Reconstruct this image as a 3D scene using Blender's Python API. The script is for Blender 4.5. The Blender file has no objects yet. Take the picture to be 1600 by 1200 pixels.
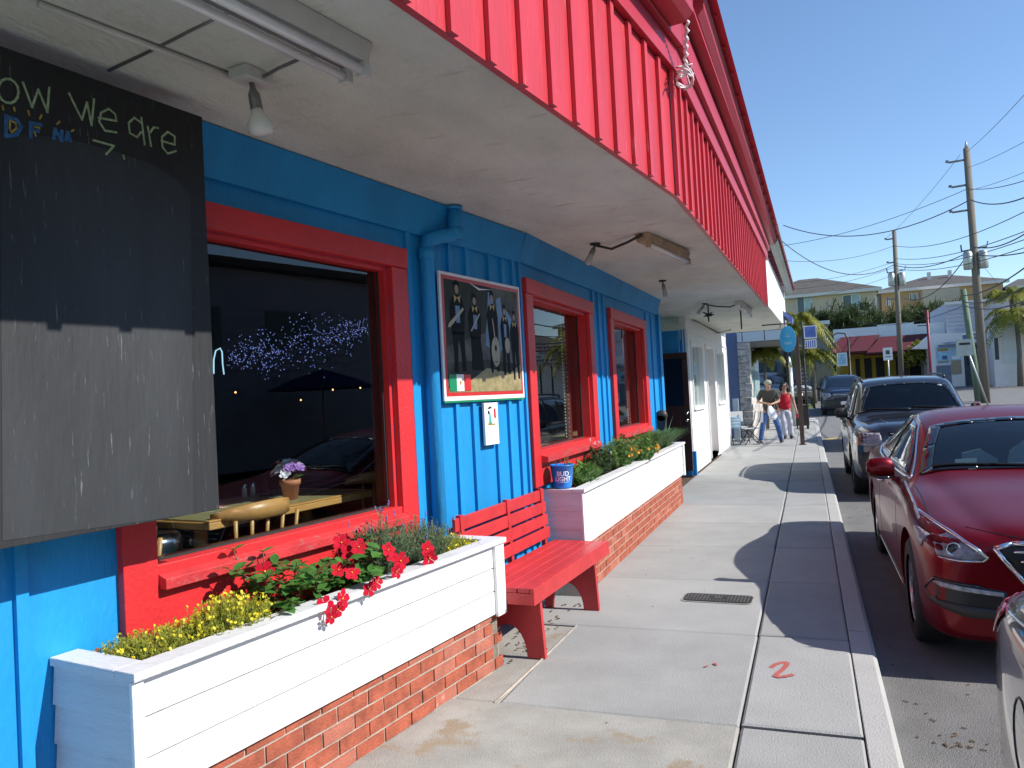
import bpy, bmesh, math, random
from mathutils import Vector, Matrix, geometry
from mathutils.bvhtree import BVHTree
R = math.radians
rnd = random.Random(7)
SC = bpy.context.scene
COL = SC.collection

# ------------------------------------------------------------------ camera
YAW, PITCH, ROLL, FPX, EYE = R(21.05), R(1.15), R(3.0), 1200.0, 1.6
cF = Vector((-math.sin(YAW)*math.cos(PITCH), math.cos(YAW)*math.cos(PITCH), math.sin(PITCH)))
cR0 = Vector((math.cos(YAW), math.sin(YAW), 0)); cU0 = cR0.cross(cF)
cR = cR0*math.cos(ROLL) - cU0*math.sin(ROLL); cU = cU0*math.cos(ROLL) + cR0*math.sin(ROLL)
cd = bpy.data.cameras.new('camera'); cam = bpy.data.objects.new('camera', cd); COL.objects.link(cam)
cd.sensor_fit = 'HORIZONTAL'; cd.sensor_width = 36; cd.lens = FPX/1600*36; cd.clip_start = .05; cd.clip_end = 3000
cam.matrix_world = Matrix((( cR.x, cU.x, -cF.x, 0), (cR.y, cU.y, -cF.y, 0), (cR.z, cU.z, -cF.z, EYE), (0, 0, 0, 1)))
SC.camera = cam

def at(px, py, D):
    """place in the world seen at photo point px,py at a distance D down the street"""
    d = cF*FPX + cR*(px-800) - cU*(py-600)
    return Vector((0, 0, EYE)) + d*(D/d.y)

# ------------------------------------------------------------------ light
SUN = Vector((1.27, 0.02, 1.0)).normalized()
wd = bpy.data.worlds.new('World'); SC.world = wd; wd.use_nodes = True
wn = wd.node_tree.nodes; wl = wd.node_tree.links
sky = wn.new('ShaderNodeTexSky'); sky.sky_type = 'NISHITA'; sky.sun_disc = False
sky.sun_elevation = math.asin(SUN.z); sky.sun_rotation = math.atan2(SUN.x, SUN.y)
sky.air_density = 1.0; sky.dust_density = .05; sky.ozone_density = 4.5; sky.altitude = 0
wl.new(sky.outputs[0], wn['Background'].inputs[0]); wn['Background'].inputs[1].default_value = .15
sd = bpy.data.lights.new('sun', 'SUN'); so = bpy.data.objects.new('sun', sd); COL.objects.link(so)
sd.energy = 5.0; sd.angle = R(.53); sd.color = (1, .955, .88)
so.rotation_euler = SUN.to_track_quat('Z', 'Y').to_euler(); so.location = (10, 0, 12)
SC.view_settings.view_transform = 'Standard'; SC.view_settings.look = 'None'
SC.view_settings.exposure = .38; SC.view_settings.gamma = 1
SC.render.engine = 'CYCLES'
SC.cycles.max_bounces = 8; SC.cycles.transparent_max_bounces = 16

# ------------------------------------------------------------------ materials
MATS = {}
def mat(name, col, rough=.6, var=.12, vs=3.0, bump=0., bs=60., metal=0., spec=.5, stretch=None, spots=None, coat=0., col2=None, sheen=0, subs=0):
    m = bpy.data.materials.new(name); MATS[name] = m; m.use_nodes = True
    nt = m.node_tree; N = nt.nodes; L = nt.links; b = N['Principled BSDF']
    b.inputs['Roughness'].default_value = rough; b.inputs['Metallic'].default_value = metal
    b.inputs['Specular IOR Level'].default_value = spec
    b.inputs['Coat Weight'].default_value = coat; b.inputs['Coat Roughness'].default_value = .04
    tc = N.new('ShaderNodeNewGeometry'); mp = N.new('ShaderNodeMapping'); L.new(tc.outputs['Position'], mp.inputs[0])
    if stretch: mp.inputs['Scale'].default_value = stretch
    no = N.new('ShaderNodeTexNoise'); no.inputs['Scale'].default_value = vs; no.inputs['Detail'].default_value = 6; no.inputs['Roughness'].default_value = .65
    L.new(mp.outputs[0], no.inputs[0])
    rp = N.new('ShaderNodeValToRGB'); rp.color_ramp.elements[0].position = .3; rp.color_ramp.elements[1].position = .7
    c2 = col2 or tuple(min(1, c*(1+var)) for c in col)
    c1 = tuple(c*(1-var) for c in col) if not col2 else col
    rp.color_ramp.elements[0].color = (*c1, 1); rp.color_ramp.elements[1].color = (*c2, 1)
    L.new(no.outputs[0], rp.inputs[0]); out = rp.outputs[0]
    if spots:   # (scale, threshold, colour, stretch) worn / dirty places
        n2 = N.new('ShaderNodeTexNoise'); n2.inputs['Scale'].default_value = spots[0]; n2.inputs['Detail'].default_value = 8; n2.inputs['Roughness'].default_value = .7
        m2 = N.new('ShaderNodeMapping'); L.new(tc.outputs['Position'], m2.inputs[0]); m2.inputs['Scale'].default_value = spots[3] if len(spots) > 3 else (1, 1, 1)
        L.new(m2.outputs[0], n2.inputs[0])
        r2 = N.new('ShaderNodeValToRGB'); r2.color_ramp.elements[0].position = spots[1]; r2.color_ramp.elements[1].position = min(1, spots[1]+.08)
        L.new(n2.outputs[0], r2.inputs[0]); mx = N.new('ShaderNodeMix'); mx.data_type = 'RGBA'
        L.new(r2.outputs[0], mx.inputs[0]); L.new(out, mx.inputs[6]); mx.inputs[7].default_value = (*spots[2], 1); out = mx.outputs[2]
    L.new(out, b.inputs['Base Color'])
    if bump:
        n3 = N.new('ShaderNodeTexNoise'); n3.inputs['Scale'].default_value = bs; n3.inputs['Detail'].default_value = 5
        L.new(mp.outputs[0], n3.inputs[0]); bp = N.new('ShaderNodeBump'); bp.inputs['Strength'].default_value = bump; bp.inputs['Distance'].default_value = .01
        L.new(n3.outputs[0], bp.inputs['Height']); L.new(bp.outputs[0], b.inputs['Normal'])
    return m

def glassmat(name, tint=(.9, .93, .92), rough=0., ior=1.5, dark=0.):
    m = bpy.data.materials.new(name); MATS[name] = m; m.use_nodes = True
    nt = m.node_tree; N = nt.nodes; L = nt.links; N.remove(N['Principled BSDF'])
    t = N.new('ShaderNodeBsdfTransparent'); t.inputs[0].default_value = (*tint, 1)
    g = N.new('ShaderNodeBsdfGlossy'); g.inputs['Roughness'].default_value = rough; g.inputs[0].default_value = (1, 1, 1, 1)
    f = N.new('ShaderNodeFresnel'); f.inputs[0].default_value = ior
    mx = N.new('ShaderNodeMixShader'); ge = N.new('ShaderNodeNewGeometry'); ma = N.new('ShaderNodeMath'); ma.operation = 'MULTIPLY_ADD'; L.new(ge.outputs['Backfacing'], ma.inputs[0]); ma.inputs[1].default_value = -1; ma.inputs[2].default_value = 1
    mm = N.new('ShaderNodeMath'); mm.operation = 'MULTIPLY'; L.new(f.outputs[0], mm.inputs[0]); L.new(ma.outputs[0], mm.inputs[1])
    L.new(mm.outputs[0], mx.inputs[0]); L.new(t.outputs[0], mx.inputs[1]); L.new(g.outputs[0], mx.inputs[2])
    L.new(mx.outputs[0], N['Material Output'].inputs[0]); return m

def emit(name, col, s):
    m = bpy.data.materials.new(name); MATS[name] = m; m.use_nodes = True
    b = m.node_tree.nodes['Principled BSDF']; b.inputs['Base Color'].default_value = (*col, 1)
    b.inputs['Emission Color'].default_value = (*col, 1); b.inputs['Emission Strength'].default_value = s; return m

def leafmat(name, c1, c2, rough=.45, scale=9.):
    m = mat(name, c1, rough, vs=scale, col2=c2, spec=.4)
    b = m.node_tree.nodes['Principled BSDF']; nt = m.node_tree
    tr = nt.nodes.new('ShaderNodeBsdfTranslucent'); mx = nt.nodes.new('ShaderNodeMixShader'); mx.inputs[0].default_value = .3
    src = b.inputs['Base Color'].links[0].from_socket; nt.links.new(src, tr.inputs[0])
    nt.links.new(b.outputs[0], mx.inputs[1]); nt.links.new(tr.outputs[0], mx.inputs[2]); nt.links.new(mx.outputs[0], nt.nodes['Material Output'].inputs[0])
    return m

mat('blue', (.007, .26, .60), .55, .16, 2.2, .5, 45, stretch=(1, 1, .3), spots=(9, .69, (.01, .20, .45), (1, 1, .25)))
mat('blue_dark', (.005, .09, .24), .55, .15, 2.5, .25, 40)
mat('red', (.58, .026, .030), .42, .12, 3, .3, 50, stretch=(1, 1, 1), spots=(14, .68, (.40, .02, .02)))
mat('red_fascia', (.52, .034, .045), .42, .14, 4, .45, 40, stretch=(1, 1, .2), spots=(26, .635, (.74, .24, .24), (1, 1, .10)))
mat('red_trim', (.44, .030, .050), .4, .10, 2, .2, 40)
mat('red_bench', (.50, .035, .038), .4, .16, 6, .3, 60, spots=(20, .7, (.36, .05, .05)))
mat('red_sill', (.50, .03, .035), .55, .2, 8, .4, 70, spots=(12, .55, (.36, .09, .09), (1, 1, 1)))
mat('white_paint', (.80, .79, .78), .45, .04, 4, .35, 60, stretch=(1, .15, 1), spots=(14, .66, (.68, .66, .62), (1, .4, 1)))
mat('white_wood', (.66, .66, .68), .55, .10, 6, .6, 90, stretch=(.2, 1, 3), spots=(10, .62, (.50, .50, .54), (.4, 1, 1)))
mat('white_wall', (.76, .75, .73), .6, .05, 2, .3, 50, spots=(5, .7, (.55, .53, .50)))
mat('stucco', (.64, .66, .59), .9, .16, 1.6, 1.0, 38, stretch=(1.2, .6, 1), spots=(5, .58, (.54, .52, .45), (.6, 2.4, 1)))
mat('brick', (.34, .085, .045), .8, .38, 11, .6, 90, spots=(9, .71, (.5, .36, .31)))
mat('brick_pale', (.40, .13, .085), .85, .22, 11, .6, 90, spots=(9, .6, (.55, .42, .38)))
mat('mortar', (.42, .36, .30), .9, .2, 8, .6, 80)
mat('concrete', (.345, .345, .335), .85, .09, 1.6, .5, 130, spots=(2.1, .66, (.39, .375, .35)))
mat('concrete_b', (.32, .32, .31), .85, .11, 1.9, .5, 130, spots=(3.2, .62, (.35, .33, .30)))
mat('concrete_old', (.33, .32, .29), .85, .2, 2.4, .5, 110, spots=(2.5, .55, (.30, .24, .17)))
mat('kerb', (.40, .395, .38), .85, .08, 2.6, .5, 120, spots=(6, .66, (.38, .37, .35)))
mat('dirt', (.09, .055, .035), .95, .4, 20, .6, 80)
mat('asphalt', (.18, .178, .174), .9, .16, 3, 1.0, 140, spots=(95, .60, (.30, .295, .285)))
mat('road_paint', (.62, .61, .58), .8, .2, 14)
mat('yellow_paint', (.55, .38, .08), .8, .2, 14)
mat('mulch', (.17, .045, .02), .95, .5, 30, .8, 60, col2=(.28, .09, .04))
mat('soil', (.07, .035, .02), .95, .4, 30)
mat('board', (.014, .015, .017), .7, .3, 3, .5, 50, stretch=(1, 1, .08), spots=(78, .625, (.15, .16, .175), (1, 1, .085)))
mat('board_wiped', (.022, .024, .027), .65, .6, 1.7, .3, 50, stretch=(1, 1, .2), spots=(82, .62, (.14, .15, .165), (1, 1, .085)))
mat('chalk_green', (.30, .40, .24), .9, .5, 60)
mat('chalk_blue', (.03, .11, .26), .9, .5, 60)
mat('chalk_yellow', (.35, .25, .05), .9, .5, 60)
mat('metal_white', (.60, .59, .55), .5, .10, 5, .1, 30, spots=(9, .7, (.36, .24, .14)))
mat('metal_rust', (.42, .30, .19), .6, .3, 9, .2, 40)
mat('metal_grey', (.24, .23, .22), .45, .2, 8, 0, metal=.5)
mat('metal_dark', (.05, .045, .042), .5, .2, 8, 0, metal=.4)
mat('galv', (.44, .47, .44), .4, .15, 5, .1, 20, metal=.6)
mat('gutter_green', (.30, .35, .31), .5, .15, 3, .1, 20, metal=.2)
mat('bulb', (.72, .70, .66), .25, .02)
mat('bulb_grey', (.45, .45, .44), .15, .02)
mat('tube', (.80, .80, .78), .2, .02)
mat('door_brown', (.045, .014, .010), .35, .2, 4, .2, 40)
mat('wood', (.50, .24, .07), .35, .2, 5, .1, 30, stretch=(6, 1, 6), col2=(.62, .33, .11))
mat('table_top', (.42, .36, .18), .25, .15, 5)
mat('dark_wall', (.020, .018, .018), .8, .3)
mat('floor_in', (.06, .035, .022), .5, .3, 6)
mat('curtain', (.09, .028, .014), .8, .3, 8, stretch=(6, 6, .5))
mat('bead', (.7, .62, .55), .4, .05)
mat('steel', (.5, .5, .52), .2, .05, metal=1)
mat('black_plastic', (.012, .012, .013), .4, .2)
mat('black_gloss', (.008, .008, .009), .12, .1, coat=.5)
mat('rubber', (.018, .018, .018), .8, .2, 20, .3, 60)
mat('chrome', (.75, .76, .78), .08, .02, metal=1)
mat('rim_m', (.45, .46, .48), .25, .05, metal=.9)
mat('paint_red', (.16, .0014, .007), .34, .04, 40, coat=.32, metal=.45, spec=.2)
mat('paint_grey', (.085, .082, .078), .3, .04, 40, coat=1.0, metal=.5)
mat('paint_black', (.020, .020, .024), .28, .05, 40, coat=1.0, metal=.3)
mat('paint_navy', (.010, .022, .060), .28, .05, 40, coat=1.0, metal=.3)
mat('paint_white', (.72, .72, .74), .3, .02, 40, coat=1.0)
mat('paint_red2', (.30, .01, .02), .3, .04, 40, coat=1.0)
mat('cladding', (.035, .033, .030), .55, .1)
mat('car_glass', (.006, .012, .020), .03, .1, coat=1.0, spec=.8)
mat('seat_light', (.62, .68, .62), .7, .1)
mat('cabin', (.012, .013, .015), .8, .1)
mat('lamp_inner', (.36, .36, .38), .3, .55, 30, metal=0)
mat('tail_red', (.30, .006, .02), .12, .2, 30, coat=1)
mat('amber', (.42, .12, .05), .2, .2)
glassmat('pane', (.86, .90, .90), ior=1.5)
glassmat('windshield', (.60, .68, .70), ior=1.5)
glassmat('lens', (.92, .92, .94), ior=1.3)
mat('terracotta', (.50, .19, .09), .75, .12, 12)
mat('petal_white', (.80, .76, .84), .6, .05); mat('petal_violet', (.42, .20, .60), .6, .2)
mat('petal_pink', (.36, .002, .014), .8, .2, 30, col2=(.55, .004, .028), spec=.2); mat('petal_gold', (.80, .36, .015), .6, .2, 30); mat('petal_yellow', (.72, .60, .03), .6, .15, 30)
mat('petal_lav', (.22, .14, .42), .6, .2)
leafmat('leaf_glossy', (.045, .14, .028), (.11, .27, .06), .22, 14)
leafmat('leaf_mid', (.07, .17, .04), (.17, .30, .08), .4)
leafmat('leaf_dark', (.02, .05, .018), (.05, .095, .03), .5)
leafmat('leaf_sage', (.10, .16, .085), (.19, .26, .14), .6)
leafmat('leaf_lime', (.22, .27, .04), (.46, .47, .07), .6)
leafmat('leaf_grass', (.06, .14, .03), (.15, .27, .08), .4)
leafmat('leaf_blue', (.07, .12, .10), (.16, .23, .18), .4)
leafmat('leaf_palm', (.10, .13, .02), (.36, .34, .04), .5, 1.2)
leafmat('leaf_farpalm', (.035, .06, .025), (.10, .13, .05), .6, .5)
mat('stem_red', (.35, .08, .04), .6); mat('stem_brown', (.15, .09, .05), .8)
mat('bucket', (.008, .20, .68), .3, .05); mat('print_white', (.78, .78, .78), .6, .03)
mat('print_black', (.008, .008, .010), .6, .3, 8, spec=.15); mat('print_grey', (.10, .105, .095), .6, .6, 9, spec=.2); mat('print_green', (.006, .22, .09), .35, .1)
mat('print_red', (.50, .02, .02), .35, .1); mat('print_yellow', (.36, .24, .05), .4, .2, 40); mat('print_skin', (.26, .15, .10), .4, .2)
mat('print_blue', (.04, .11, .25), .3, .4, 8); mat('print_foliage', (.012, .018, .009), .6, .6, 14); mat('print_ground', (.36, .29, .15), .35, .5, 18, col2=(.17, .15, .06))
mat('print_guitar', (.30, .25, .17), .35, .1); mat('print_sky', (.30, .55, .75), .5, .2); mat('print_teal', (.05, .42, .40), .5, .2)
mat('sign_maroon', (.22, .02, .04), .5, .1); mat('sign_sky', (.05, .42, .72), .5, .1); mat('banner_blue', (.10, .16, .42), .6, .3, 3)
mat('spray', (.42, .10, .085), .9, .2, 30)
mat('leaf_dry', (.12, .07, .035), .9, .3, 20)
mat('hair', (.018, .012, .010), .6); mat('skin', (.46, .25, .17), .55, .08); mat('cap', (.32, .34, .25), .85, .25, 30)
mat('shirt', (.060, .056, .048), .9, .15); mat('jeans', (.055, .12, .32), .9, .25, 10); mat('white_cloth', (.55, .56, .64), .85, .06)
mat('top_red', (.55, .005, .02), .8, .1); mat('shoe', (.03, .03, .04), .6); mat('sole', (.7, .7, .7), .6); mat('bag', (.68, .72, .78), .4, .05)
mat('bag_red', (.38, .02, .05), .4); mat('glass_dark', (.01, .01, .01), .1)
mat('chair_plastic', (.66, .67, .66), .5, .03)
mat('pole_wood', (.165, .145, .115), .85, .25, 3, .4, 30, stretch=(4, 4, .3)); mat('pole_green', (.13, .19, .13), .8, .25, 3, .3, 30, stretch=(4, 4, .3))
mat('wire', (.03, .03, .035), .6); mat('wire_white', (.70, .62, .64), .6)
mat('pole_brown', (.09, .055, .040), .6, .2)
mat('roof_shingle', (.085, .078, .07), .9, .2, .9, .5, 12); mat('house_tan', (.54, .46, .35), .85, .06, .5); mat('house_orange', (.48, .34, .18), .85, .08, .5)
mat('trim_white', (.66, .65, .62), .6, .05); mat('win_far', (.06, .10, .11), .08, .3); mat('win_pale', (.32, .46, .46), .3, .15, .8)
mat('shop_yellow', (.36, .25, .02), .8, .15, 1); mat('awning', (.085, .006, .014), .75, .12, 1.5); mat('wall_pale', (.62, .70, .72), .8, .06, 1)
mat('slate_blue', (.16, .20, .26), .8, .1, 1); mat('siding_grey', (.40, .43, .50), .75, .08, 1, .2, 20); mat('stone', (.50, .46, .41), .9, .5, 6, .9, 9)
mat('wall_bluegrey', (.14, .19, .33), .8, .12, 1.2); mat('teal_soffit', (.14, .14, .14), .8)
mat('hill', (.10, .12, .05), .95, .4, .3); mat('grass_far', (.10, .13, .04), .95, .4, .6)
mat('umbrella', (.008, .02, .11), .9)
emit('string_blue', (.30, .38, 1.0), .9); emit('neon', (.45, .75, .9), .9); emit('lamp_warm', (1, .45, .15), 3)

# ------------------------------------------------------------------ mesh helpers
WM = {}
class MB:
    def __init__(s, M=None): s.v = []; s.f = []; s.M = M or Matrix.Identity(4); s.sm = []
    def add(s, vs, fs, smooth=False, T=None):
        o = len(s.v); M = s.M @ T if T is not None else s.M
        s.v += [M @ Vector(v) for v in vs]; s.f += [tuple(i+o for i in f) for f in fs]; s.sm += [smooth]*len(fs); return s
    def box(s, x0, x1, y0, y1, z0, z1, T=None):
        if x0 > x1: x0, x1 = x1, x0
        if y0 > y1: y0, y1 = y1, y0
        if z0 > z1: z0, z1 = z1, z0
        vs = [(x, y, z) for z in (z0, z1) for y in (y0, y1) for x in (x0, x1)]
        return s.add(vs, [(0, 2, 3, 1), (4, 5, 7, 6), (0, 1, 5, 4), (2, 6, 7, 3), (0, 4, 6, 2), (1, 3, 7, 5)], False, T)
    def quad(s, *p, T=None): return s.add(p, [tuple(range(len(p)))], False, T)
    def prism(s, pts, axis, a, b, T=None):
        # pts 2D; axis 'x': pts=(y,z) 'y': (x,z) 'z': (x,y)
        def mk(p, t): return {'x': (t, p[0], p[1]), 'y': (p[0], t, p[1]), 'z': (p[0], p[1], t)}[axis]
        n = len(pts); vs = [mk(p, a) for p in pts] + [mk(p, b) for p in pts]
        return s.add(vs, [tuple(range(n-1, -1, -1)), tuple(range(n, 2*n))] + [(i, (i+1) % n, n+(i+1) % n, n+i) for i in range(n)], False, T)
    def tube(s, pts, r, n=8, T=None, cap=True, flat=1.0):
        pts = [Vector(p) for p in pts]; rs = r if isinstance(r, (list, tuple)) else [r]*len(pts); vs = []; fs = []
        ref = None
        for i, p in enumerate(pts):
            d = (pts[min(i+1, len(pts)-1)] - pts[max(i-1, 0)]).normalized()
            if ref is None: ref = d.orthogonal().normalized()
            a = (ref - d*ref.dot(d));  a = a.normalized() if a.length > 1e-6 else d.orthogonal().normalized(); ref = a; b = d.cross(a)
            for k in range(n):
                t = 2*math.pi*k/n; vs.append(p + a*math.cos(t)*rs[i] + b*math.sin(t)*rs[i]*flat)
        for i in range(len(pts)-1):
            for k in range(n): fs.append((i*n+k, i*n+(k+1) % n, (i+1)*n+(k+1) % n, (i+1)*n+k))
        if cap: fs += [tuple(range(n-1, -1, -1)), tuple((len(pts)-1)*n+k for k in range(n))]
        return s.add(vs, fs, True, T)
    def lathe(s, prof, c=(0, 0, 0), n=20, T=None, axis='z'):
        vs = []; fs = []
        for r, h in prof:
            for k in range(n):
                t = 2*math.pi*k/n; p = (r*math.cos(t), r*math.sin(t), h)
                if axis == 'x': p = (h, p[0], p[1])
                if axis == 'y': p = (p[0], h, p[1])
                vs.append((p[0]+c[0], p[1]+c[1], p[2]+c[2]))
        for i in range(len(prof)-1):
            for k in range(n): fs.append((i*n+k, i*n+(k+1) % n, (i+1)*n+(k+1) % n, (i+1)*n+k))
        return s.add(vs, fs, True, T)
    def ball(s, c, r, n=8, sc=(1, 1, 1), T=None):
        m = n//2+1
        prof = [(r*math.sin(math.pi*i/m), -r*math.cos(math.pi*i/m)) for i in range(m+1)]
        prof[0] = (.001*r, prof[0][1]); prof[-1] = (.001*r, prof[-1][1]); vs = []; fs = []
        for rr, h in prof:
            for k in range(n):
                t = 2*math.pi*k/n; vs.append((c[0]+rr*math.cos(t)*sc[0], c[1]+rr*math.sin(t)*sc[1], c[2]+h*sc[2]))
        for i in range(m):
            for k in range(n): fs.append((i*n+k, i*n+(k+1) % n, (i+1)*n+(k+1) % n, (i+1)*n+k))
        return s.add(vs, fs, True, T)
    def build(s, name, m, parent=None, bevel=0., kind=None, smooth=None):
        W = WM[parent.name] if parent is not None else Matrix.Identity(4); inv = W.inverted()
        me = bpy.data.meshes.new(name); me.from_pydata([inv @ v for v in s.v], [], s.f)
        me.polygons.foreach_set('use_smooth', s.sm if smooth is None else [smooth]*len(s.f))
        me.materials.append(MATS[m]); me.update()
        o = bpy.data.objects.new(name, me); COL.objects.link(o)
        if parent is not None: o.parent = parent
        WM[o.name] = W.copy()
        if bevel:
            b = o.modifiers.new('bevel', 'BEVEL'); b.width = bevel; b.segments = 2; b.limit_method = 'ANGLE'; b.angle_limit = R(40)
        if kind: o['kind'] = kind
        return o

def thing(name, label, cat, loc=(0, 0, 0), rz=0, group=None):
    o = bpy.data.objects.new(name, None); COL.objects.link(o); o.location = loc; o.rotation_euler = (0, 0, rz); o.empty_display_size = .1
    WM[o.name] = Matrix.Translation(loc) @ Matrix.Rotation(rz, 4, 'Z')
    o['label'] = label; o['category'] = cat
    if group: o['group'] = group
    return o
def tag(o, label, cat, group=None):
    o['label'] = label; o['category'] = cat
    if group: o['group'] = group
    return o
def origin(o, loc):
    """give a one-mesh thing its own base point"""
    loc = Vector(loc); o.data.transform(Matrix.Translation(-loc)); o.location = loc; WM[o.name] = Matrix.Translation(loc); return o
def piece(src, parent, Mw, m=None):
    """one more copy of a small piece (mesh centred on its own origin), Mw in world"""
    o = src.copy() if m is None else src.copy(); COL.objects.link(o); o.parent = parent
    o.matrix_local = WM[parent.name].inverted() @ Mw; WM[o.name] = Mw.copy(); return o
def proto(name, mb, m, bevel=0.):
    me = bpy.data.meshes.new(name); me.from_pydata(mb.v, [], mb.f); me.polygons.foreach_set('use_smooth', mb.sm); me.materials.append(MATS[m]); me.update(); return me
def place(me, name, parent, Mw, bevel=0.):
    o = bpy.data.objects.new(name, me); COL.objects.link(o); o.parent = parent
    o.matrix_local = WM[parent.name].inverted() @ Mw; WM[o.name] = Mw.copy()
    if bevel:
        b = o.modifiers.new('bevel', 'BEVEL'); b.width = bevel; b.segments = 1
    return o
def text_polys(s, size, off=0.):
    c = bpy.data.curves.new('lettering', 'FONT'); c.body = s; c.size = size; c.align_x = 'CENTER'; c.align_y = 'CENTER'; c.offset = off; c.resolution_u = 3
    o = bpy.data.objects.new('lettering', c); COL.objects.link(o); dg = bpy.context.evaluated_depsgraph_get(); dg.update()
    me = bpy.data.meshes.new_from_object(o.evaluated_get(dg)); vs = [v.co.copy() for v in me.vertices]; fs = [tuple(p.vertices) for p in me.polygons]
    bpy.data.objects.remove(o); bpy.data.meshes.remove(me); bpy.data.curves.remove(c); return vs, fs
T3 = Matrix.Translation
def RZ(a): return Matrix.Rotation(a, 4, 'Z')
def RX(a): return Matrix.Rotation(a, 4, 'X')
def RY(a): return Matrix.Rotation(a, 4, 'Y')

# frames of the two wall runs: local x = out from the wall, local y = along it, z up
K = Vector((-2.02, 5.8, 0))
F1 = T3(K) @ RZ(R(-8))         # y is 0 at the bend, negative towards the camera
F2 = T3((-2.055, 0, 0))         # y = distance down the street
RISE = .0131                   # the far soffit climbs gently
def sz(y): return 2.87 + RISE*max(0., y-5)
SHR = Matrix(((1, 0, 0, 0), (0, 1, 0, 0), (0, RISE, 1, 0), (0, 0, 0, 1)))
def gz(y):
    """height of the ground down the street"""
    if y < 26: return 0.
    if y < 34: return .045*(y-26)**2/16
    if y < 62: return .18 + .045*(y-34)
    return 1.44 + .012*(y-62)

# ================================================================== THE SETTING
m = MB()
ys = [-40, -10, 10, 20] + list(range(26, 66, 2)) + [70, 80, 92, 110, 135, 160, 220, 400, 900, 1800]
def far(y): return gz(y) - .22 + (0 if y < 84 else min(9.5, (y-84)*.19))
xs = [-900, -200, -60, -20, 0, 20, 60, 200, 900]
vs = [(x, y, far(y)) for y in ys for x in xs]; nx = len(xs)
m.add(vs, [(j*nx+i, j*nx+i+1, (j+1)*nx+i+1, (j+1)*nx+i) for j in range(len(ys)-1) for i in range(nx-1)], True)
m.build('ground', 'grass_far', kind='structure')
# road
m = MB(); yr = [-30, 0, 10, 20] + list(range(26, 72, 2)) + [80]
def strip(m, x0, x1, yy, dz):
    vs = [(x, y, gz(y)+dz) for y in yy for x in (x0, x1)]
    m.add(vs, [(2*j, 2*j+1, 2*j+3, 2*j+2) for j in range(len(yy)-1)], True)
strip(m, .29, 9.3, yr, -.12); m.add([(-40, 33, gz(33)-.124), (.29, 33, gz(33)-.124), (.29, 41, gz(41)-.124), (-40, 41, gz(41)-.124)], [(0, 1, 2, 3)])
strip(m, 9.302, 60, [30]+list(range(32, 72, 2)), -.124)
road = m.build('road', 'asphalt', kind='structure')
m = MB()
m.box(.62, 1.0, 3.02, 3.12, -.119, -.115); m.box(2.55, 2.65, -3, 3.2, -.119, -.115)
for k in range(6): m.add([(x, y, gz(y)-.112) for x, y in ((-1.6, 30.2+k*.9), (.2, 30.2+k*.9), (.2, 30.65+k*.9), (-1.6, 30.65+k*.9))], [(0, 1, 2, 3)])
m.build('painted_line', 'road_paint', road)
m = MB(); strip(m, 4.7, 4.82, [0, 10, 26, 34, 44], -.115); m.add([(x, y, gz(y)-.115) for x, y in ((.35, 25.3), (.5, 25.2), (2.6, 28.6), (2.4, 28.7))], [(0, 1, 2, 3)])
m.build('painted_line', 'yellow_paint', road)
# pavement: every slab a piece
m = MB(); strip(m, -3.2, .28, [-4, 0, 10, 20, 26, 28, 30, 32, 33], -.035); walk = m.build('sidewalk', 'dirt', kind='structure')
def slab(name, pts, z0, mt):
    m = MB(); n = len(pts); c = Vector((sum(p[0] for p in pts)/n, sum(p[1] for p in pts)/n)); inn = []
    for p in pts:
        d = Vector((c.x-p[0], c.y-p[1])); d = Vector((math.copysign(min(.012, abs(d.x)), d.x), math.copysign(min(.012, abs(d.y)), d.y))); inn.append((p[0]+d.x, p[1]+d.y))
    vs = [(p[0], p[1], gz(p[1])-.10) for p in pts] + [(p[0], p[1], gz(p[1])+z0-.008) for p in pts] + [(p[0], p[1], gz(p[1])+z0) for p in inn]
    fs = [tuple(2*n+i for i in range(n))]
    for L_ in (0, n): fs += [(L_+i, L_+(i+1) % n, L_+n+(i+1) % n, L_+n+i) for i in range(n)]
    m.add(vs, fs); return m.build(name, mt, walk)
yj = [-3.2, -1.8, -.4, 1.0, 2.4, 3.78, 5.18]
while yj[-1] < 32: yj.append(yj[-1] + 1.42)
for i in range(len(yj)-1):
    y0, y1 = yj[i]+.003, yj[i+1]-.003
    dz = rnd.uniform(-.003, .003)
    xl = -1.62 if 3.7 < y0 < 5.1 else (-3.2 if y0 > 18 else (-2.05 if y0 > 5.1 else -2.7))
    slab('slab', [(xl, y0), (-.397+rnd.uniform(-.006, .004), y0), (-.394, y1), (xl if y0 < 5 or y0 > 5.3 else -2.05, y1)], dz, 'concrete_old' if y1 < 3.8 else ('concrete_b' if i % 3 else 'concrete'))
    slab('slab', [(-.386, y0+.02), (.144, y0+.02), (.144, y1), (-.384, y1)], rnd.uniform(-.002, .003), 'concrete' if i % 2 else 'concrete_b')
slab('slab', [(-2.3, 3.79), (-1.635, 3.79), (-1.60, 5.16), (-2.3, 5.16)], -.006, 'concrete_old')
m = MB(); m.tube([(-1.64, 3.76, .0), (-1.63, 3.95, .0), (-1.612, 4.5, .0), (-1.60, 5.18, .0)], [.007, .009, .007, .005], 6); m.build('joint_filler', 'mortar', walk)
yk = -3.
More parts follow.
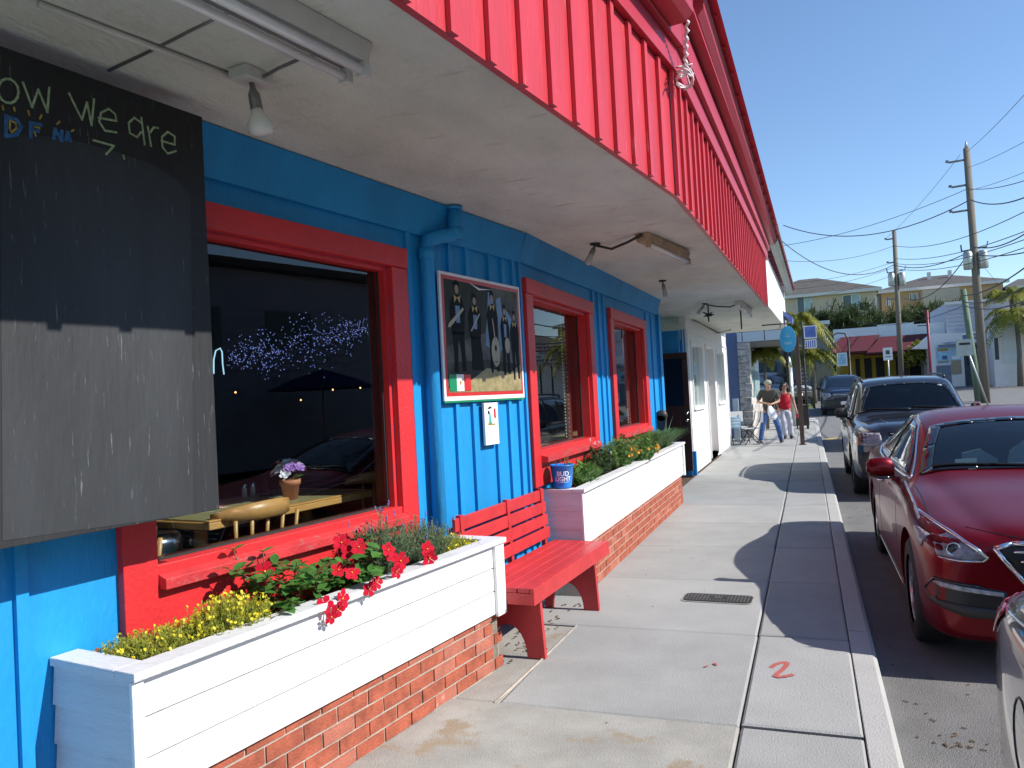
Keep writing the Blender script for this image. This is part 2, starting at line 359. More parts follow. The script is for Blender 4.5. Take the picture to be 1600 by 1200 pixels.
while yk < 32:
    y2 = yk + 2.8; m = MB()
    pr = [(.150, -.16), (.150, -.004), (.154, 0), (.262, -.004), (.285, -.022), (.292, -.16)]
    yy = [yk+.006, y2-.006]; vs = [(x, y, gz(y)+z) for y in yy for x, z in pr]; n = 6
    m.add(vs, [(i, (i+1) % n, n+(i+1) % n, n+i) for i in range(n)] + [tuple(range(n-1, -1, -1)), tuple(range(n, 2*n))]); m.build('kerb', 'kerb', walk); yk = y2
# sprayed marks on the slabs
def stroke(m, pts, w, z):
    for (a, b) in zip(pts[:-1], pts[1:]):
        a = Vector(a); b = Vector(b); d = (b-a).normalized()*w*.5; q = Vector((-d.y, d.x))
        m.add([(*(a-d*.5+q), z), (*(a-d*.5-q), z), (*(b+d*.5-q), z), (*(b+d*.5+q), z)], [(0, 1, 2, 3)])
m = MB(); q2 = [(-.285, 4.60), (-.265, 4.65), (-.235, 4.69), (-.21, 4.70), (-.20, 4.68), (-.207, 4.63), (-.225, 4.57), (-.245, 4.51), (-.258, 4.46), (-.24, 4.448), (-.21, 4.465), (-.17, 4.50)]
for i_ in range(len(q2)-1): stroke(m, q2[i_:i_+2], .028, .0045+.0003*i_)
m.build('spray_mark', 'spray', walk)
m = MB(); stroke(m, [(-.60, 4.60), (-.585, 4.575)], .018, .005); stroke(m, [(-.63, 4.55), (-.645, 4.53)], .012, .005); m.build('spray_mark', 'spray', walk)

# ================================================================== RESTAURANT
BLD = thing('restaurant_building', 'blue board and batten restaurant with red window frames, long red awning front and white doorways', 'building', K)
def wallrun(F, y0, y1, holes, z1=2.90, th=.14, mt='blue', name='wall', z0=0.):
    m = MB(F); ycur = y0
    for (a, b, c, d) in sorted(holes):
        m.box(-th, 0, ycur, a, z0, z1); m.box(-th, 0, a, b, z0, c); m.box(-th, 0, a, b, d, z1); ycur = b
    m.box(-th, 0, ycur, y1, z0, z1); return m.build(name, mt, BLD)
# run 1 : big window at u -3.50..-1.96
W1 = (-3.47, -1.86, 1.0, 2.42)
wallrun(F1, -9, -.25, [W1])
W2 = (5.80, 7.50, 1.17, 2.43); W3 = (8.55, 10.25, 1.18, 2.45)
wallrun(F2, 5.553, 11.4, [W2, W3], z1=2.94)
bat = proto('batten', MB().box(0, .022, -.021, .021, 0, 1), 'blue')
def batten(F, y, z0, z1):
    o = place(bat, 'batten', BLD, F @ T3((0, y, z0)) @ Matrix.Diagonal((1, 1, z1-z0, 1)))
for u in (-3.98, -4.4, -4.85, -5.3): batten(F1, u, .0, 2.66)
for u in (-1.20, -.99, -.68, -.49, -.33): batten(F1, u, .1, 2.655)
batten(F1, -1.66, .1, 2.66)
for y in (5.585, 7.76, 7.98, 8.2, 10.55, 10.95, 11.37): batten(F2, y, .1, 2.70)
# sloping frieze board under the soffit
def cove(F, y0, y1):
    m = MB(F); m.prism([(.002, 2.655), (.030, 2.655), (.10, 2.868), (.002, 2.868)], 'y', y0, y1); return m.build('frieze_board', 'blue', BLD)
cove(F1, -9, -.253); cove(F2 @ T3((0, 5, 0)) @ SHR, .553, 6.37)
m = MB(F2); m.box(-.14, .03, 11.4, 11.52, 0, 2.95); m.build('corner_post', 'blue', BLD)
m = MB(F2); m.box(.032, .05, 11.37, 11.55, .08, 2.75); m.build('corner_trim', 'blue', BLD)
# left end recess post seen below the board
m = MB(F1); m.box(.001, .09, -4.72, -4.52, 0, 2.85); m.build('corner_post', 'blue', BLD)

def window(F, W, cw, depth, sill, mull=None):
    a, b, c, d = W; m = MB(F)
    m.box(.002, .05, a-cw, b+cw, d, d+.12)                 # head
    m.box(.002, .042, a-cw, a-.0, c-.27, d-.002); m.box(.002, .042, b, b+cw, c-.27, d-.002)
    m.box(.0015, .036, a+.002, b-.002, c-.27, c+.011)
    w = m.build('window', 'red', BLD, bevel=.004)
    m = MB(F); t = .028
    m.box(-depth, .001, a+.001, a+t, c, d); m.box(-depth, .001, b-t, b-.001, c, d); m.box(-depth, .001, a+t, b-t, d-t, d-.001); m.box(-depth, .001, a+t, b-t, c, c+.012)
    m.build('reveal', 'red', w)
    for (x0_, x1_, y0_, y1_, z0_, z1_) in ((-.143, -depth-.002, a+.001, a+.02, c+.001, d-.001), (-.143, -depth-.002, b-.02, b-.001, c+.001, d-.001), (-.143, -depth-.002, a+.021, b-.021, d-.02, d-.001), (-.143, -depth-.002, a+.021, b-.021, c+.001, c+.012)):
        m = MB(F); m.box(x0_, x1_, y0_, y1_, z0_, z1_); m.build('inner_jamb', 'door_brown', w)
    m = MB(F); m.prism([(.038, c-.055), (.038, c-.025), (sill, c-.042), (sill, c-.085), (.038, c-.085)], 'y', a-.0, b+.0); m.build('sill', 'red_sill', w, bevel=.003)
    m = MB(F); m.box(-depth+.012, -depth+.018, a+t, b-t, c+.012, d-t); m.build('pane', 'pane', w)
    m = MB(F); g = .012
    m.box(-depth+.019, -depth+.03, a+t, a+t+g, c+.012, d-t); m.box(-depth+.019, -depth+.03, b-t-g, b-t, c+.012, d-t); m.box(-depth+.019, -depth+.03, a+t+g, b-t-g, c+.012, c+.022)
    m.build('glazing_bead', 'rubber', w)
    return w
w1 = window(F1, W1, .15, .07, .085)
w1['label'] = 'large red framed window over the first flower box'
window(F2, W2, .16, .11, .10); window(F2, W3, .16, .11, .10)
# curtains and bead strings inside windows 2 and 3
for (a, b, c, d) in (W2, W3):
    m = MB(F2); m.box(-.22, -.19, b-.20, b-.03, c-.2, d+.1)
    cu = m.build('curtain', 'curtain', BLD)
    m = MB(F2)
    for k in range(46): m.ball((-.165, b-.33, c+.04+k*.030), .009, 5)
    for k in range(30): m.ball((-.168, b-.20, c+.04+k*.045), .006, 5)
    m.build('bead_string', 'bead', BLD)
# soffit
SZ = 2.87
FK = Vector((-.71, 5.0))
d1 = Vector((math.sin(R(7.6)), math.cos(R(7.6)))); d2 = Vector((.0162, 1.0)).normalized()
fa = FK - d1*10; fc = FK + d2*16.3; ins = Vector((-.034, 0))
def wall_pt(u): v = F1 @ Vector((-.2, u, 0)); return (v.x, v.y)
m = MB()
pl = [wall_pt(-9), tuple(fa+ins), tuple(FK+ins), tuple(fc+ins), (-2.3, 21.3), (-4.2, 21.3), (-4.2, 11.8), (-2.22, 11.8), wall_pt(-.3)]
for tri in ((0, 1, 2), (0, 2, 8), (8, 2, 3), (8, 3, 7), (7, 3, 4), (7, 4, 5), (7, 5, 6)):
    pts = [(pl[i][0], pl[i][1], sz(pl[i][1])) for i in tri]; m.add(pts+[(x, y, z+.08) for x, y, z in pts], [(0, 2, 1), (3, 4, 5), (0, 1, 4, 3), (1, 2, 5, 4), (2, 0, 3, 5)])
bmx = bmesh.new(); m.build('soffit', 'stucco', BLD)
m = MB(F1)                                          # joint lines of the near soffit boards
# fascia
def FS(d, P): # frame: x out, y along d
    a = math.atan2(d.x, d.y); return T3((P.x, P.y, 0)) @ RZ(-a)
G1 = FS(d1, FK); G2 = FS(d2, FK) @ SHR; RE = 8.9; WE = 16.3     # ends of the red and the white fascia
def fz(y): return 3.62 + .012*y       # underside of the frieze on run 2
m = MB(G1); m.box(-.03, 0, -10, 0, SZ-.028, 4.0); m.build('fascia_panel', 'red_fascia', BLD)
m = MB(G2); m.box(-.03, 0, .002, RE, SZ-.028, 4.1); m.build('fascia_panel', 'red_fascia', BLD)
fb_ = proto('fascia_batten', MB().box(0, .020, -.024, .024, 0, 1), 'red_fascia')
y = -.32
while y > -9.5:
    place(fb_, 'batten', BLD, G1 @ T3((.001, y+rnd.uniform(-.01, .01), SZ-.028-rnd.uniform(-.004, .006))) @ Matrix.Diagonal((1, 1, .79, 1))); y -= .262
y = -.05
while y < RE-.05:
    place(fb_, 'batten', BLD, G2 @ T3((.001, y+rnd.uniform(-.012, .012), SZ-.028-rnd.uniform(-.004, .006))) @ Matrix.Diagonal((1, 1, .81, 1))); y += .262
def frieze(G, y0, y1):
    for (x0, x1, z0, z1) in ((.002, .045, 3.64, 3.80), (.002, .085, 3.803, 3.98)):
        m = MB(G); m.box(x0, x1, y0, y1, z0, z1); m.build('frieze_board', 'red_trim', BLD, bevel=.004)
frieze(G1, -10, -.004); frieze(G2, .0, RE)
# eaves: soffit board, gutter, sheet roof
m = MB(G1); m.box(.0, .13, -10, -.1, 3.985, 4.01); m.build('eave_board', 'red_trim', BLD)
m = MB(G2); m.box(.0, .16, -.1, RE-.05, 4.02, 4.045); m.build('eave_board', 'red_trim', BLD)
gut = [(.02, 0), (.12, 0), (.165, .05), (.165, .11), (.18, .125), (.18, .14), (.02, .14)]
m = MB(G1); m.prism([(x+.06, z+3.83) for x, z in gut], 'y', -10, -.25); m.build('gutter', 'red_trim', BLD, bevel=.004)
def gut2(y0, y1, mt, dz0, dz1, x0):
    m = MB(G2); n = len(gut); vs = [(x+x0, y0, z+dz0) for x, z in gut]+[(x+x0, y1, z+dz1) for x, z in gut]
    m.add(vs, [tuple(range(n-1, -1, -1)), tuple(range(n, 2*n))]+[(i, (i+1) % n, n+(i+1) % n, n+i) for i in range(n)]); m.build('gutter', mt, BLD, bevel=.004)
gut2(.2, RE-.1, 'red_trim', 4.07, 3.90, .04)
gut2(RE-.08, WE-.1, 'gutter_green', 3.90, 3.72, .06)
m = MB(G2); vs = []; 
for yy in (-.6, WE-.1):
    vs += [(.25, yy, 4.26-.026*max(yy, 0)), (.28, yy, 4.23-.026*max(yy, 0)), (-3.5, yy, 5.2), (-3.5, yy, 5.3)]
m.add(vs, [(0, 1, 5, 4), (1, 2, 6, 5), (2, 3, 7, 6), (3, 0, 4, 7), (0, 3, 2, 1), (4, 5, 6, 7)]); m.build('roof', 'red_trim', BLD)
m = MB(G1); m.add([(.22, -10, 4.03), (.22, -.3, 4.03), (-3.5, -.3, 5.1), (-3.5, -10, 5.1)], [(0, 1, 2, 3)]); m.add([(.22, -10, 4.0), (.22, -.3, 4.0), (-3.5, -.3, 5.06), (-3.5, -10, 5.06)], [(3, 2, 1, 0)]); m.build('roof', 'red_trim', BLD)
rb = proto('roof_rib', MB().box(-3.6, .255, -.010, .010, 0, .018), 'red_trim')
for k in range(31):
    yy = -.5+k*.52; place(rb, 'roof_rib', BLD, G2 @ T3((0, yy, 4.262-.026*max(yy, 0)+.004)) @ RY(R(14.2)))
# white panel beyond the red
m = MB(G2); m.box(-.03, .002, RE+.002, WE, SZ-.01, 3.80); m.build('fascia_panel', 'white_wall', BLD)
m = MB(G2); m.box(-1.7, -.03, WE-.03, WE, SZ-.01, 3.75); m.build('end_panel', 'white_wall', BLD)
# alcove with the open dark door
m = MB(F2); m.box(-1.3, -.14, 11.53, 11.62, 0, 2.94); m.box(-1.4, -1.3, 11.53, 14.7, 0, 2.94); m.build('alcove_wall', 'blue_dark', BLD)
m = MB(F2); m.box(-1.3, -.12, 14.62, 14.72, 0, 2.55); m.build('alcove_wall', 'blue', BLD)
m = MB(F2)
m.box(-1.0, -.14, 14.40, 14.60, 2.0, 2.72); m.build('alcove_box', 'blue', BLD)
for x in (-.11, -.06): 
    m = MB(F2); m.box(x-.015, x+.012, 14.585, 14.61, 0, 2.74); m.build('batten', 'blue', BLD)
D = MB(F2); yd = 14.30
D.box(-.78, -.68, yd, yd+.05, .12, 2.30); D.box(-.09, .01, yd, yd+.05, .12, 2.30); D.box(-.68, -.09, yd, yd+.05, 2.20, 2.30); D.box(-.68, -.09, yd, yd+.05, 1.20, 1.32); D.box(-.68, -.09, yd+.01, yd+.04, .12, 1.20)
dr = D.build('door', 'door_brown', BLD, bevel=.004)
for (z0, z1) in ((.25, .62), (.72, 1.12)):
    D = MB(F2); D.box(-.60, -.42, yd-.006, yd+.008, z0, z1); D.box(-.36, -.17, yd-.006, yd+.008, z0, z1); D.build('panel', 'door_brown', dr, bevel=.004)
D = MB(F2); D.box(-.68, -.09, yd+.02, yd+.026, 1.32, 2.20); D.build('pane', 'car_glass', dr)
D = MB(F2); D.lathe([(.001, 0), (.028, 0), (.028, .012), (.012, .02), (.012, .05), (.03, .055), (.03, .085), (.001, .09)], (-.045, yd-.09, 1.05), 10, axis='y'); D.lathe([(.001, 0), (.03, 0), (.03, .02), (.001, .022)], (-.045, yd-.02, 1.18), 10, axis='y'); D.build('handle', 'steel', dr)
D = MB(F2); D.box(-.05, -.03, yd-.008, yd, 2.10, 2.16); D.box(-.05, -.03, yd-.008, yd, 2.0, 2.06); D.build('hinge', 'steel', dr)
# white shopfront
FW = T3((-2.10, 0, 0)); O1 = (15.25, 16.85, 1.27, 2.50); OD = (17.55, 18.95, .12, 2.55); O3 = (19.65, 21.3, 1.27, 2.50)
wallrun(FW, 14.75, 22.3, [O1, OD, O3], 3.02, .12, 'white_wall', 'white_wall')
for (a, b, c, d) in (O1, O3, OD):
    m = MB(FW); t = .06
    m.box(.001, .03, a-t, a, c-.06, d+t); m.box(.001, .03, b, b+t, c-.06, d+t); m.box(.001, .03, a, b, d, d+t)
    if c > .5: m.box(.001, .045, a-.0, b, c-.07, c)
    w = m.build('window' if c > .5 else 'door', 'white_wall', BLD)
    m = MB(FW)
    if c > .5:
        m.box(-.06, -.055, a, b, c, d); m.build('pane', 'pane', w)
        m = MB(FW)
        for k in range(9): yy = a+.05+k*(b-a-.1)/8; m.box(-.112, -.106, yy-.07, yy+.07, c, d)
        m.build('blind', 'print_white', w)
    else:
        m.box(-.45, -.40, a, b, c, d); m.box(-.44, -.12, b-.02, b, c, d); m.build('leaf', 'white_wall', w)
        m = MB(FW); m.box(-.45, .0, a, b, 0, .12); m.build('step', 'brick', w)
m = MB(FW); m.box(.001, .02, 14.75, 22.3, 2.72, 2.75); m.box(.001, .02, 14.78, 14.84, 0, 2.71); m.box(.001, .02, 22.2, 22.3, 0, 2.71); m.build('trim_board', 'white_wall', BLD)
m = MB(FW); m.box(-4, -.0, 22.3, 22.4, 0, 3.6); m.build('end_wall', 'white_wall', BLD)
m = MB(F2); m.box(-.03, .03, 14.63, 14.74, 0, .45); m.build('plinth', 'blue', BLD)
# inside: floor, back and side walls, ceiling
kin = [tuple((F1 @ Vector((-.145, -8.9, 0)))[:2]), (-2.21, 5.5), (-2.21, 11.4), (-3.5, 11.4), (-3.5, 12.0), (-8.4, 12.0), (-8.4, -3)]
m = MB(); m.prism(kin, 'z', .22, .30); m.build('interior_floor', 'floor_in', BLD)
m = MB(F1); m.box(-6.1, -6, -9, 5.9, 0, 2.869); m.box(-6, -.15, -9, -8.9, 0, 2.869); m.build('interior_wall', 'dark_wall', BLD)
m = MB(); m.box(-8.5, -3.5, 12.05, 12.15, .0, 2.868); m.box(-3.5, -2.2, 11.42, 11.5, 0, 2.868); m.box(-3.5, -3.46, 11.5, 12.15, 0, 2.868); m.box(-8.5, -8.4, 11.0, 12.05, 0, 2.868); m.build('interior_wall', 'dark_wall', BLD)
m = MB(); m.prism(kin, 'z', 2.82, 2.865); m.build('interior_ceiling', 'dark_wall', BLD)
# downspout on the wall
m = MB(F1); m.tube([(.055, -1.52, .06), (.055, -1.52, 2.55), (.06, -1.51, 2.62), (.08, -1.40, 2.66), (.11, -1.31, 2.68), (.12, -1.28, 2.72), (.12, -1.28, 2.868)], .045, 12)
m.tube([(.055, -1.52, 2.50), (.055, -1.52, 2.57)], .052, 12); m.tube([(.12, -1.28, 2.66), (.12, -1.28, 2.73)], .052, 12); m.tube([(.12, -1.28, 2.85), (.12, -1.28, 2.869)], .058, 12)
m.build('downspout', 'blue', BLD)
# mailbox like dark hood by window 3
m = MB(F2); m.lathe([(.001, -.02), (.08, -.02), (.08, .04), (.001, .04)], (.09, 10.95, 1.26), 12, axis='y'); m.box(.03, .15, 10.93, 10.99, 1.0, 1.26)
tag(origin(m.build('mailbox', 'metal_dark'), F2 @ Vector((.1, 11.57, 1))), 'dark rounded mailbox on blue wall right of the last red window', 'mailbox')

# ================================================================== SOFFIT FITTINGS
def P1(px, py, z=None):
    d = cF*FPX + cR*(px-800) - cU*(py-600); zz = SZ
    for _ in range(8): t = (zz-EYE)/d.z; zz = sz(d.y*t)
    return Vector((0, 0, EYE))+d*t
def fluoro(a, b, w, label, body, hang=.07, tubes=2, grp='tube lights under the soffit'):
    a = Vector(a); b = Vector(b); L = (b-a).length; th = thing('tube_light', label, 'light', a, math.atan2((b-a).y, (b-a).x), grp); M = WM[th.name]
    m = MB(M); m.prism([(-w*.5, -.002), (-w*.36, -hang), (w*.36, -hang), (w*.5, -.002)], 'x', 0, L); m.build('housing', body, th, bevel=.003)
    for s in ([-.28, .28] if tubes == 2 else [-.34]):
        m = MB(M); m.tube([(.03, s*w, -hang-.028), (L-.03, s*w, -hang-.028)], .016, 10); m.build('tube', 'tube', th)
        for q in (0, L-.03): m = MB(M); m.box(q, q+.03, s*w-.02, s*w+.02, -hang-.05, -hang+.002); m.build('lamp_holder', body, th)
    return th
e2 = P1(582, 66); e1 = P1(464, 0); dd_ = (e2-e1).normalized(); ee = e2 - dd_.cross(Vector((0, 0, 1)))*.075
fluoro(ee-dd_*1.22, ee, .15, 'long white twin tube light in the near corner of the soffit', 'metal_white')
fluoro(P1(1003, 364), P1(1068, 392), .13, 'rusty tube light mid soffit with one bare tube', 'metal_rust', .07, 1)
fluoro(P1(1153, 470), P1(1169, 484), .13, 'short pale tube light near the far end of the soffit', 'metal_white', .07, 1)
def spot(p, dirv, label, bulb, L=.16, box=False, canopy='metal_dark', flat=False):
    th = thing('spot_lamp', label, 'lamp', p, 0, 'bulb lamps under the soffit'); M = WM[th.name] @ Matrix.Scale(.78, 4); dv = Vector(dirv).normalized()
    m = MB(M)
    if box: m.box(-.06, .06, -.085, .085, -.055, -.001, T=RZ(R(-8)))
    else: m.lathe([(.001, -.02), (.055, -.02), (.06, -.001), (.001, -.001)], n=14)
    m.build('mount', 'metal_white' if box else canopy, th, bevel=.003)
    s = Vector((0, 0, -.05 if box else -.02)); m = MB(M); q = s+dv*.03
    m.tube([s, q, s+dv*.06, s+dv*(.06+.07)], [.012, .014, .028, .030], 12); m.build('lamp_holder', 'metal_grey', th)
    m = MB(M); e = s+dv*.125; r = .062 if bulb else .04
    m.tube([e, e+dv*.03, e+dv*.07, e+dv*.105, e+dv*.125, e+dv*.132], [.026, .032, r*.93, r, r*.8, .004], 16); m.build('bulb', 'bulb' if bulb else 'bulb_grey', th); return th
spot(P1(392, 112), (.10, .12, -1), 'white flood bulb hanging from a white junction box above the chalkboard', True, box=True)
spot(P1(930, 380), (-.35, -.5, -1), 'small bare spot lamp wired to the rusty tube light', False)
spot(P1(1035, 438), (.2, -.2, -1), 'lone spot lamp on the soffit before the tangle of wires', False)
spot(P1(1101, 474), (-.7, -.6, -1), 'angled spot lamp among the dark wires near the soffit end', False)
m = MB(); m.tube([P1(60, 0)-Vector((0, 0, .012)), P1(370, 118)-Vector((0, 0, .012))], .011, 8); tag(origin(m.build('conduit', 'metal_white'), (-2.1, 1.2, SZ)), 'thin white conduit running along the soffit to the junction box', 'conduit')
m = MB(); m.tube([P1(400, 118)-Vector((0, 0, .02)), P1(432, 95)-Vector((0, 0, .03)), P1(470, 78)-Vector((0, 0, .03)), P1(500, 70)-Vector((0, 0, .03))], .007, 6); tag(origin(m.build('cable', 'metal_grey'), (-1.9, 2.52, SZ)), 'short grey cable from junction box to near tube light', 'cable')
m = MB(); m.tube([P1(372, 12), P1(300, 46), P1(250, 72), P1(170, 110)], .007, 6); tag(origin(m.build('cable', 'metal_grey'), P1(372, 2)), 'grey cable crossing the soffit near its conduit', 'cable')
for pts, lb in (([(932, 380), (955, 380), (980, 369), (1003, 363)], 'sagging cable between the small spot lamp and rusty tube light'), ([(1103, 474), (1120, 474), (1140, 475), (1153, 473)], 'dark cable linking angled spot lamp to the far tube light'), ([(1082, 498), (1100, 504), (1122, 517), (1142, 514)], 'loose dark cable trailing to the far soffit corner')):
    m = MB(); m.tube([P1(*p)-Vector((0, 0, .02+.03*(i in (1, 2)))) for i, p in enumerate(pts)], .011, 6); tag(origin(m.build('cable', 'metal_dark'), P1(*pts[0])), lb, 'cable')
m = MB(); c = P1(1106, 476)
m.tube([c, c-Vector((0, 0, .28))], .012, 6)
for k in range(7):
    a = k*.9; m.tube([c-Vector((0, 0, .17)), c+Vector((math.cos(a)*.09, math.sin(a)*.09, -.17+.05*math.sin(k*2)))], [.022, .008], 6)
tag(origin(m.build('hanging_ornament', 'black_plastic'), c), 'black spiky ornament hanging among the dark soffit wires', 'ornament')
for px, py, L, lb in ((1157, 484, .35, 'thin black hook hanging under soffit beside the far tube light'), (1159, 519, .25, 'thin black hook hanging at the end of the soffit, nearer the wall'), (1194, 517, .25, 'thin black hook hanging at the soffit end, nearer the street')):
    c = P1(px, py); m = MB(); m.tube([c, c-Vector((0, 0, L))], .014, 6); m.box(c.x-.03, c.x+.03, c.y-.03, c.y+.03, c.z-.01, c.z); tag(origin(m.build('hook', 'metal_dark'), c), lb, 'hook', 'hooks under the soffit')
# twisted white wire over the fascia
m = MB(G2); pts = []
for k in range(40):
    t = k/39; pts.append((.20-.10*t+.010*math.sin(k*1.7), -.42+.36*t+.010*math.cos(k*1.7), 4.02-.36*t))
m.tube(pts, .010, 6)
for k in range(7):
    a0 = k*1.3; m.tube([(.09, -.05, 3.66)] + [(.09+.05*math.cos(a0+j*.8), -.05+(.05+.02*k)*math.sin(a0+j*.8), 3.66-.018*j-.01*k) for j in range(5)], .007, 5)
tag(origin(m.build('twisted_wire', 'wire_white'), G2 @ Vector((.1, -.1, 3.7))), 'twisted white wire hanging in a tangle over the red fascia', 'wire')

# ================================================================== CHALKBOARD
CB = thing('chalkboard', 'big black chalkboard with faded chalk greeting hung in front of the near window', 'chalkboard', F1 @ Vector((.27, -4.0, 1.2)), R(-8))
nB = .28; bu0, bu1, bz0, bz1 = -5.1, -3.36, 1.225, 2.80
m = MB(F1); m.box(nB-.02, nB, bu0, bu1, bz0, bz1); m.build('panel', 'board', CB, bevel=.002)
m = MB(F1); m.box(.0, nB-.021, -5.0, -4.95, 2.70, 2.76); m.box(.0, nB-.021, -3.6, -3.55, 2.70, 2.76); m.build('bracket', 'board', CB)
def bpt(px, py, off=.003):
    """point on the board seen at photo px, py"""
    d = cF*FPX + cR*(px-800) - cU*(py-600); n = (F1.to_3x3() @ Vector((1, 0, 0))); P0 = F1 @ Vector((nB+off, 0, 0)); t = (P0-Vector((0, 0, EYE))).dot(n)/d.dot(n); return Vector((0, 0, EYE))+d*t
nb = F1.to_3x3() @ Vector((1, 0, 0))
def chalk(lines, mt, w, name, off=.003):
    m = MB()
    for ln in lines:
        for k, (a, b) in enumerate(zip(ln[:-1], ln[1:])):
            A = bpt(*a, off+.0003*k); B = bpt(*b, off+.0003*k); d = (B-A); 
            if d.length < 1e-5: continue
            d = d.normalized()*w*.4; q = d.cross(nb).normalized()*w*.5
            m.add([A-d+q, A-d-q, B+d-q, B+d+q], [(0, 1, 2, 3)])
    return m.build(name, mt, CB)
def arc(cx, cy, rx, ry, a0, a1, n=10, sk=0): return [(cx+rx*math.cos(R(a0+(a1-a0)*k/n))+sk*ry*math.sin(R(a0+(a1-a0)*k/n)), cy+ry*math.sin(R(a0+(a1-a0)*k/n))+.12*rx*math.cos(R(a0+(a1-a0)*k/n))) for k in range(n+1)]
chalk([arc(13, 142, 16, 19, 0, 360, 14), [(36, 129), (50, 167), (60, 140), (74, 175), (77, 137)],
       [(108, 146), (128, 187), (136, 160), (143, 196), (147, 155)], [(154, 184), (182, 189), (180, 178), (170, 170), (158, 176), (155, 190), (164, 204), (182, 207)],
       [(221, 192), (210, 184), (201, 192), (203, 208), (214, 214), (221, 206)], [(221, 184), (226, 226)],
       [(231, 198), (236, 228)], [(234, 208), (240, 199), (247, 200)], [(252, 220), (273, 226), (273, 213), (262, 206), (253, 214), (254, 230), (262, 240), (275, 236)],
       [(146, 219), (178, 228), (166, 241)], [(193, 243), (194, 248)]], 'chalk_green', .0075, 'chalk_lettering')
chalk([[(10, 181), (9, 213)], [(9, 182), (26, 187), (33, 198), (26, 210), (10, 213)], [(48, 192), (48, 214)], [(48, 192), (64, 195)], [(48, 203), (60, 205)], [(84, 216), (86, 202), (96, 219), (97, 205)], [(103, 218), (106, 207), (110, 220)], [(-6, 182), (-14, 198), (-4, 212)]], 'chalk_blue', .012, 'chalk_lettering')
chalk([[(16, 188), (24, 192), (26, 200), (18, 207), (15, 200), (16, 188)], [(54, 198), (62, 200)], [(54, 206), (56, 212)], [(4, 165), (5, 171)], [(22, 168), (23, 173)], [(44, 173), (46, 180)], [(65, 180), (62, 186)], [(93, 190), (89, 194)], [(112, 205), (115, 203)]], 'chalk_yellow', .006, 'chalk_lettering', .006)
# wiped area
m = MB(); top = [(0, 213), (40, 211), (90, 215), (140, 225), (190, 240), (240, 258), (275, 280), (298, 305)]
low = [(0, 420), (40, 440), (90, 430), (140, 445), (190, 440), (240, 450), (275, 440), (298, 450)]
A = [bpt(*p, .0015) for p in top]; B = [bpt(p[0]+4, 845-(p[0])*.14, .0015) for p in top]
m.add(A+B, [(i, i+1, len(A)+i+1, len(A)+i) for i in range(len(A)-1)]); m.build('wiped_area', 'board_wiped', CB)

# ================================================================== POSTER AND SMALL NOTICE
def flatter(F, m, pts, x): m.add([(x, p[0], p[1]) for p in pts], [tuple(range(len(pts)))])
PO = thing('poster', 'framed poster of five dark suited musicians with guitars and a small green white red flag', 'poster', F1 @ Vector((.03, -.76, 1.6)), R(-8))
pu0, pu1, pz0, pz1 = -1.375, -.29, 1.61, 2.455
m = MB(F1); m.box(.024, .040, pu0, pu1, pz0, pz1); m.build('frame', 'print_white', PO, bevel=.003)
def pp(u, v): return (pu0+u*(pu1-pu0), pz0+v*(pz1-pz0))
def layer(name, mt, polys, x):
    m = MB(F1)
    for p in polys: flatter(F1, m, [pp(*q) for q in p], x)
    return m.build(name, mt, PO)
rect = lambda a, b, c, d: [(a, c), (b, c), (b, d), (a, d)]
def ell(cx, cy, rx, ry, n=12): return [(cx+rx*math.cos(2*math.pi*k/n), cy+ry*math.sin(2*math.pi*k/n)) for k in range(n)]
m = MB(F1); m.box(.024, .039, pu0, pu1, pz0-.012, pz0-.001); m.build('green_edge', 'print_green', PO)
layer('red_border', 'print_red', [rect(.02, .98, .035, .975)], .0412)
layer('print_background', 'print_foliage', [rect(.045, .955, .065, .945)], .0418)
layer('print_haze', 'print_grey', [[(.04, .10), (.12, .30), (.5, .33), (.95, .30), (.955, .945), (.60, .945), (.5, .55), (.04, .42)]], .0424)
layer('print_shine', 'print_blue', [[(.50, .45), (.56, .9), (.62, .9), (.60, .4)], [(.68, .4), (.66, .85), (.72, .88), (.76, .45)], [(.80, .5), (.78, .78), (.86, .7)]], .043)
layer('print_ground', 'print_ground', [[(.045, .065), (.955, .065), (.955, .30), (.8, .22), (.5, .26), (.3, .16), (.045, .10)]], .0436)
figs = [(.18, .22, .93, .085), (.38, .24, .85, .075), (.60, .22, .90, .07), (.76, .20, .80, .06), (.89, .16, .76, .06)]
P = []
for i, (u, b, t, w) in enumerate(figs):
    h = t-b
    P.append([(u-w*.8, b+.42*h), (u-w, t-.30*h), (u-w*.7, t-.18*h), (u-w*.25, t-.14*h), (u+w*.25, t-.14*h), (u+w*.7, t-.18*h), (u+w, t-.30*h), (u+w*.8, b+.42*h)])
    if i == 1: P.append([(u-w*.8, b+.45*h), (u+w*.75, b+.45*h), (u+w*1.1, b), (u-w*.7, b)])
    else: P += [[(u-w*.75, b+.45*h), (u-w*.05, b+.45*h), (u-w*.25, b), (u-w*.65, b)], [(u+w*.0, b+.45*h), (u+w*.75, b+.45*h), (u+w*.85, b+.01), (u+w*.45, b+.01)]]
    P.append(ell(u, t-.035*h, w*.36, .065*h))
layer('print_suits', 'print_black', P, .0442)
layer('print_faces', 'print_skin', [ell(u, t-.075*(t-b), w*.26, .05*(t-b)) for u, b, t, w in figs], .0448)
P = []
for u, b, t, w in figs: P += [[(u-w*.42, t-.14*(t-b)), (u, t-.17*(t-b)), (u-w*.38, t-.23*(t-b))], [(u+w*.42, t-.14*(t-b)), (u, t-.17*(t-b)), (u+w*.38, t-.23*(t-b))]]
layer('print_bow_ties', 'print_yellow', P, .0454)
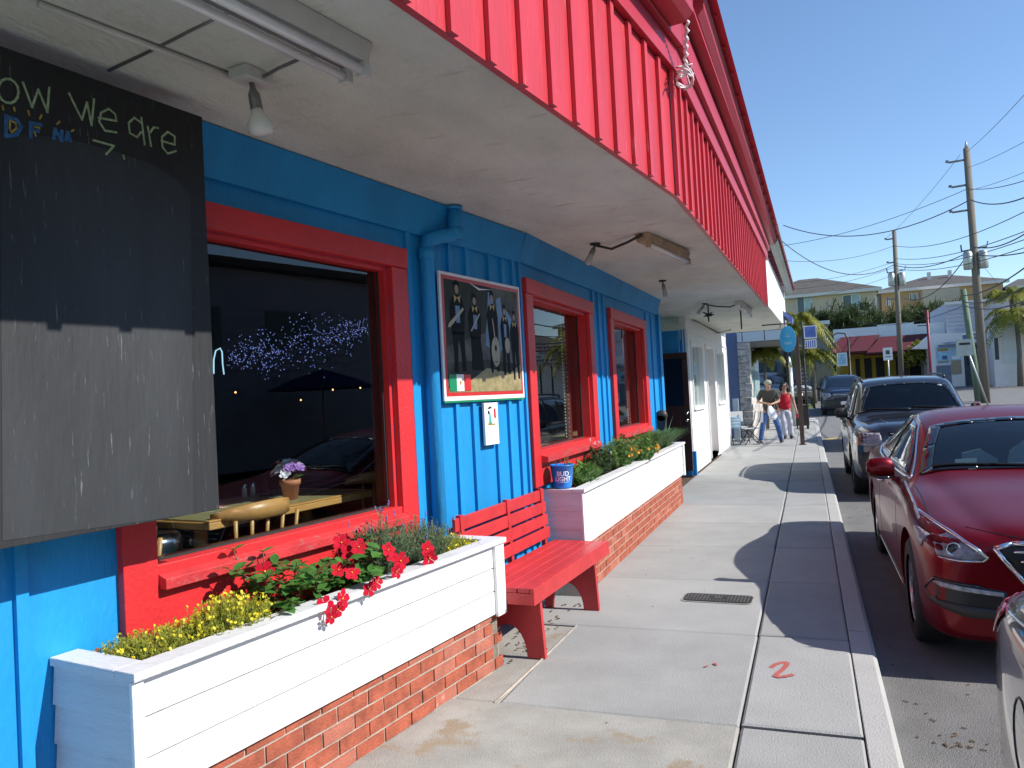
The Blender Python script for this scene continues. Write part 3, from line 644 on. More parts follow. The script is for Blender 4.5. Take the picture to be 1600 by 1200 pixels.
layer('print_shirts', 'print_blue', [[(u-w*.3, t-.26*(t-b)), (u+w*.3, t-.26*(t-b)), (u+w*.25, t-.45*(t-b)), (u-w*.25, t-.45*(t-b))] for u, b, t, w in (figs[0], figs[1], figs[3])], .0456)
layer('print_instruments', 'print_guitar', [ell(.62, .40, .055, .13, 16), [(.61, .5), (.625, .5), (.60, .68), (.59, .68)], [(.06, .57), (.075, .60), (.24, .74), (.25, .72), (.09, .57)], [(.32, .56), (.33, .55), (.44, .70), (.43, .71)], ell(.78, .46, .035, .07)], .0462)
layer('print_soundhole', 'print_black', [ell(.62, .43, .014, .028), rect(.60, .64, .31, .318)], .0468)
layer('print_canopy', 'print_white', [[(.32, .95), (.44, .90), (.60, .925), (.45, .915)]], .0468)
layer('print_flag', 'print_green', [rect(.05, .13, .075, .205)], .047); layer('print_flag', 'print_white', [rect(.13, .21, .075, .205)], .047); layer('print_flag', 'print_red', [rect(.21, .29, .075, .205)], .047)
layer('print_flag_emblem', 'print_yellow', [ell(.17, .14, .012, .018)], .0476)
SN = thing('notice', 'small white framed notice with a tiny green and red drawing below the poster', 'notice', F1 @ Vector((.03, -.72, 1.29)), R(-8))
m = MB(F1); m.box(.024, .044, -.90, -.715, 1.29, 1.585); m.build('frame', 'print_white', SN, bevel=.003)
m = MB(F1); m.box(.044, .0445, -.886, -.729, 1.305, 1.57); m.build('sheet', 'print_white', SN)
def nl(mt, pts, x, nm='print_figure'):
    m = MB(F1)
    for p in pts: flatter(F1, m, p, x)
    m.build(nm, mt, SN)
nl('print_black', [[(-0.865, 1.545), (-0.825, 1.54), (-0.795, 1.555), (-0.825, 1.56)], [(-0.860, 1.51), (-0.830, 1.50), (-0.835, 1.53), (-0.855, 1.53)]], .0452)
nl('print_teal', [[(-0.850, 1.44), (-0.810, 1.44), (-0.820, 1.51), (-0.840, 1.51)]], .0452); nl('print_red', [[(-0.775, 1.48), (-0.747, 1.47), (-0.750, 1.54), (-0.775, 1.545)]], .0452)
nl('print_yellow', [[(-0.865, 1.43), (-0.765, 1.425), (-0.765, 1.437), (-0.865, 1.442)]], .0455); nl('print_green', [[(-0.835, 1.43), (-0.815, 1.43), (-0.820, 1.465)]], .0458)

# ================================================================== FLOWER BOXES ON BRICK BASES
brm = proto('brick', MB().box(-.009, .0, -.098, .098, -.030, .030), 'brick'); brm2 = proto('brick_pale', MB().box(-.009, .0, -.098, .098, -.030, .030), 'brick_pale')
brh = proto('brick_half', MB().box(-.009, .0, -.044, .044, -.030, .030), 'brick')
def flowerbox(F, ya, yb, xo, zt, zs, label, lapn):
    th = thing('flower_box', label, 'flower box', F @ Vector((xo*.5, (ya+yb)/2, 0)), math.atan2(-(F[0][1]), F[1][1]), 'white flower boxes on brick bases')
    t = .025; rim = .095
    m = MB(F); hgt = (zt-.03-zs)/3
    for k in range(3):
        m = MB(F); z0 = zs+k*hgt+.003; z1 = zs+(k+1)*hgt-.003; m.box(xo-.022-t, xo-.022, ya+.10*0+.02, yb-.02, z0, z1); m.build('board', 'white_paint', th, bevel=.003)
    m = MB(F); m.box(xo-.055, xo-.0475, ya+.02, yb-.02, zs, zt-.03); m.build('lining', 'soil', th)
    m = MB(F); m.box(xo-.021, xo, yb-.10, yb, zs-.01, zt-.032); m.build('corner_board', 'white_paint', th, bevel=.003)
    m = MB(F); m.box(xo-.0215, xo-.004, ya-.013, ya+.03, zs-.01, zt-.032); m.build('corner_board', 'white_paint', th, bevel=.003)
    for yy, s in ((ya, -1), (yb, 1)):
        for k in range(3):
            z0 = zs+k*hgt; z1 = zs+(k+1)*hgt-.002; m = MB(F); a = yy+(.0 if s < 0 else 0)
            m.prism([(a+s*.012, z0), (a+s*.002, z1), (a-s*.012, z1), (a-s*.012, z0)], 'x', .01, xo-.022); m.build('lap_board', 'white_wood', th)
    # rim boards on top
    m = MB(F); m.box(xo-rim, xo+.012, ya-.015, yb+.015, zt-.03, zt); m.build('rim', 'white_wood', th, bevel=.003)
    m = MB(F); m.box(.005, xo-rim-.002, ya-.015, ya+.09, zt-.031, zt-.001); m.build('rim', 'white_wood', th, bevel=.003)
    m = MB(F); m.box(.005, xo-rim-.002, yb-.09, yb+.015, zt-.031, zt-.001); m.build('rim', 'white_wood', th, bevel=.003)
    # mulch
    m = MB(F); nx, ny = 9, int((yb-ya)*24); vs = []
    for j in range(ny+1):
        for i in range(nx+1): vs.append((.01+(xo-.07)*i/nx, ya+.03+(yb-ya-.06)*j/ny, zt-.075+rnd.uniform(0, .035)))
    m.add(vs, [(j*(nx+1)+i, j*(nx+1)+i+1, (j+1)*(nx+1)+i+1, (j+1)*(nx+1)+i) for j in range(ny) for i in range(nx)])
    for k in range(int((yb-ya)*160)):
        c = Vector((rnd.uniform(.03, xo-.12), rnd.uniform(ya+.06, yb-.08), zt-.045+rnd.uniform(-.01, .02))); a = rnd.uniform(0, 6.3); l = rnd.uniform(.012, .03); w = rnd.uniform(.004, .01)
        m.box(-l, l, -w, w, -.003, .003, T=T3(c) @ RZ(a) @ RX(rnd.uniform(-.6, .6)) @ RY(rnd.uniform(-.5, .5)))
    m.build('mulch', 'mulch', th, kind='stuff')
    # brick base
    xb = xo-.05; m = MB(F); m.box(xb-.2, xb-.007, ya+.06, yb-.03, -.05, zs-.002); m.box(.0, xb-.007, yb-.13, yb-.035, -.05, zs-.002); m.box(.0, xb-.007, ya+.065, ya+.17, -.05, zs-.002); m.build('mortar_core', 'mortar', th)
    nrow = int((zs-.0)/.0715)+1; zz = .036; row = 0
    while zz < zs-.005:
        yy = ya+.06+(.098 if row % 2 else .0)+.1; hz = 1.0
        if zz+.03 > zs-.004: hz = max(.2, (zs-.006-(zz-.03))/.06); zc = zz-.03+.03*hz
        else: zc = zz
        while yy < yb-.12:
            place(brm2 if rnd.random() < (.55 if yy > yb-.7 and yb < 0 else .12) else brm, 'brick', th, F @ T3((xb+rnd.uniform(-.002, .002), yy, zc)) @ RX(rnd.uniform(-.008, .008)) @ Matrix.Diagonal((1, 1, hz, 1))); yy += .207
        if yy-.1 < yb-.06: place(brh, 'brick', th, F @ T3((xb, yy-.052, zc)) @ Matrix.Diagonal((1, 1, hz, 1)))
        for xx in (xb-.101, xb-.308):
            place(brm, 'brick', th, F @ T3((xx, yb-.028, zc)) @ RZ(R(90)) @ Matrix.Diagonal((1, .85, hz, 1)))
        zz += .0725; row += 1
    return th
B1 = flowerbox(F1, -3.875, -1.455, .467, .775, .335, 'long white plank flower box in front of the big window, with pink and yellow flowers', 3)
B2 = flowerbox(F2, 5.86, 11.15, .355, .865, .405, 'long white plank flower box past the bench, with orange flowers and spiky grass', 3)

# ================================================================== PLANTS
def leaf_mesh(L, W, fold=.25, curl=.2, n=3):
    vs = []; fs = []
    prof = [(0, .05), (.25, .8), (.55, 1.0), (.82, .6), (1.0, .02)]
    for t, w in prof:
        z = -curl*L*t*t; vs += [(-W*.5*w, L*t, z+fold*W*.5*w), (0, L*t, z), (W*.5*w, L*t, z+fold*W*.5*w)]
    for i in range(len(prof)-1):
        a = i*3; fs += [(a, a+1, a+4, a+3), (a+1, a+2, a+5, a+4)]
    return vs, fs
def orient(p, d, roll=0):
    d = Vector(d).normalized(); q = d.to_track_quat('Y', 'Z'); return T3(p) @ q.to_matrix().to_4x4() @ RY(roll)
def scatter_leaves(m, c, rad, n, L, W, up=.4, shape=None, F=None):
    lv, lf = leaf_mesh(L, W)
    for k in range(n):
        while True:
            q = Vector((rnd.uniform(-1, 1), rnd.uniform(-1, 1), rnd.uniform(-.2, 1)))
            if q.length < 1: break
        p = Vector(c)+Vector((q.x*rad[0], q.y*rad[1], q.z*rad[2])); d = q*.8+Vector((rnd.uniform(-.6, .6), rnd.uniform(-.6, .6), up+rnd.uniform(-.4, .5)))
        s = rnd.uniform(.6, 1.15); m.add(lv, lf, True, orient(p, d, rnd.uniform(-.9, .9)) @ Matrix.Scale(s, 4))
def flower5(r, cup=.35):
    vs = [(0, 0, 0)]; fs = []
    for k in range(5):
        a = 2*math.pi*k/5
        b = len(vs)
        for (dr, da, h) in ((.2, -.5, .05), (.72, -.60, .28), (1.0, -.22, .36), (.95, .25, .30), (.68, .58, .24), (.2, .5, .05)):
            vs.append((r*dr*math.cos(a+da), r*dr*math.sin(a+da), r*h*cup))
        fs.append((b, b+1, b+2, b+3, b+4, b+5)); fs.append((0, b, b+5))
    return vs, fs
ZB1 = .775-.05; ZB2 = .865-.05
# sedum mats
def sedum(F, c, rad, n, label, fl):
    th = thing('sedum_plant', label, 'plant', F @ Vector(c), 0, 'plants in the first flower box')
    m = MB(F); s = MB(F); fm = MB(F)
    for k in range(n):
        a = rnd.uniform(0, 6.283); rr = math.sqrt(rnd.random()); x = c[0]+rad[0]*rr*math.cos(a); y = c[1]+rad[1]*rr*math.sin(a); h = rad[2]*(1-.55*rr*rr)*rnd.uniform(.55, 1.1)
        tip = Vector((x+rnd.uniform(-.04, .05), y+rnd.uniform(-.04, .04), c[2]+h)); b = Vector((x, y, c[2]-.01)); s.tube([b, (b+tip)/2+Vector((rnd.uniform(-.01, .01), rnd.uniform(-.01, .01), 0)), tip], .0013, 3, cap=False)
        for j in range(9):
            t = .35+.65*j/8; p = b.lerp(tip, t); an = j*2.4+k; d = Vector((math.cos(an), math.sin(an), .5)); e = p+d*.014; w = Vector((-d.y, d.x, 0))*.003
            m.add([p-w, e, p+w], [(0, 1, 2)])
        if rnd.random() < fl:
            for j in range(4):
                p = tip+Vector((rnd.uniform(-.010, .010), rnd.uniform(-.010, .010), rnd.uniform(-.004, .008))); v, f = flower5(.006); fm.add(v, f, False, orient(p, (rnd.uniform(-1, 1), rnd.uniform(-1, 1), .3)) @ RX(R(-90)))
    m.build('foliage', 'leaf_lime', th); s.build('stem', 'leaf_lime', th)
    if fm.v: fm.build('blossom', 'petal_yellow', th)
    return th
sedum(F1, (.215, -3.62, ZB1), (.17, .20, .09), 430, 'low lime sedum with yellow flowers at the near end of first box', .10)
sedum(F1, (.27, -3.34, ZB1), (.14, .20, .15), 430, 'taller yellow flowering sedum between the low sedum and the glossy leaves', .32)
sedum(F1, (.22, -1.72, ZB1), (.17, .20, .10), 380, 'lime sedum at the bench end of the first flower box', .12)
# glossy flowering vine
TH = thing('flowering_vine', 'glossy green vine with pink red trumpet flowers in the first flower box', 'plant', F1 @ Vector((.3, -2.85, ZB1)), R(-8), 'plants in the first flower box')
lv, lf = leaf_mesh(.080, .050, .18, .25); gl = proto('leaf', MB().add(lv, lf, True), 'leaf_glossy'); lv, lf = leaf_mesh(.060, .038, .25, .1); gl2 = proto('leaf', MB().add(lv, lf, True), 'leaf_glossy')
sm_ = MB(F1)
for k in range(30):
    b = Vector((rnd.uniform(.10, .38), rnd.uniform(-3.12, -2.45), ZB1)); out = Vector((rnd.uniform(-.10, .20), rnd.uniform(-.22, .20), rnd.uniform(.06, .22))); e = b+out; mid = b+out*.5+Vector((0, 0, .05)); sm_.tube([b, mid, e], .0028, 4)
    for j in range(14):
        t = .1+.9*j/13; p = (b.lerp(mid, t*2) if t < .5 else mid.lerp(e, t*2-1)); a = j*2.6+k
        d = Vector((math.cos(a)+.35, math.sin(a)-.15, rnd.uniform(.1, .7)))
        place(gl if j % 3 else gl2, 'leaf', TH, F1 @ orient(p, d, rnd.uniform(-.5, .5)) @ Matrix.Scale(rnd.uniform(.75, 1.15), 4))
sm_.tube([(.12, -3.05, ZB1), (.10, -3.10, ZB1+.15), (.07, -3.12, ZB1+.28)], .0025, 4); sm_.tube([(.12, -2.95, ZB1), (.10, -2.98, ZB1+.15), (.12, -3.0, ZB1+.25)], .0025, 4); sm_.build('stem', 'stem_brown', TH)
for p in ((.07, -3.12, ZB1+.28), (.12, -3.0, ZB1+.25), (.08, -3.08, ZB1+.2)):
    for s in (-1, 1): place(gl2, 'leaf', TH, F1 @ orient(p, (.3, s, .4)))
fv, ff = flower5(.044, .4); tr = MB(); tr.add(fv, ff, False, T3((0, 0, .02))); tr.tube([(0, 0, -.025), (0, 0, .0), (0, 0, .02)], [.004, .006, .010], 6, cap=False); fp = proto('flower', tr, 'petal_pink')
cm = proto('flower_centre', MB().ball((0, 0, .022), .005, 6), 'petal_gold')
for q in ((.455, -2.99, .765, .9, -.5, .2), (.47, -2.93, .735, 1, -.4, -.1), (.46, -2.90, .765, 1, .1, .2), (.475, -2.98, .72, 1, -.2, -.3), (.40, -2.83, .87, .7, -.5, .5), (.42, -2.77, .845, .8, -.4, .5), (.475, -2.72, .77, 1, -.5, .1), (.475, -2.67, .785, 1, -.2, .2),
          (.34, -2.62, .93, .8, -.6, .4), (.31, -2.70, .96, .6, -.6, .6), (.30, -2.65, .91, .8, -.6, .2), (.42, -2.48, .865, .9, -.5, .4), (.43, -2.43, .835, .9, -.4, .1), (.46, -2.50, .80, 1, -.4, 0), (.44, -2.22, .85, 1, -.3, .2), (.45, -2.21, .81, 1, -.6, -.2), (.43, -2.52, .90, .9, -.3, .4), (.18, -3.05, .90, .6, -.6, .3)):
    Mw = F1 @ T3(q[:3]) @ Vector(q[3:]).normalized().to_track_quat('Z', 'Y').to_matrix().to_4x4() @ Matrix.Scale(rnd.uniform(.75, 1.1), 4)
    f = place(fp, 'flower', TH, Mw)
    place(cm, 'flower_centre', f, Mw)
# lavender like shrub
def shrub(F, c, rad, n, label, L, W, mt, stems='leaf_sage', spikes=0, grp='plants in the first flower box', name='herb_shrub', flm='petal_lav', per=14):
    th = thing(name, label, 'plant', F @ Vector(c), 0, grp); m = MB(F); s = MB(F); fm = MB(F); lv, lf = leaf_mesh(L, W)
    for k in range(n):
        a = rnd.uniform(0, 6.283); rr = rnd.random()**.6; b = Vector((c[0]+rad[0]*.45*rr*math.cos(a), c[1]+rad[1]*.45*rr*math.sin(a), c[2]-.01))
        e = Vector((c[0]+rad[0]*rr*math.cos(a), c[1]+rad[1]*rr*math.sin(a), c[2]+rad[2]*(1-.4*rr)*rnd.uniform(.6, 1.1))); s.tube([b, b.lerp(e, .5)+Vector((rnd.uniform(-.01, .01), 0, .01)), e], .0014, 3, cap=False)
        for j in range(per):
            t = .2+.8*j/(per-1); p = b.lerp(e, t); an = j*2.4+k; d = Vector((math.cos(an), math.sin(an), .9)); m.add(lv, lf, True, orient(p, d, rnd.uniform(-.4, .4)) @ Matrix.Scale(rnd.uniform(.7, 1.2), 4))
        if k < spikes:
            e2 = e+Vector((rnd.uniform(-.03, .03), rnd.uniform(-.03, .03), rnd.uniform(.05, .11))); s.tube([e, e2], .0013, 3, cap=False)
            for j in range(5): fm.ball(e2-Vector((rnd.uniform(-.004, .004), rnd.uniform(-.004, .004), j*.006)), .0045, 4)
    m.build('foliage', mt, th); s.build('stem', stems, th)
    if fm.v: fm.build('blossom', flm, th)
    return th
shrub(F1, (.25, -2.32, ZB1), (.18, .22, .32), 220, 'grey green lavender bush behind the pink flowers, nearer the camera', .026, .0055, 'leaf_sage', spikes=12)
shrub(F1, (.25, -2.0, ZB1), (.18, .22, .26), 230, 'dense grey green lavender bush next to the lime sedum at the bench end', .026, .0055, 'leaf_sage', spikes=10)
g2 = 'plants in the second flower box'
shrub(F2, (.17, 6.42, ZB2), (.17, .34, .20), 60, 'clump of narrow arching green leaves right behind the blue bucket', .11, .026, 'leaf_mid', 'leaf_mid', grp=g2, name='leafy_plant', per=8)
shrub(F2, (.15, 7.05, ZB2), (.17, .34, .28), 70, 'dark leafy plant with a few cream flowers between arching leaves and orange flowers', .055, .028, 'leaf_dark', 'stem_brown', spikes=5, grp=g2, name='leafy_plant', flm='print_white', per=10)
def lantana(c, rad, n, label, nf):
    th = shrub(F2, c, rad, n, label, .048, .024, 'leaf_mid', 'stem_brown', grp=g2, name='orange_flower_bush', per=12)
    for k in range(nf):
        a = rnd.uniform(0, 6.28); rr = rnd.uniform(.5, 1.05); p = Vector((c[0]+rad[0]*rr*math.cos(a)+.02, c[1]+rad[1]*rr*math.sin(a), c[2]+rad[2]*(1.05-.6*rr)*rnd.uniform(.7, 1.2))); m = MB(F2)
        for j in range(9): 
            d = Vector((rnd.uniform(-1, 1), rnd.uniform(-1, 1), rnd.uniform(-.2, 1))).normalized(); v, f = flower5(.013); m.add(v, f, False, T3(p+d*.012) @ d.to_track_quat('Z', 'Y').to_matrix().to_4x4())
        m.build('flower', 'petal_gold', th)
lantana((.19, 7.75, ZB2), (.20, .42, .36), 120, 'leafy bush dotted with orange flowers, nearer one behind the rim', 12)
lantana((.25, 8.50, ZB2), (.21, .45, .32), 120, 'orange flowering bush spilling over the white rim beside the grass', 16)
def grass(c, rad, n, L, label, mt, wid=.006, name='grass_clump', droop=.5):
    th = thing(name, label, 'plant', F2 @ Vector(c), 0, g2); m = MB(F2)
    for k in range(n):
        a = rnd.uniform(0, 6.283); b = Vector((c[0]+rnd.uniform(-.05, .05), c[1]+rnd.uniform(-.12, .12), c[2])); l = L*rnd.uniform(.6, 1.1); o = Vector((math.cos(a)*rad, math.sin(a)*rad*1.8, 0))*rnd.uniform(.4, 1); pts = []
        for j in range(6):
            t = j/5; pts.append(b+o*t*l*2+Vector((0, 0, l*(t*1.1-droop*1.3*t*t))))
        w = Vector((-math.sin(a), math.cos(a), 0))*wid; vs = []
        for j, p in enumerate(pts): q = w*(1-.9*(j/5)**1.5); vs += [p-q, p+q]
        m.add(vs, [(2*j, 2*j+1, 2*j+3, 2*j+2) for j in range(5)], True)
    m.build('foliage', mt, th); return th
grass((.19, 9.6, ZB2), .42, 700, .62, 'tall arching clump of dark green grass leaves in second box', 'leaf_grass')
grass((.20, 10.4, ZB2), .42, 380, .55, 'blue green grass clump at the far end of second box', 'leaf_grass')
AG = thing('agave', 'pale spiky plant with broad pointed blades rising above the grass', 'plant', F2 @ Vector((.17, 9.0, ZB2)), 0, g2)
for (y, o, L, w) in ((8.9, (.02, .05, 1), .46, .022), (9.0, (.0, -.75, .9), .48, .018), (10.6, (.15, .35, .9), .55, .016), (10.5, (.1, .15, 1), .50, .014), (10.7, (.5, .6, .55), .5, .02), (10.0, (.1, -.6, .8), .4, .014), (9.5, (.3, -.2, 1), .36, .013)):
    m = MB(F2); d = Vector(o).normalized(); b = Vector((.16, y, ZB2-.02)); q = Vector((0.3, 1, 0)).normalized()*w; vs = []
    for j in range(6):
        t = j/5; p = b+d*L*t+Vector((o[0]*.2, o[1]*.15, -.10*abs(o[1]))) * t*t; k = (1-.97*t**1.6); vs += [p-q*k, p+Vector((-.006*k, 0, 0)), p+q*k]
    m.add(vs, [(3*j+i, 3*j+i+1, 3*j+i+4, 3*j+i+3) for j in range(5) for i in (0, 1)], True); m.build('leaf', 'leaf_blue', AG)
# blue bucket
BK = thing('bucket', 'bright blue bucket with white lettering standing on the near end of the second flower box', 'bucket', F2 @ Vector((.155, 5.90, .866)))
bc = F2 @ Vector((.165, 5.93, .866)); m = MB(T3(bc))
m.lathe([(.001, .004), (.070, .004), (.074, .02), (.094, .178), (.100, .180), (.100, .19), (.092, .19), (.070, .02)], n=32); m.build('pail', 'bucket', BK)
m = MB(T3(bc)); m.lathe([(.001, .15), (.088, .15)], n=20); m.build('soil', 'soil', BK)
m = MB(T3(bc))
for k in range(8):
    a = rnd.uniform(0, 6.28); m.tube([(.04*math.cos(a), .04*math.sin(a), .15), (.07*math.cos(a), .07*math.sin(a), rnd.uniform(.24, .33))], [.003, .0015], 4)
m.build('stem', 'stem_red', BK)
def wraptext(s, size, z, off):
    vs, fs = text_polys(s, size, .0012); m = MB(T3(bc)); out = []
    for v in vs:
        r = .074+(.094-.074)*((z+v.y)-.02)/.158+.0012; a = -math.pi/2+R(22)+v.x/r; out.append((r*math.cos(a), r*math.sin(a), z+v.y))
    m.add(out, fs); return m.build('lettering', 'print_white', BK)
wraptext('BUD', .052, .120, 0); wraptext('LIGHT', .048, .078, 0)
m = MB(T3(bc)); 
for k in range(12):
    a0 = -math.pi/2+R(22)+R(-34+68*k/12); a1 = a0+R(68/12); r = .0805; m.add([(r*math.cos(a0), r*math.sin(a0), .052), (r*math.cos(a1), r*math.sin(a1), .052), (r*math.cos(a1), r*math.sin(a1), .055), (r*math.cos(a0), r*math.sin(a0), .055)], [(0, 1, 2, 3)])
m.build('lettering_underline', 'print_white', BK)

# ================================================================== BENCH
BR = R(-3); BN = thing('bench', 'red painted slatted bench between the two white flower boxes', 'bench', (-1.79, 4.95, 0), BR); MBn = WM[BN.name]
# local: x out to street, y along
bl0, bl1 = -.655, .83
for k in range(5):
    m = MB(MBn); x0 = -.20+k*.085; m.box(x0, x0+.079, bl0, bl1, .445, .475); m.build('seat_slat', 'red_bench', BN, bevel=.004)
m = MB(MBn); m.box(.226, .250, bl0-.01, bl1+.01, .375, .478); m.build('front_rail', 'red_bench', BN, bevel=.004)
for q in (bl0, bl1-.03): m = MB(MBn); m.box(-.19, .225, q, q+.03, .375, .443); m.build('end_rail', 'red_bench', BN)
for k in range(4):
    m = MB(MBn); z0 = .50+k*.098; x = -.235-.012*k; m.box(x-.012, x+.012, bl0, bl1, z0, z0+.083); m.build('back_slat', 'red_bench', BN, bevel=.004)
for y in (-.60, .10, .74):
    m = MB(MBn); m.prism([(-.25, .1), (-.216, .1), (-.252, .89), (-.285, .89)], 'y', y, y+.04); m.build('back_post', 'red_bench', BN)
for y in (-.46, .62):
    m = MB(MBn); arcp = [(-.02+.125*math.cos(R(a)), .0+.20*math.sin(R(a))) for a in range(0, 181, 15)]
    pts = [(.21, 0), (.195, .37), (.215, .443), (-.19, .443), (-.20, .0)] + arcp[::-1]
    # split into quads fan so the arch stays clean
    top = .443; m2 = MB(MBn); xs_ = [(.225, .19)] 
    L_ = [(.215, 0), (.20, .44)]; 
    outer = [(-.205, 0), (-.205, .44)]
    vs = []; cols = [-.205] + [p[0] for p in arcp[::-1]] + [.215]; bot = [0]+[p[1] for p in arcp[::-1]]+[0]
    # left block, arch columns, right block
    polys = [[(-.205, 0), (arcp[-1][0], 0), (arcp[-1][0], top), (-.205, top)], [(arcp[0][0], 0), (.222, 0), (.20, top), (arcp[0][0], top)]]
    for a, b in zip(arcp[::-1][:-1], arcp[::-1][1:]): polys.append([a, b, (b[0], top), (a[0], top)])
    for p in polys: m.prism(p, 'y', y-.018, y+.018)
    m.build('leg', 'red_bench', BN)

# covers and litter on the pavement
UC = thing('utility_cover', 'dark rectangular metal cover let into the pavement beside the bench', 'manhole cover', (-.73, 6.02, 0), R(-2)); M = WM[UC.name]
def rrect(w, h, r, n=5):
    o = []
    for cx, cy, a in ((w-r, h-r, 0), (-w+r, h-r, 90), (-w+r, -h+r, 180), (w-r, -h+r, 270)):
        for k in range(n+1): t = R(a+90*k/n); o.append((cx+r*math.cos(t), cy+r*math.sin(t)))
    return o
m = MB(M); m.prism(rrect(.265, .125, .05), 'z', .0, .006); m.build('frame', 'concrete_old', UC)
m = MB(M); m.prism(rrect(.25, .11, .045), 'z', .006, .010); m.build('lid', 'metal_dark', UC)
m = MB(M)
for i in range(19):
    for j in range(7): 
        if abs(i-9) < 3 and abs(j-3) < 2: continue
        m.box(-.225+i*.025-.007, -.225+i*.025+.007, -.08+j*.0265-.007, -.08+j*.0265+.007, .010, .0125, T=RZ(0))
m.build('stud', 'metal_grey', UC)
m = MB(M); m.box(-.03, .03, -.012, .012, .0102, .014); m.build('grip', 'metal_grey', UC)
m = MB(); m.lathe([(.055, .002), (.055, -.07), (.001, -.07)], (-1.70, 4.62, 0), 16); m.lathe([(.055, .003), (.065, .003)], (-1.70, 4.62, 0), 16)
tag(origin(m.build('cleanout_hole', 'dirt'), (-1.7, 4.62, 0)), 'round dark hole in the concrete under the red bench', 'drain')
m = MB()
for k in range(40):
    x = rnd.uniform(-1.6, .2); y = 2.2+rnd.random()**1.3*12; m.box(-rnd.uniform(.002, .010), .004, -.003, .003, .004, .006, T=T3((x, y, 0)) @ RZ(rnd.uniform(0, 6)))
for k in range(64):
    x = rnd.uniform(.33, .95); y = rnd.uniform(2.2, 6) if k > 24 else rnd.gauss(10.8, .5); z = -.116
    if k > 46: x = rnd.gauss(.55, .07); y = rnd.gauss(4.1, .04)
    m.box(-rnd.uniform(.004, .03), .006, -.002, .003, 0, .003, T=T3((x, y, z)) @ RZ(rnd.uniform(0, 6)))
for k in range(34): m.box(-rnd.uniform(.005, .02), .008, -.005, .005, 0, .005, T=T3((rnd.uniform(-1.95, -1.7), rnd.uniform(4.3, 5.7), .004)) @ RZ(rnd.uniform(0, 6)) @ RY(.2))
m.build('leaf_litter', 'leaf_dry', kind='stuff').__setitem__('label', 'scattered dry leaf bits on pavement and gutter')

exec_interior = True
# ================================================================== INSIDE THE WINDOWS
FL = .30
def wchair(u, x, rz, label):
    th = thing('wooden_chair', label, 'chair', F1 @ Vector((x, u, FL)), R(-8)+rz, 'wooden chairs inside the restaurant'); M = WM[th.name]
    m = MB(M); m.prism(rrect(.21, .21, .07), 'z', .42, .455); m.build('seat', 'wood', th, bevel=.004)
    for sx in (-1, 1):
        for sy in (-1, 1):
            m = MB(M); m.tube([(sx*.20, sy*.20, 0), (sx*.18, sy*.18, .15), (sx*.165, sy*.165, .28), (sx*.15, sy*.15, .42)], [.013, .021, .015, .020], 8); m.build('leg', 'wood', th)
    for sx in (-.2, -.10, 0, .10, .2):
        m = MB(M); m.tube([(sx*.8, -.18, .45), (sx*.9, -.20, .55), (sx, -.215, .64), (sx*1.05, -.23, .77)], [.008, .015, .009, .011], 8); m.build('spindle', 'wood', th)
    m = MB(M); n = 12; vs = []
    for k in range(n+1):
        a = R(-62+124*k/n); r0 = .27; h = .088-.045*(abs(k-6)/6)**2
        for dr in (0, .022):
            for z in (.762, .762+h): vs.append(((r0+dr)*math.sin(a), .04-(r0+dr)*math.cos(a)*1.05, z))
    fs = [(0, 1, 3, 2), (4*n, 4*n+2, 4*n+3, 4*n+1)]
    for k in range(n):
        a = 4*k; b = a+4; fs += [(a, b, b+1, a+1), (a+2, a+3, b+3, b+2), (a+1, b+1, b+3, a+3), (a, a+2, b+2, b)]
    m.add(vs, fs, True); m.build('backrest', 'wood', th); return th
TB = thing('dining_table', 'wooden restaurant table with light top inside the big window', 'table', F1 @ Vector((-.72, -2.26, FL)), R(-8)); M = WM[TB.name]
tz = 1.08-FL
m = MB(M); m.box(-.37, .33, -.62, .56, tz-.008, tz+.0); m.build('top', 'table_top', TB)
m = MB(M); m.box(-.39, .37, -.64, .60, tz-.045, tz-.009); m.box(.3305, .37, -.64, .60, tz-.0085, tz+.002); m.box(-.37, .33, .561, .60, tz-.0085, tz+.002); m.build('edge', 'wood', TB, bevel=.006)
for s in (-.4, .4):
    m = MB(M); m.tube([(0, s, .02), (0, s, tz-.05)], .035, 10); m.build('leg', 'wood', TB)
wchair(-2.60, -.50, R(90), 'wooden chair with curved back in front of the restaurant table')
wchair(-3.42, -.50, R(80), 'wooden chair half hidden below the chalkboard inside the window')
wchair(-1.42, -.62, R(180), 'wooden chair at the far end of the restaurant table')
wchair(-2.5, -1.6, R(-90), 'wooden chair behind the table, deep in the dark')
m = MB(); c = F1 @ Vector((-.55, -3.07, FL)); m.lathe([(.001, 0)]+[(.13+.008*(k % 2), .03+k*.045) for k in range(16)]+[(.12, .74), (.001, .74)], c, 24)
tag(origin(m.build('steel_stool', 'steel'), c), 'ribbed shiny steel drum stool beside the wooden chair', 'stool')
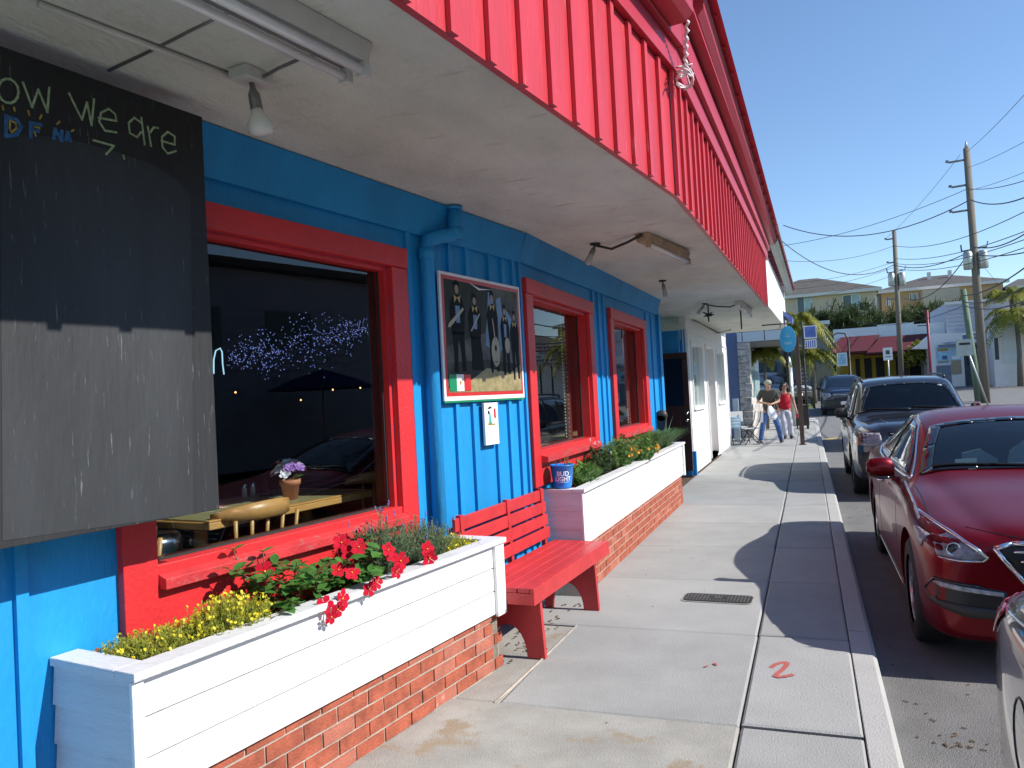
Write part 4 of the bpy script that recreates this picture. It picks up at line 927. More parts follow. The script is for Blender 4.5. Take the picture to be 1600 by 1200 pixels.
def pot(P, label, s=1.0, grp='potted artificial flowers on the tables'):
    th = thing('flower_pot', label, 'flower pot', P, 0, grp); M = T3(P) @ Matrix.Scale(s, 4)
    m = MB(M); m.lathe([(.001, 0), (.040, 0), (.054, .085), (.060, .086), (.062, .115), (.054, .115), (.052, .10), (.001, .10)], n=20); m.build('pot', 'terracotta', th)
    fl = {}
    for k in range(22):
        a = rnd.uniform(0, 6.28); r = rnd.uniform(.02, .105); z = .165+.05*(1-r/.105)+rnd.uniform(-.02, .02); d = Vector((math.cos(a)*r*8, math.sin(a)*r*8, .6)).normalized()
        m = MB(M); v, f = flower5(.036, 1.0); m.add(v, f, False, T3((math.cos(a)*r, math.sin(a)*r, z)) @ d.to_track_quat('Z', 'Y').to_matrix().to_4x4()); v, f = flower5(.02, 2.0); m.add(v, f, False, T3((math.cos(a)*r, math.sin(a)*r, z)) @ d.to_track_quat('Z', 'Y').to_matrix().to_4x4() @ RZ(.6))
        m.build('flower', 'petal_violet' if k % 3 == 0 else 'petal_white', th)
    m = MB(M)
    for k in range(10):
        a = rnd.uniform(0, 6.28); lv, lf = leaf_mesh(.05, .02); m.add(lv, lf, True, orient((math.cos(a)*.04, math.sin(a)*.04, .12), (math.cos(a), math.sin(a), .6)))
    m.build('foliage', 'leaf_mid', th); return th
pot(F1 @ Vector((-.57, -2.14, 1.082)), 'terracotta pot of white and violet flowers on the restaurant table')
pot(F2 @ Vector((-.26, 6.28, 1.14)), 'terracotta pot of white and violet flowers behind the second red window')
pot(F2 @ Vector((-.26, 9.25, 1.14)), 'terracotta pot of dusky flowers behind the third red window')
for (y0, y1, lb) in ((5.75, 8.1, 'dark table pushed up to the second red window inside'), (8.5, 10.8, 'dark table pushed up to the third red window inside')):
    th = thing('dining_table', lb, 'table', F2 @ Vector((-.6, (y0+y1)/2, FL))); m = MB(F2); m.box(-.95, -.16, y0, y1-.6, 1.10, 1.139); m.build('top', 'table_top', th, bevel=.004); m = MB(F2); m.box(-.58, -.52, (y0+y1)/2-.3, (y0+y1)/2-.24, FL, 1.10); m.build('leg', 'wood', th)
for px, du, lb in ((0, 0, 'clear salt shaker with steel cap on the restaurant table, left one'), (0, .06, 'clear pepper shaker with steel cap on the restaurant table, right one')):
    c = F1 @ Vector((-.98, -2.12+du*1.1, 1.082)); th = thing('shaker', lb, 'shaker', c, 0, 'shakers on the restaurant table'); m = MB(T3(c)); m.lathe([(.001, 0), (.019, 0), (.015, .06)], n=10); m.build('jar', 'bulb_grey', th); m = MB(T3(c)); m.lathe([(.017, .06), (.017, .08), (.001, .092)], n=10); m.build('cap', 'steel', th)
c = F1 @ Vector((-.90, -2.02, 1.082)); th = thing('candle_glass', 'tall clear glass on a round foot on the restaurant table', 'glass', c); m = MB(T3(c)); m.lathe([(.001, 0), (.045, 0), (.04, .02), (.02, .03)], n=14); m.build('foot', 'black_gloss', th); m = MB(T3(c)); m.lathe([(.02, .03), (.024, .17)], n=14); m.build('tube', 'lens', th)
# string lights and neon
m = MB()
for k in range(620):
    t = rnd.random(); px = 355+t*225; cy = 560-t*42 + (-14 if t > .5 else 0)*(t-.5); w = 13+ 20*math.sin(math.pi*min(1, t*1.05)); py = cy+rnd.gauss(0, w*.62)
    d = cF*FPX + cR*(px-800) - cU*(py-600); n_ = F1.to_3x3() @ Vector((1, 0, 0)); P0 = F1 @ Vector((-3.2+rnd.uniform(-.5, .5), 0, 0)); tt = (P0-Vector((0, 0, EYE))).dot(n_)/d.dot(n_); p = Vector((0, 0, EYE))+d*tt
    if abs(p.y) > 20 or p.z > 2.93: continue
    m.ball(p, rnd.uniform(.003, .006), 4)
tag(origin(m.build('string_lights', 'string_blue'), F1 @ Vector((-3.2, 0, 2.9))), 'cloud of tiny blue string lights hung under the restaurant ceiling', 'string lights')
m = MB()
def inpt(px, py, n):
    d = cF*FPX + cR*(px-800) - cU*(py-600); nn = F1.to_3x3() @ Vector((1, 0, 0)); P0 = F1 @ Vector((n, 0, 0)); return Vector((0, 0, EYE))+d*((P0-Vector((0, 0, EYE))).dot(nn)/d.dot(nn))
for pts in ([(313, 594), (315, 555), (319, 542), (326, 539), (329, 545), (330, 565), (332, 584)], [(334, 584), (334, 562), (337, 548), (344, 544), (347, 550), (348, 570), (350, 585)]):
    m.tube([inpt(x, y, -.5) for x, y in pts], .0035, 6)
tag(origin(m.build('neon_sign', 'neon'), inpt(330, 565, -.5)), 'pale blue neon loops glowing behind the glass beside the chalkboard', 'neon sign')
for px, py, nn in ((368, 613, -4), (520, 609, -4), (563, 606, -4), (470, 625, -4.5)):
    p = inpt(px, py, nn); m = MB(); m.ball(p, .012, 6); tag(origin(m.build('wall_lamp', 'lamp_warm'), p), {368: 'tiny orange lamp deep inside the window, leftmost', 520: 'tiny orange lamp deep inside under the string lights, third from left', 563: 'tiny orange lamp deep inside, rightmost', 470: 'tiny orange lamp deep inside, lowest of four'}[px], 'lamp', 'small lamps deep in the restaurant')
# ================================================================== CARS
def car_mesh(st, arches, L, levels, wheel_r):
    """closed body shell grown over cross sections, with the wheel arches cut out"""
    vs = []; fs = []; n = None
    for (y, zb, hw, zs, bw, rw, zr, zc) in st:
        zm = zb+(zs-zb)*.45
        half = [(0, zb), (.60*hw, zb), (.93*hw, zb+.01), (.985*hw, zb+.07), (hw, zm), (.992*hw, zb+(zs-zb)*.78), (.975*hw, zs-.03), (bw, zs+.012), ((bw*.52+rw*.48), (zs+zr)*.5+.012), (rw+.02*(zr > zs+.2), zr-.03), (rw*.86, zr+(zc-zr)*.45), (.45*rw, zc-.008), (0, zc)]
        ring = [(-x, z) for x, z in half] + [(x, z) for x, z in half[-2:0:-1]]
        n = len(ring); vs += [(x, y, z) for x, z in ring]
    for j in range(len(st)-1):
        for k in range(n): fs.append((j*n+k, j*n+(k+1) % n, (j+1)*n+(k+1) % n, (j+1)*n+k))
    h = n//2
    for base, flip in ((0, False), ((len(st)-1)*n, True)):
        for k in range(h):
            a, b, c, d = base+k, base+k+1, base+(n-k-1) % n, base+(n-k) % n
            q = (a, b, c, d) if len({a, b, c, d}) == 4 else tuple(dict.fromkeys((a, b, c, d)))
            fs.append(q[::-1] if not flip else q)
    me = bpy.data.meshes.new('shell'); me.from_pydata(vs, [], fs); me.update()
    bm = bmesh.new(); bm.from_mesh(me); bmesh.ops.recalc_face_normals(bm, faces=bm.faces); bm.to_mesh(me); bm.free()
    o = bpy.data.objects.new('shell', me); COL.objects.link(o)
    s = o.modifiers.new('s', 'SUBSURF'); s.levels = levels; s.render_levels = levels
    cut = MB()
    for y in arches:
        for sx in (-1, 1):
            x0, x1 = sx*(st[5][2]-.30), sx*(st[5][2]+.4)
            pr = []
            for k in range(28): a = 2*math.pi*k/28; pr.append((y+(wheel_r+.055)*math.cos(a), wheel_r+.01+(wheel_r+.055)*math.sin(a)))
            cut.prism(pr, 'x', min(x0, x1), max(x0, x1))
    cme = bpy.data.meshes.new('cut'); cme.from_pydata(cut.v, [], cut.f); co = bpy.data.objects.new('cut', cme); COL.objects.link(co)
    bm = bmesh.new(); bm.from_mesh(cme); bmesh.ops.recalc_face_normals(bm, faces=bm.faces); bm.to_mesh(cme); bm.free()
    b = o.modifiers.new('b', 'BOOLEAN'); b.object = co; b.operation = 'DIFFERENCE'; b.solver = 'EXACT'
    dg = bpy.context.evaluated_depsgraph_get(); dg.update(); out = bpy.data.meshes.new_from_object(o.evaluated_get(dg))
    bpy.data.objects.remove(o); bpy.data.objects.remove(co); return out

def wcast(x, t, AB):
    (ya, za), (yb, zb) = AB; L = math.hypot(yb-ya, zb-za); ny, nz = -(zb-za)/L, (yb-ya)/L; y = ya+(yb-ya)*t; z = za+(zb-za)*t
    return Vector((x, y+ny*.6, z+nz*.6)), Vector((0, -ny, -nz))
def winv(co, AB):
    (ya, za), (yb, zb) = AB; L2 = (yb-ya)**2+(zb-za)**2; return (co.x, ((co.y-ya)*(yb-ya)+(co.z-za)*(zb-za))/L2)
def patch(bvh, poly, axis, side, off, step, edge=None):
    """polygon drawn in elevation and laid onto the body. axis 'x': poly=(y,z), 'y': poly=(x,z), 'z': poly=(x,y)"""
    xs = [p[0] for p in poly]; zs = [p[1] for p in poly]
    pts = [Vector(p) for p in poly]
    # dense outline
    dense = []
    for a, b in zip(pts, pts[1:]+pts[:1]):
        k = max(1, int((b-a).length/step))
        for i in range(k): dense.append(a.lerp(b, i/k))
    n = len(dense); grid = []
    g = min(xs)
    while g < max(xs):
        h = min(zs)
        while h < max(zs):
            ok = min((Vector((g, h))-d).length for d in dense) > step*.45
            if ok and geometry.intersect_point_line is not None: grid.append(Vector((g, h)))
            h += step
        g += step
    def inside(p):
        c = False
        for a, b in zip(dense, dense[1:]+dense[:1]):
            if (a.y > p.y) != (b.y > p.y) and p.x < (b.x-a.x)*(p.y-a.y)/(b.y-a.y)+a.x: c = not c
        return c
    grid = [p for p in grid if inside(p)]
    v2, e2, f2, *_ = geometry.delaunay_2d_cdt(dense+grid, [(i, (i+1) % n) for i in range(n)], [], 1, 1e-5)
    vs = []
    for p in v2:
        if axis == 'x': o, d = Vector((side*3, p.x, p.y)), Vector((-side, 0, 0))
        elif axis == 'y': o, d = Vector((p.x, side*5, p.y)), Vector((0, -side, 0))
        elif axis == 'w': o, d = wcast(p.x, p.y, side)
        else: o, d = Vector((p.x, p.y, 4)), Vector((0, 0, -1))
        loc, nor, i, dist = bvh.ray_cast(o, d)
        vs.append((loc - d*off) if loc is not None else None)
    good = [v for v in vs if v is not None]
    if not good: return None
    vs = [v if v is not None else min(good, key=lambda q: sum((a-b)**2 for a, b in zip((q.y, q.z) if axis == 'x' else (q.x, q.z) if axis == 'y' else (q.x, q.y), (v2[i].x, v2[i].y)))) for i, v in enumerate(vs)]
    return vs, [tuple(f) for f in f2]
def line_on(bvh, pts, axis, side, off=.002, step=.04):
    out = []
    for a, b in zip(pts[:-1], pts[1:]):
        a = Vector(a); b = Vector(b); k = max(1, int((b-a).length/step))
        for i in range(k+1):
            p = a.lerp(b, i/k)
            if axis == 'x': o, d = Vector((side*3, p.x, p.y)), Vector((-side, 0, 0))
            elif axis == 'y': o, d = Vector((p.x, side*5, p.y)), Vector((0, -side, 0))
            elif axis == 'w': o, d = wcast(p.x, p.y, side)
            else: o, d = Vector((p.x, p.y, 4)), Vector((0, 0, -1))
            loc, *_ = bvh.ray_cast(o, d)
            if loc is not None and (not out or (loc-out[-1]).length > .004): out.append(loc-d*off)
    return out
def shrink(poly, s):
    c = Vector((sum(p[0] for p in poly)/len(poly), sum(p[1] for p in poly)/len(poly)))
    return [tuple(Vector(p)+(c-Vector(p)).normalized()*s) for p in poly]
def inpoly(p, poly):
    c = False
    for a, b in zip(poly, poly[1:]+poly[:1]):
        if (a[1] > p[1]) != (b[1] > p[1]) and p[0] < (b[0]-a[0])*(p[1]-a[1])/(b[1]-a[1])+a[0]: c = not c
    return c
def wheel(M, x, y, r, w, th, side):
    s = side; m = MB(M)
    m.lathe([(r*.30, -w*.3), (r*.3, w*.10), (r*.55, w*.12), (r*.55, -w*.3)], (x, y, r), 20, axis='x'); wh = m.build('wheel', 'metal_dark', th)
    m = MB(M); m.lathe([(r*.66, -w*.5), (r*.9, -w*.5), (r*.985, -w*.42), (r, -w*.25), (r, w*.25), (r*.985, w*.42), (r*.9, w*.5), (r*.66, w*.5)], (x, y, r), 36, axis='x'); m.build('tyre', 'rubber', wh)
    m = MB(M); e = s*w*.44
    m.lathe([(r*.67, -s*w*.45), (r*.67, e), (r*.62, e*.95), (r*.60, -s*w*.4)], (x, y, r), 32, axis='x'); m.lathe([(.001, e*.86), (r*.16, e*.86), (r*.18, e*.5)], (x, y, r), 14, axis='x')
    for k in range(10):
        a = 2*math.pi*k/10; c, sn = math.cos(a), math.sin(a); q = .022
        vs = []
        for rr, hh in ((r*.12, q*1.3), (r*.64, q)):
            for t in (-1, 1):
                for ee in (e*.9, e*.5): vs.append((x+ee, y+rr*c-t*hh*sn, r+rr*sn+t*hh*c))
        m.add(vs, [(0, 2, 6, 4), (1, 5, 7, 3), (0, 4, 5, 1), (2, 3, 7, 6)])
    m.build('rim', 'rim_m', wh)

def build_car(spec, label, paint, loc, rz=0, levels=2, detail=True, group='cars parked along the kerb', cat='car', name='parked_car'):
    th = thing(name, label, cat, loc, rz, group); M = WM[th.name]
    me = car_mesh(spec['st'], spec['arch'], spec['L'], levels, spec['wr']); bvh = BVHTree.FromPolygons([v.co.copy() for v in me.vertices], [tuple(p.vertices) for p in me.polygons])
    ws = spec['ws']
    bm = bmesh.new(); bm.from_mesh(me)
    if detail:
        AB = spec['wab']
        kill = [f for f in bm.faces if f.normal.y < -.12 and f.normal.z > .2 and f.calc_center_median().y < .1 and all(inpoly(winv(v.co, spec['wab']), ws) for v in f.verts)]
        bmesh.ops.delete(bm, geom=kill, context='FACES')
    bm.normal_update()
    body = bpy.data.meshes.new('body'); bm.to_mesh(body); body.polygons.foreach_set('use_smooth', [True]*len(body.polygons)); body.materials.clear(); body.materials.append(MATS[paint])
    bo = bpy.data.objects.new('body', body); COL.objects.link(bo); bo.parent = th; WM[bo.name] = M.copy()
    body.set_sharp_from_angle(angle=R(42))
    if detail:
        for v in bm.verts: v.co -= v.normal*.035
        ln = bpy.data.meshes.new('cabin_lining'); bm.to_mesh(ln); ln.materials.clear(); ln.materials.append(MATS['cabin']); lo = bpy.data.objects.new('cabin_lining', ln); COL.objects.link(lo); lo.parent = th; WM[lo.name] = M.copy()
    bm.free()
    def P(nm, mt, poly, axis, side, off=.004, step=.06, par=th):
        r = patch(bvh, poly, axis, side, off, step)
        if r is None: return None
        m = MB(M); m.add(r[0], r[1], True); o = m.build(nm, mt, par); s = o.modifiers.new('thick', 'SOLIDIFY'); s.thickness = .003; return o
    def Ltube(nm, mt, pts, axis, side, r=.004, off=.001, par=th, step=.05):
        q = line_on(bvh, pts, axis, side, off, step)
        if len(q) > 1: m = MB(M); m.tube(q, r, 6); return m.build(nm, mt, par)
    wsm = shrink(ws, .0)
    
    if detail:
        inner = [(x*.88, .5+(t-.5)*.84) for x, t in ws]; n = len(ws)
        for i in range(n):
            a, b, c, d = ws[i], ws[(i+1) % n], inner[(i+1) % n], inner[i]
            P('windshield_surround', 'black_gloss', [a, b, c, d], 'w', AB, .009, .035)
        P('windshield', 'windshield', [(x*.97, .5+(t-.5)*.96) for x, t in ws], 'w', AB, .002, .05)
    else: P('windshield', 'car_glass', ws, 'w', spec['wab'], .007, .06)
    for s in (-1, 1):
        for k, poly in enumerate(spec['side_glass']):
            P('side_window', 'car_glass', poly, 'x', s, .004, .06)
        ol = spec['dlo']; Ltube('window_trim', spec.get('trim', 'chrome'), ol+ol[:1], 'x', s, .009, .003)
        for seam in spec['seams']: Ltube('door_seam', 'black_plastic', seam, 'x', s, .0035, -.0015)
        for hy, hz in spec['handles']:
            q = line_on(bvh, [(hy-.09, hz), (hy+.09, hz)], 'x', s, .03, .03); 
            if len(q) > 2: q[0] -= Vector((s*.03, 0, 0)); q[-1] -= Vector((s*.03, 0, 0)); m = MB(M); m.tube(q, .013, 8); m.build('door_handle', spec.get('handle', 'chrome'), th)
        if 'sill' in spec: P('sill_trim', spec.get('sillm', 'chrome'), spec['sill'], 'x', s, .008, .08)
        # mirror
        my, mz = spec['mirror']; lo = line_on(bvh, [(my, mz-.03), (my, mz)], 'x', s, 0)
        if lo:
            bx = abs(lo[0].x); m = MB(M); m.tube([(s*(bx-.03), my+.02, mz-.05), (s*(bx+.05), my, mz-.03)], .022, 8)
            pr = [(bx+.03, .0, -.055, .02), (bx+.05, .01, -.075, .075), (bx+.12, .0, -.08, .085), (bx+.20, .012, -.065, .070), (bx+.225, .03, -.03, .035)]
            vs = []; 
            for xx, dy, z0, z1 in pr:
                zc = (z0+z1)/2; hz = (z1-z0)/2
                for kk in range(12):
                    a = 2*math.pi*kk/12; vs.append((s*xx, my+dy+(.055 if math.cos(a) < 0 else .05)*math.cos(a), mz+.05+zc+hz*math.sin(a)))
            fs = [(j*12+k2, j*12+(k2+1) % 12, (j+1)*12+(k2+1) % 12, (j+1)*12+k2) for j in range(4) for k2 in range(12)]+[tuple(range(12)), tuple(range(59, 47, -1))]
            m.add(vs, fs, True); mo = m.build('door_mirror', spec.get('mirrorm', paint), th)
            m = MB(M); m.tube([(s*(bx+.05), my-.052, mz-.02), (s*(bx+.13), my-.058, mz-.022), (s*(bx+.21), my-.04, mz-.008)], .012, 6); m.build('lower_trim', 'black_gloss', mo)
    for y in spec['arch']:
        for s in (-1, 1):
            hw = spec['st'][5][2]; wheel(M, s*(hw-.125), y, spec['wr'], .215, th, s)
    spec['extra'](th, M, P, Ltube, paint, bvh, detail) if 'extra' in spec else None
    bpy.data.meshes.remove(me); return th

# ---- saloon
SED = dict(L=4.85, wr=.335, arch=(-1.52, 1.30))
SED['st'] = [(-2.44, .34, .62, .66, .56, .40, .77, .78), (-2.41, .22, .76, .73, .69, .49, .815, .835), (-2.31, .18, .865, .775, .77, .56, .85, .87), (-2.08, .17, .91, .82, .81, .60, .885, .905), (-1.75, .17, .925, .86, .825, .62, .925, .945), (-1.35, .17, .93, .90, .835, .64, .96, .98), (-1.02, .17, .93, .93, .84, .66, .99, 1.01),
             (-.86, .17, .93, .935, .84, .70, 1.03, 1.055), (-.15, .17, .93, .955, .84, .615, 1.375, 1.425), (.45, .17, .93, .965, .84, .600, 1.42, 1.47), (1.0, .17, .93, .985, .84, .590, 1.385, 1.435), (1.72, .17, .93, 1.005, .83, .64, 1.13, 1.165), (1.98, .18, .92, 1.0, .80, .63, 1.06, 1.085), (2.28, .22, .86, .97, .74, .58, 1.02, 1.04), (2.38, .30, .78, .90, .64, .45, .97, .985), (2.42, .38, .62, .82, .5, .35, .88, .89)]
SED['st'] = [((-1.35+(q[0]+1.35)*.82 if q[0] < -1.35 else (q[0]-.11 if q[0] < -.5 else q[0])),)+q[1:] for q in SED['st']]
SED['ws'] = [(-.75, .08), (-.4, .045), (0, .035), (.4, .045), (.75, .08), (.67, .5), (.575, .88), (.3, .93), (0, .945), (-.3, .93), (-.575, .88), (-.67, .5)]; SED['wab'] = ((-1.0, 1.015), (-.12, 1.41))
SED['side_glass'] = [[(-.70, 1.005), (-.22, 1.23), (.05, 1.325), (.36, 1.365), (.40, 1.015)], [(.46, 1.015), (.43, 1.365), (.80, 1.36), (1.10, 1.29), (1.14, 1.04)], [(1.18, 1.045), (1.155, 1.27), (1.34, 1.19), (1.52, 1.075)]]
SED['dlo'] = [(-.86, .985), (-.20, 1.255), (.05, 1.35), (.36, 1.39), (.80, 1.38), (1.10, 1.31), (1.36, 1.20), (1.60, 1.065), (1.14, 1.01), (.4, .99)]
SED['seams'] = [[(-.98, .24), (-.96, .55), (-.90, .90)], [(.43, .24), (.44, .6), (.42, .97)], [(1.02, .30), (1.12, .62), (1.30, .80), (1.40, 1.0)], [(-.98, .235), (.95, .235)]]
SED['handles'] = [(.20, .86), (1.18, .88)]; SED['mirror'] = (-.56, .985)
SED['sill'] = [(-1.05, .20), (.85, .20), (.85, .26), (-1.05, .26)]
def sed_extra(th, M, P, Lt, paint, bvh, detail):
    for s in (-1, 1):
        pl = [(s*.905, .885), (s*.84, .862), (s*.74, .812), (s*.64, .742), (s*.585, .690), (s*.61, .670), (s*.72, .668), (s*.82, .678), (s*.885, .71), (s*.910, .78)]
        hl = P('headlight', 'lamp_inner', pl, 'y', -1, .004, .04)
        P('side_lamp', 'lamp_inner', [(-2.02, .785), (-1.86, .80), (-1.76, .79), (-1.85, .745), (-1.98, .70)], 'x', s, .004, .04)
        if hl:
            P('lens', 'lens', [(x, z) for x, z in pl], 'y', -1, .012, .05, hl)
            Lt('trim', 'chrome', pl[:5], 'y', -1, .011, .012, hl); Lt('trim', 'chrome', pl[4:8], 'y', -1, .005, .010, hl)
            q = line_on(bvh, [(s*.745, .730), (s*.746, .730)], 'y', -1, .0)
            if q:
                c = q[0]; m = MB(M); m.lathe([(.036, -.010), (.040, -.016), (.033, -.012), (.028, -.006)], c, 20, axis='y'); m.build('projector', 'chrome', hl); m = MB(M); m.lathe([(.001, -.012), (.022, -.008), (.028, -.004)], c, 16, axis='y'); m.build('bulb', 'black_gloss', hl)
            P('side_marker', 'amber', [(s*.905, .85), (s*.87, .84), (s*.87, .76), (s*.90, .79)], 'y', -1, .009, .04, hl)
        fp_ = [(s*.885, .47), (s*.845, .55), (s*.62, .525), (s*.50, .505), (s*.50, .36), (s*.68, .36), (s*.85, .40)]
        fg = P('fog_lamp_recess', 'black_plastic', fp_, 'y', -1, .003, .05)
        if fg:
            P('lamp_strip', 'lamp_inner', [(s*.855, .525), (s*.84, .54), (s*.52, .50), (s*.52, .478), (s*.82, .508)], 'y', -1, .010, .05, fg)
            P('chin', 'cladding', [(s*.885, .46), (s*.84, .43), (s*.52, .40), (s*.50, .35), (s*.70, .35), (s*.87, .40)], 'y', -1, .010, .05, fg)
            Lt('trim', 'black_gloss', fp_[:3], 'y', -1, .009, .004, fg)
        Lt('hood_trim', 'chrome', [(s*.862, -1.76), (s*.856, -1.5), (s*.848, -1.1), (s*.84, -.82)], 'z', 1, .009, .004)
        Lt('hood_seam', 'black_plastic', [(s*.81, -1.9), (s*.80, -1.4), (s*.80, -1.1)], 'z', 1, .0035, -.001)
        for a, b in ((.46, .52),):
            P('tail_light', 'tail_red', [(s*.84, .955), (s*.60, .94), (s*.50, .86), (s*.62, .78), (s*.86, .80)], 'y', 1, .006, .05)
        P('tail_light_side', 'tail_red', [(2.30, .93), (2.06, .965), (1.98, .95), (2.10, .86), (2.34, .80)], 'x', s, .006, .04)
    gp = [(-.46, .775), (.46, .775), (.55, .745), (.47, .63), (.36, .49), (.28, .38), (-.28, .38), (-.36, .49), (-.47, .63), (-.55, .745)]
    g = P('grille', 'black_plastic', gp, 'y', -1, .004, .06)
    Lt('surround', 'chrome', gp+gp[:1], 'y', -1, .015, .010, g)
    for k in range(6):
        z = .73-.052*k; w = .46-.03*k; Lt('grille_bar', 'chrome', [(-w, z), (w, z)], 'y', -1, .008, .012, g)
    Lt('hood_line', 'black_plastic', [(-.66, .835), (-.4, .80), (0, .79), (.4, .80), (.66, .835)], 'y', -1, .003, 0)
    P('front_plate', 'print_white', [(-.15, .5), (.15, .5), (.15, .42), (-.15, .42)], 'y', -1, .02, .05); P('rear_plate', 'print_white', [(-.15, .75), (.15, .75), (.15, .64), (-.15, .64)], 'y', 1, .01, .05)
    P('rear_window', 'car_glass', [(-.64, 1.13), (.64, 1.13), (.55, 1.37), (-.55, 1.37)], 'y', 1, .004, .07)
    if 'fuel' in label_flags.get(th.name, ''):
        f = [(1.62+.085*math.cos(R(a)), .70+.115*math.sin(R(a))) for a in range(0, 360, 20)]; Lt('fuel_door', 'black_plastic', f+f[:1], 'x', -1, .0035, 0, step=.03)
        Lt('shoulder_trim', 'chrome', [(.6, .99), (1.5, 1.0), (2.0, .965)], 'x', -1, .004, .002)
    if detail:
        m = MB(M); m.box(-.74, .74, -.70, -.45, .80, .96); m.build('dashboard', 'cabin', th, bevel=.03)
        for sx in (-.37, .37):
            m = MB(M); m.box(sx-.24, sx+.24, .02, .5, .45, .62); m.prism([(.40, .55), (.52, .55), (.72, 1.08), (.62, 1.10)], 'x', sx-.22, sx+.22); m.build('seat', 'cabin', th, bevel=.04)
            m = MB(M); m.box(sx-.12, sx+.12, .62, .70, 1.12, 1.28); m.build('headrest', 'cabin', th, bevel=.03)
        m = MB(M); m.prism([(1.15, .6), (1.3, .6), (1.5, 1.15), (1.40, 1.17)], 'x', -.6, .6); m.build('rear_seat', 'cabin', th, bevel=.03)
        m = MB(M); m.add([(-.48, -.62, 1.0), (-.34, -.64, .99), (-.32, -.58, 1.10), (-.46, -.56, 1.09)], [(0, 1, 2, 3)]); m.build('paper', 'seat_light', th)
        m = MB(M); m.prism([(-.42, 1.0), (-.17, 1.0), (-.17, 1.08), (-.28, 1.16), (-.40, 1.13)], 'y', -.50, -.47); m.prism([(-.11, 1.0), (.14, 1.0), (.14, 1.20), (.02, 1.22), (-.08, 1.14)], 'y', -.48, -.45); m.build('sunshade', 'seat_light', th)
        m = MB(M); m.lathe([(.165, -.01), (.18, 0), (.165, .01), (.15, 0)], (0, 0, 0), 20, T=T3((.38, -.36, .92)) @ RX(R(65))); m.build('steering_wheel', 'cabin', th)
        Lt('wiper', 'black_plastic', [(-.66, .13), (-.3, .09), (-.05, .06)], 'w', SED['wab'], .009, .018); Lt('wiper', 'black_plastic', [(.0, .15), (.3, .11), (.62, .08)], 'w', SED['wab'], .009, .018)
        m = MB(M); m.prism([(0, .0), (.10, 0), (.11, .05), (.0, .03)], 'x', -.015, .015, T=T3((0, 1.05, 1.425))); m.build('antenna', paint, th)
        m = MB(M); m.box(-.1, .1, -.06, -.03, 1.25, 1.31); m.build('rear_view_mirror', 'black_plastic', th, bevel=.01)
label_flags = {}
SED['extra'] = sed_extra

# ---- sport utility
SUV = dict(L=4.85, wr=.37, arch=(-1.48, 1.32), trim='black_plastic', handle='black_plastic', mirrorm='cladding')
SUV['st'] = [(-2.40, .42, .60, .80, .52, .36, .90, .92), (-2.37, .30, .74, .86, .66, .48, 1.0, 1.02), (-2.28, .27, .86, .93, .78, .56, 1.07, 1.09), (-2.05, .26, .905, .99, .82, .62, 1.10, 1.125), (-1.7, .26, .92, 1.03, .83, .64, 1.125, 1.15), (-1.3, .26, .925, 1.06, .84, .66, 1.14, 1.165), (-1.08, .26, .93, 1.08, .85, .68, 1.15, 1.18),
             (-.98, .26, .93, 1.09, .85, .73, 1.19, 1.22), (-.42, .26, .93, 1.12, .85, .655, 1.66, 1.70), (-.2, .26, .93, 1.12, .85, .66, 1.72, 1.755), (.6, .26, .93, 1.13, .85, .665, 1.75, 1.79), (1.6, .26, .93, 1.14, .85, .66, 1.745, 1.78), (2.12, .27, .92, 1.14, .84, .64, 1.70, 1.73), (2.30, .30, .89, 1.10, .82, .68, 1.42, 1.46), (2.38, .36, .84, 1.04, .76, .62, 1.15, 1.18), (2.40, .45, .7, .95, .6, .5, 1.0, 1.02)]
SUV['ws'] = [(x*1.02, t) for x, t in SED['ws']]; SUV['wab'] = ((-1.0, 1.19), (-.38, 1.69))
SUV['side_glass'] = [[(-.62, 1.17), (-.34, 1.50), (-.22, 1.62), (.32, 1.66), (.34, 1.18)], [(.42, 1.18), (.40, 1.66), (1.18, 1.665), (1.20, 1.18)], [(1.28, 1.19), (1.26, 1.66), (1.86, 1.63), (2.0, 1.22)]]
SUV['dlo'] = [(-.72, 1.15), (-.35, 1.55), (-.2, 1.65), (.36, 1.69), (1.22, 1.695), (1.92, 1.66), (2.07, 1.19), (1.2, 1.155)]
SUV['seams'] = [[(-.92, .30), (-.90, 1.08)], [(.38, .3), (.38, 1.15)], [(1.0, .4), (1.12, .75), (1.24, 1.15)]]
SUV['handles'] = [(.18, 1.03), (1.05, 1.04)]; SUV['mirror'] = (-.58, 1.16)
SUV['sill'] = [(-1.05, .28), (.88, .28), (.88, .40), (-1.05, .40)]; SUV['sillm'] = 'cladding'
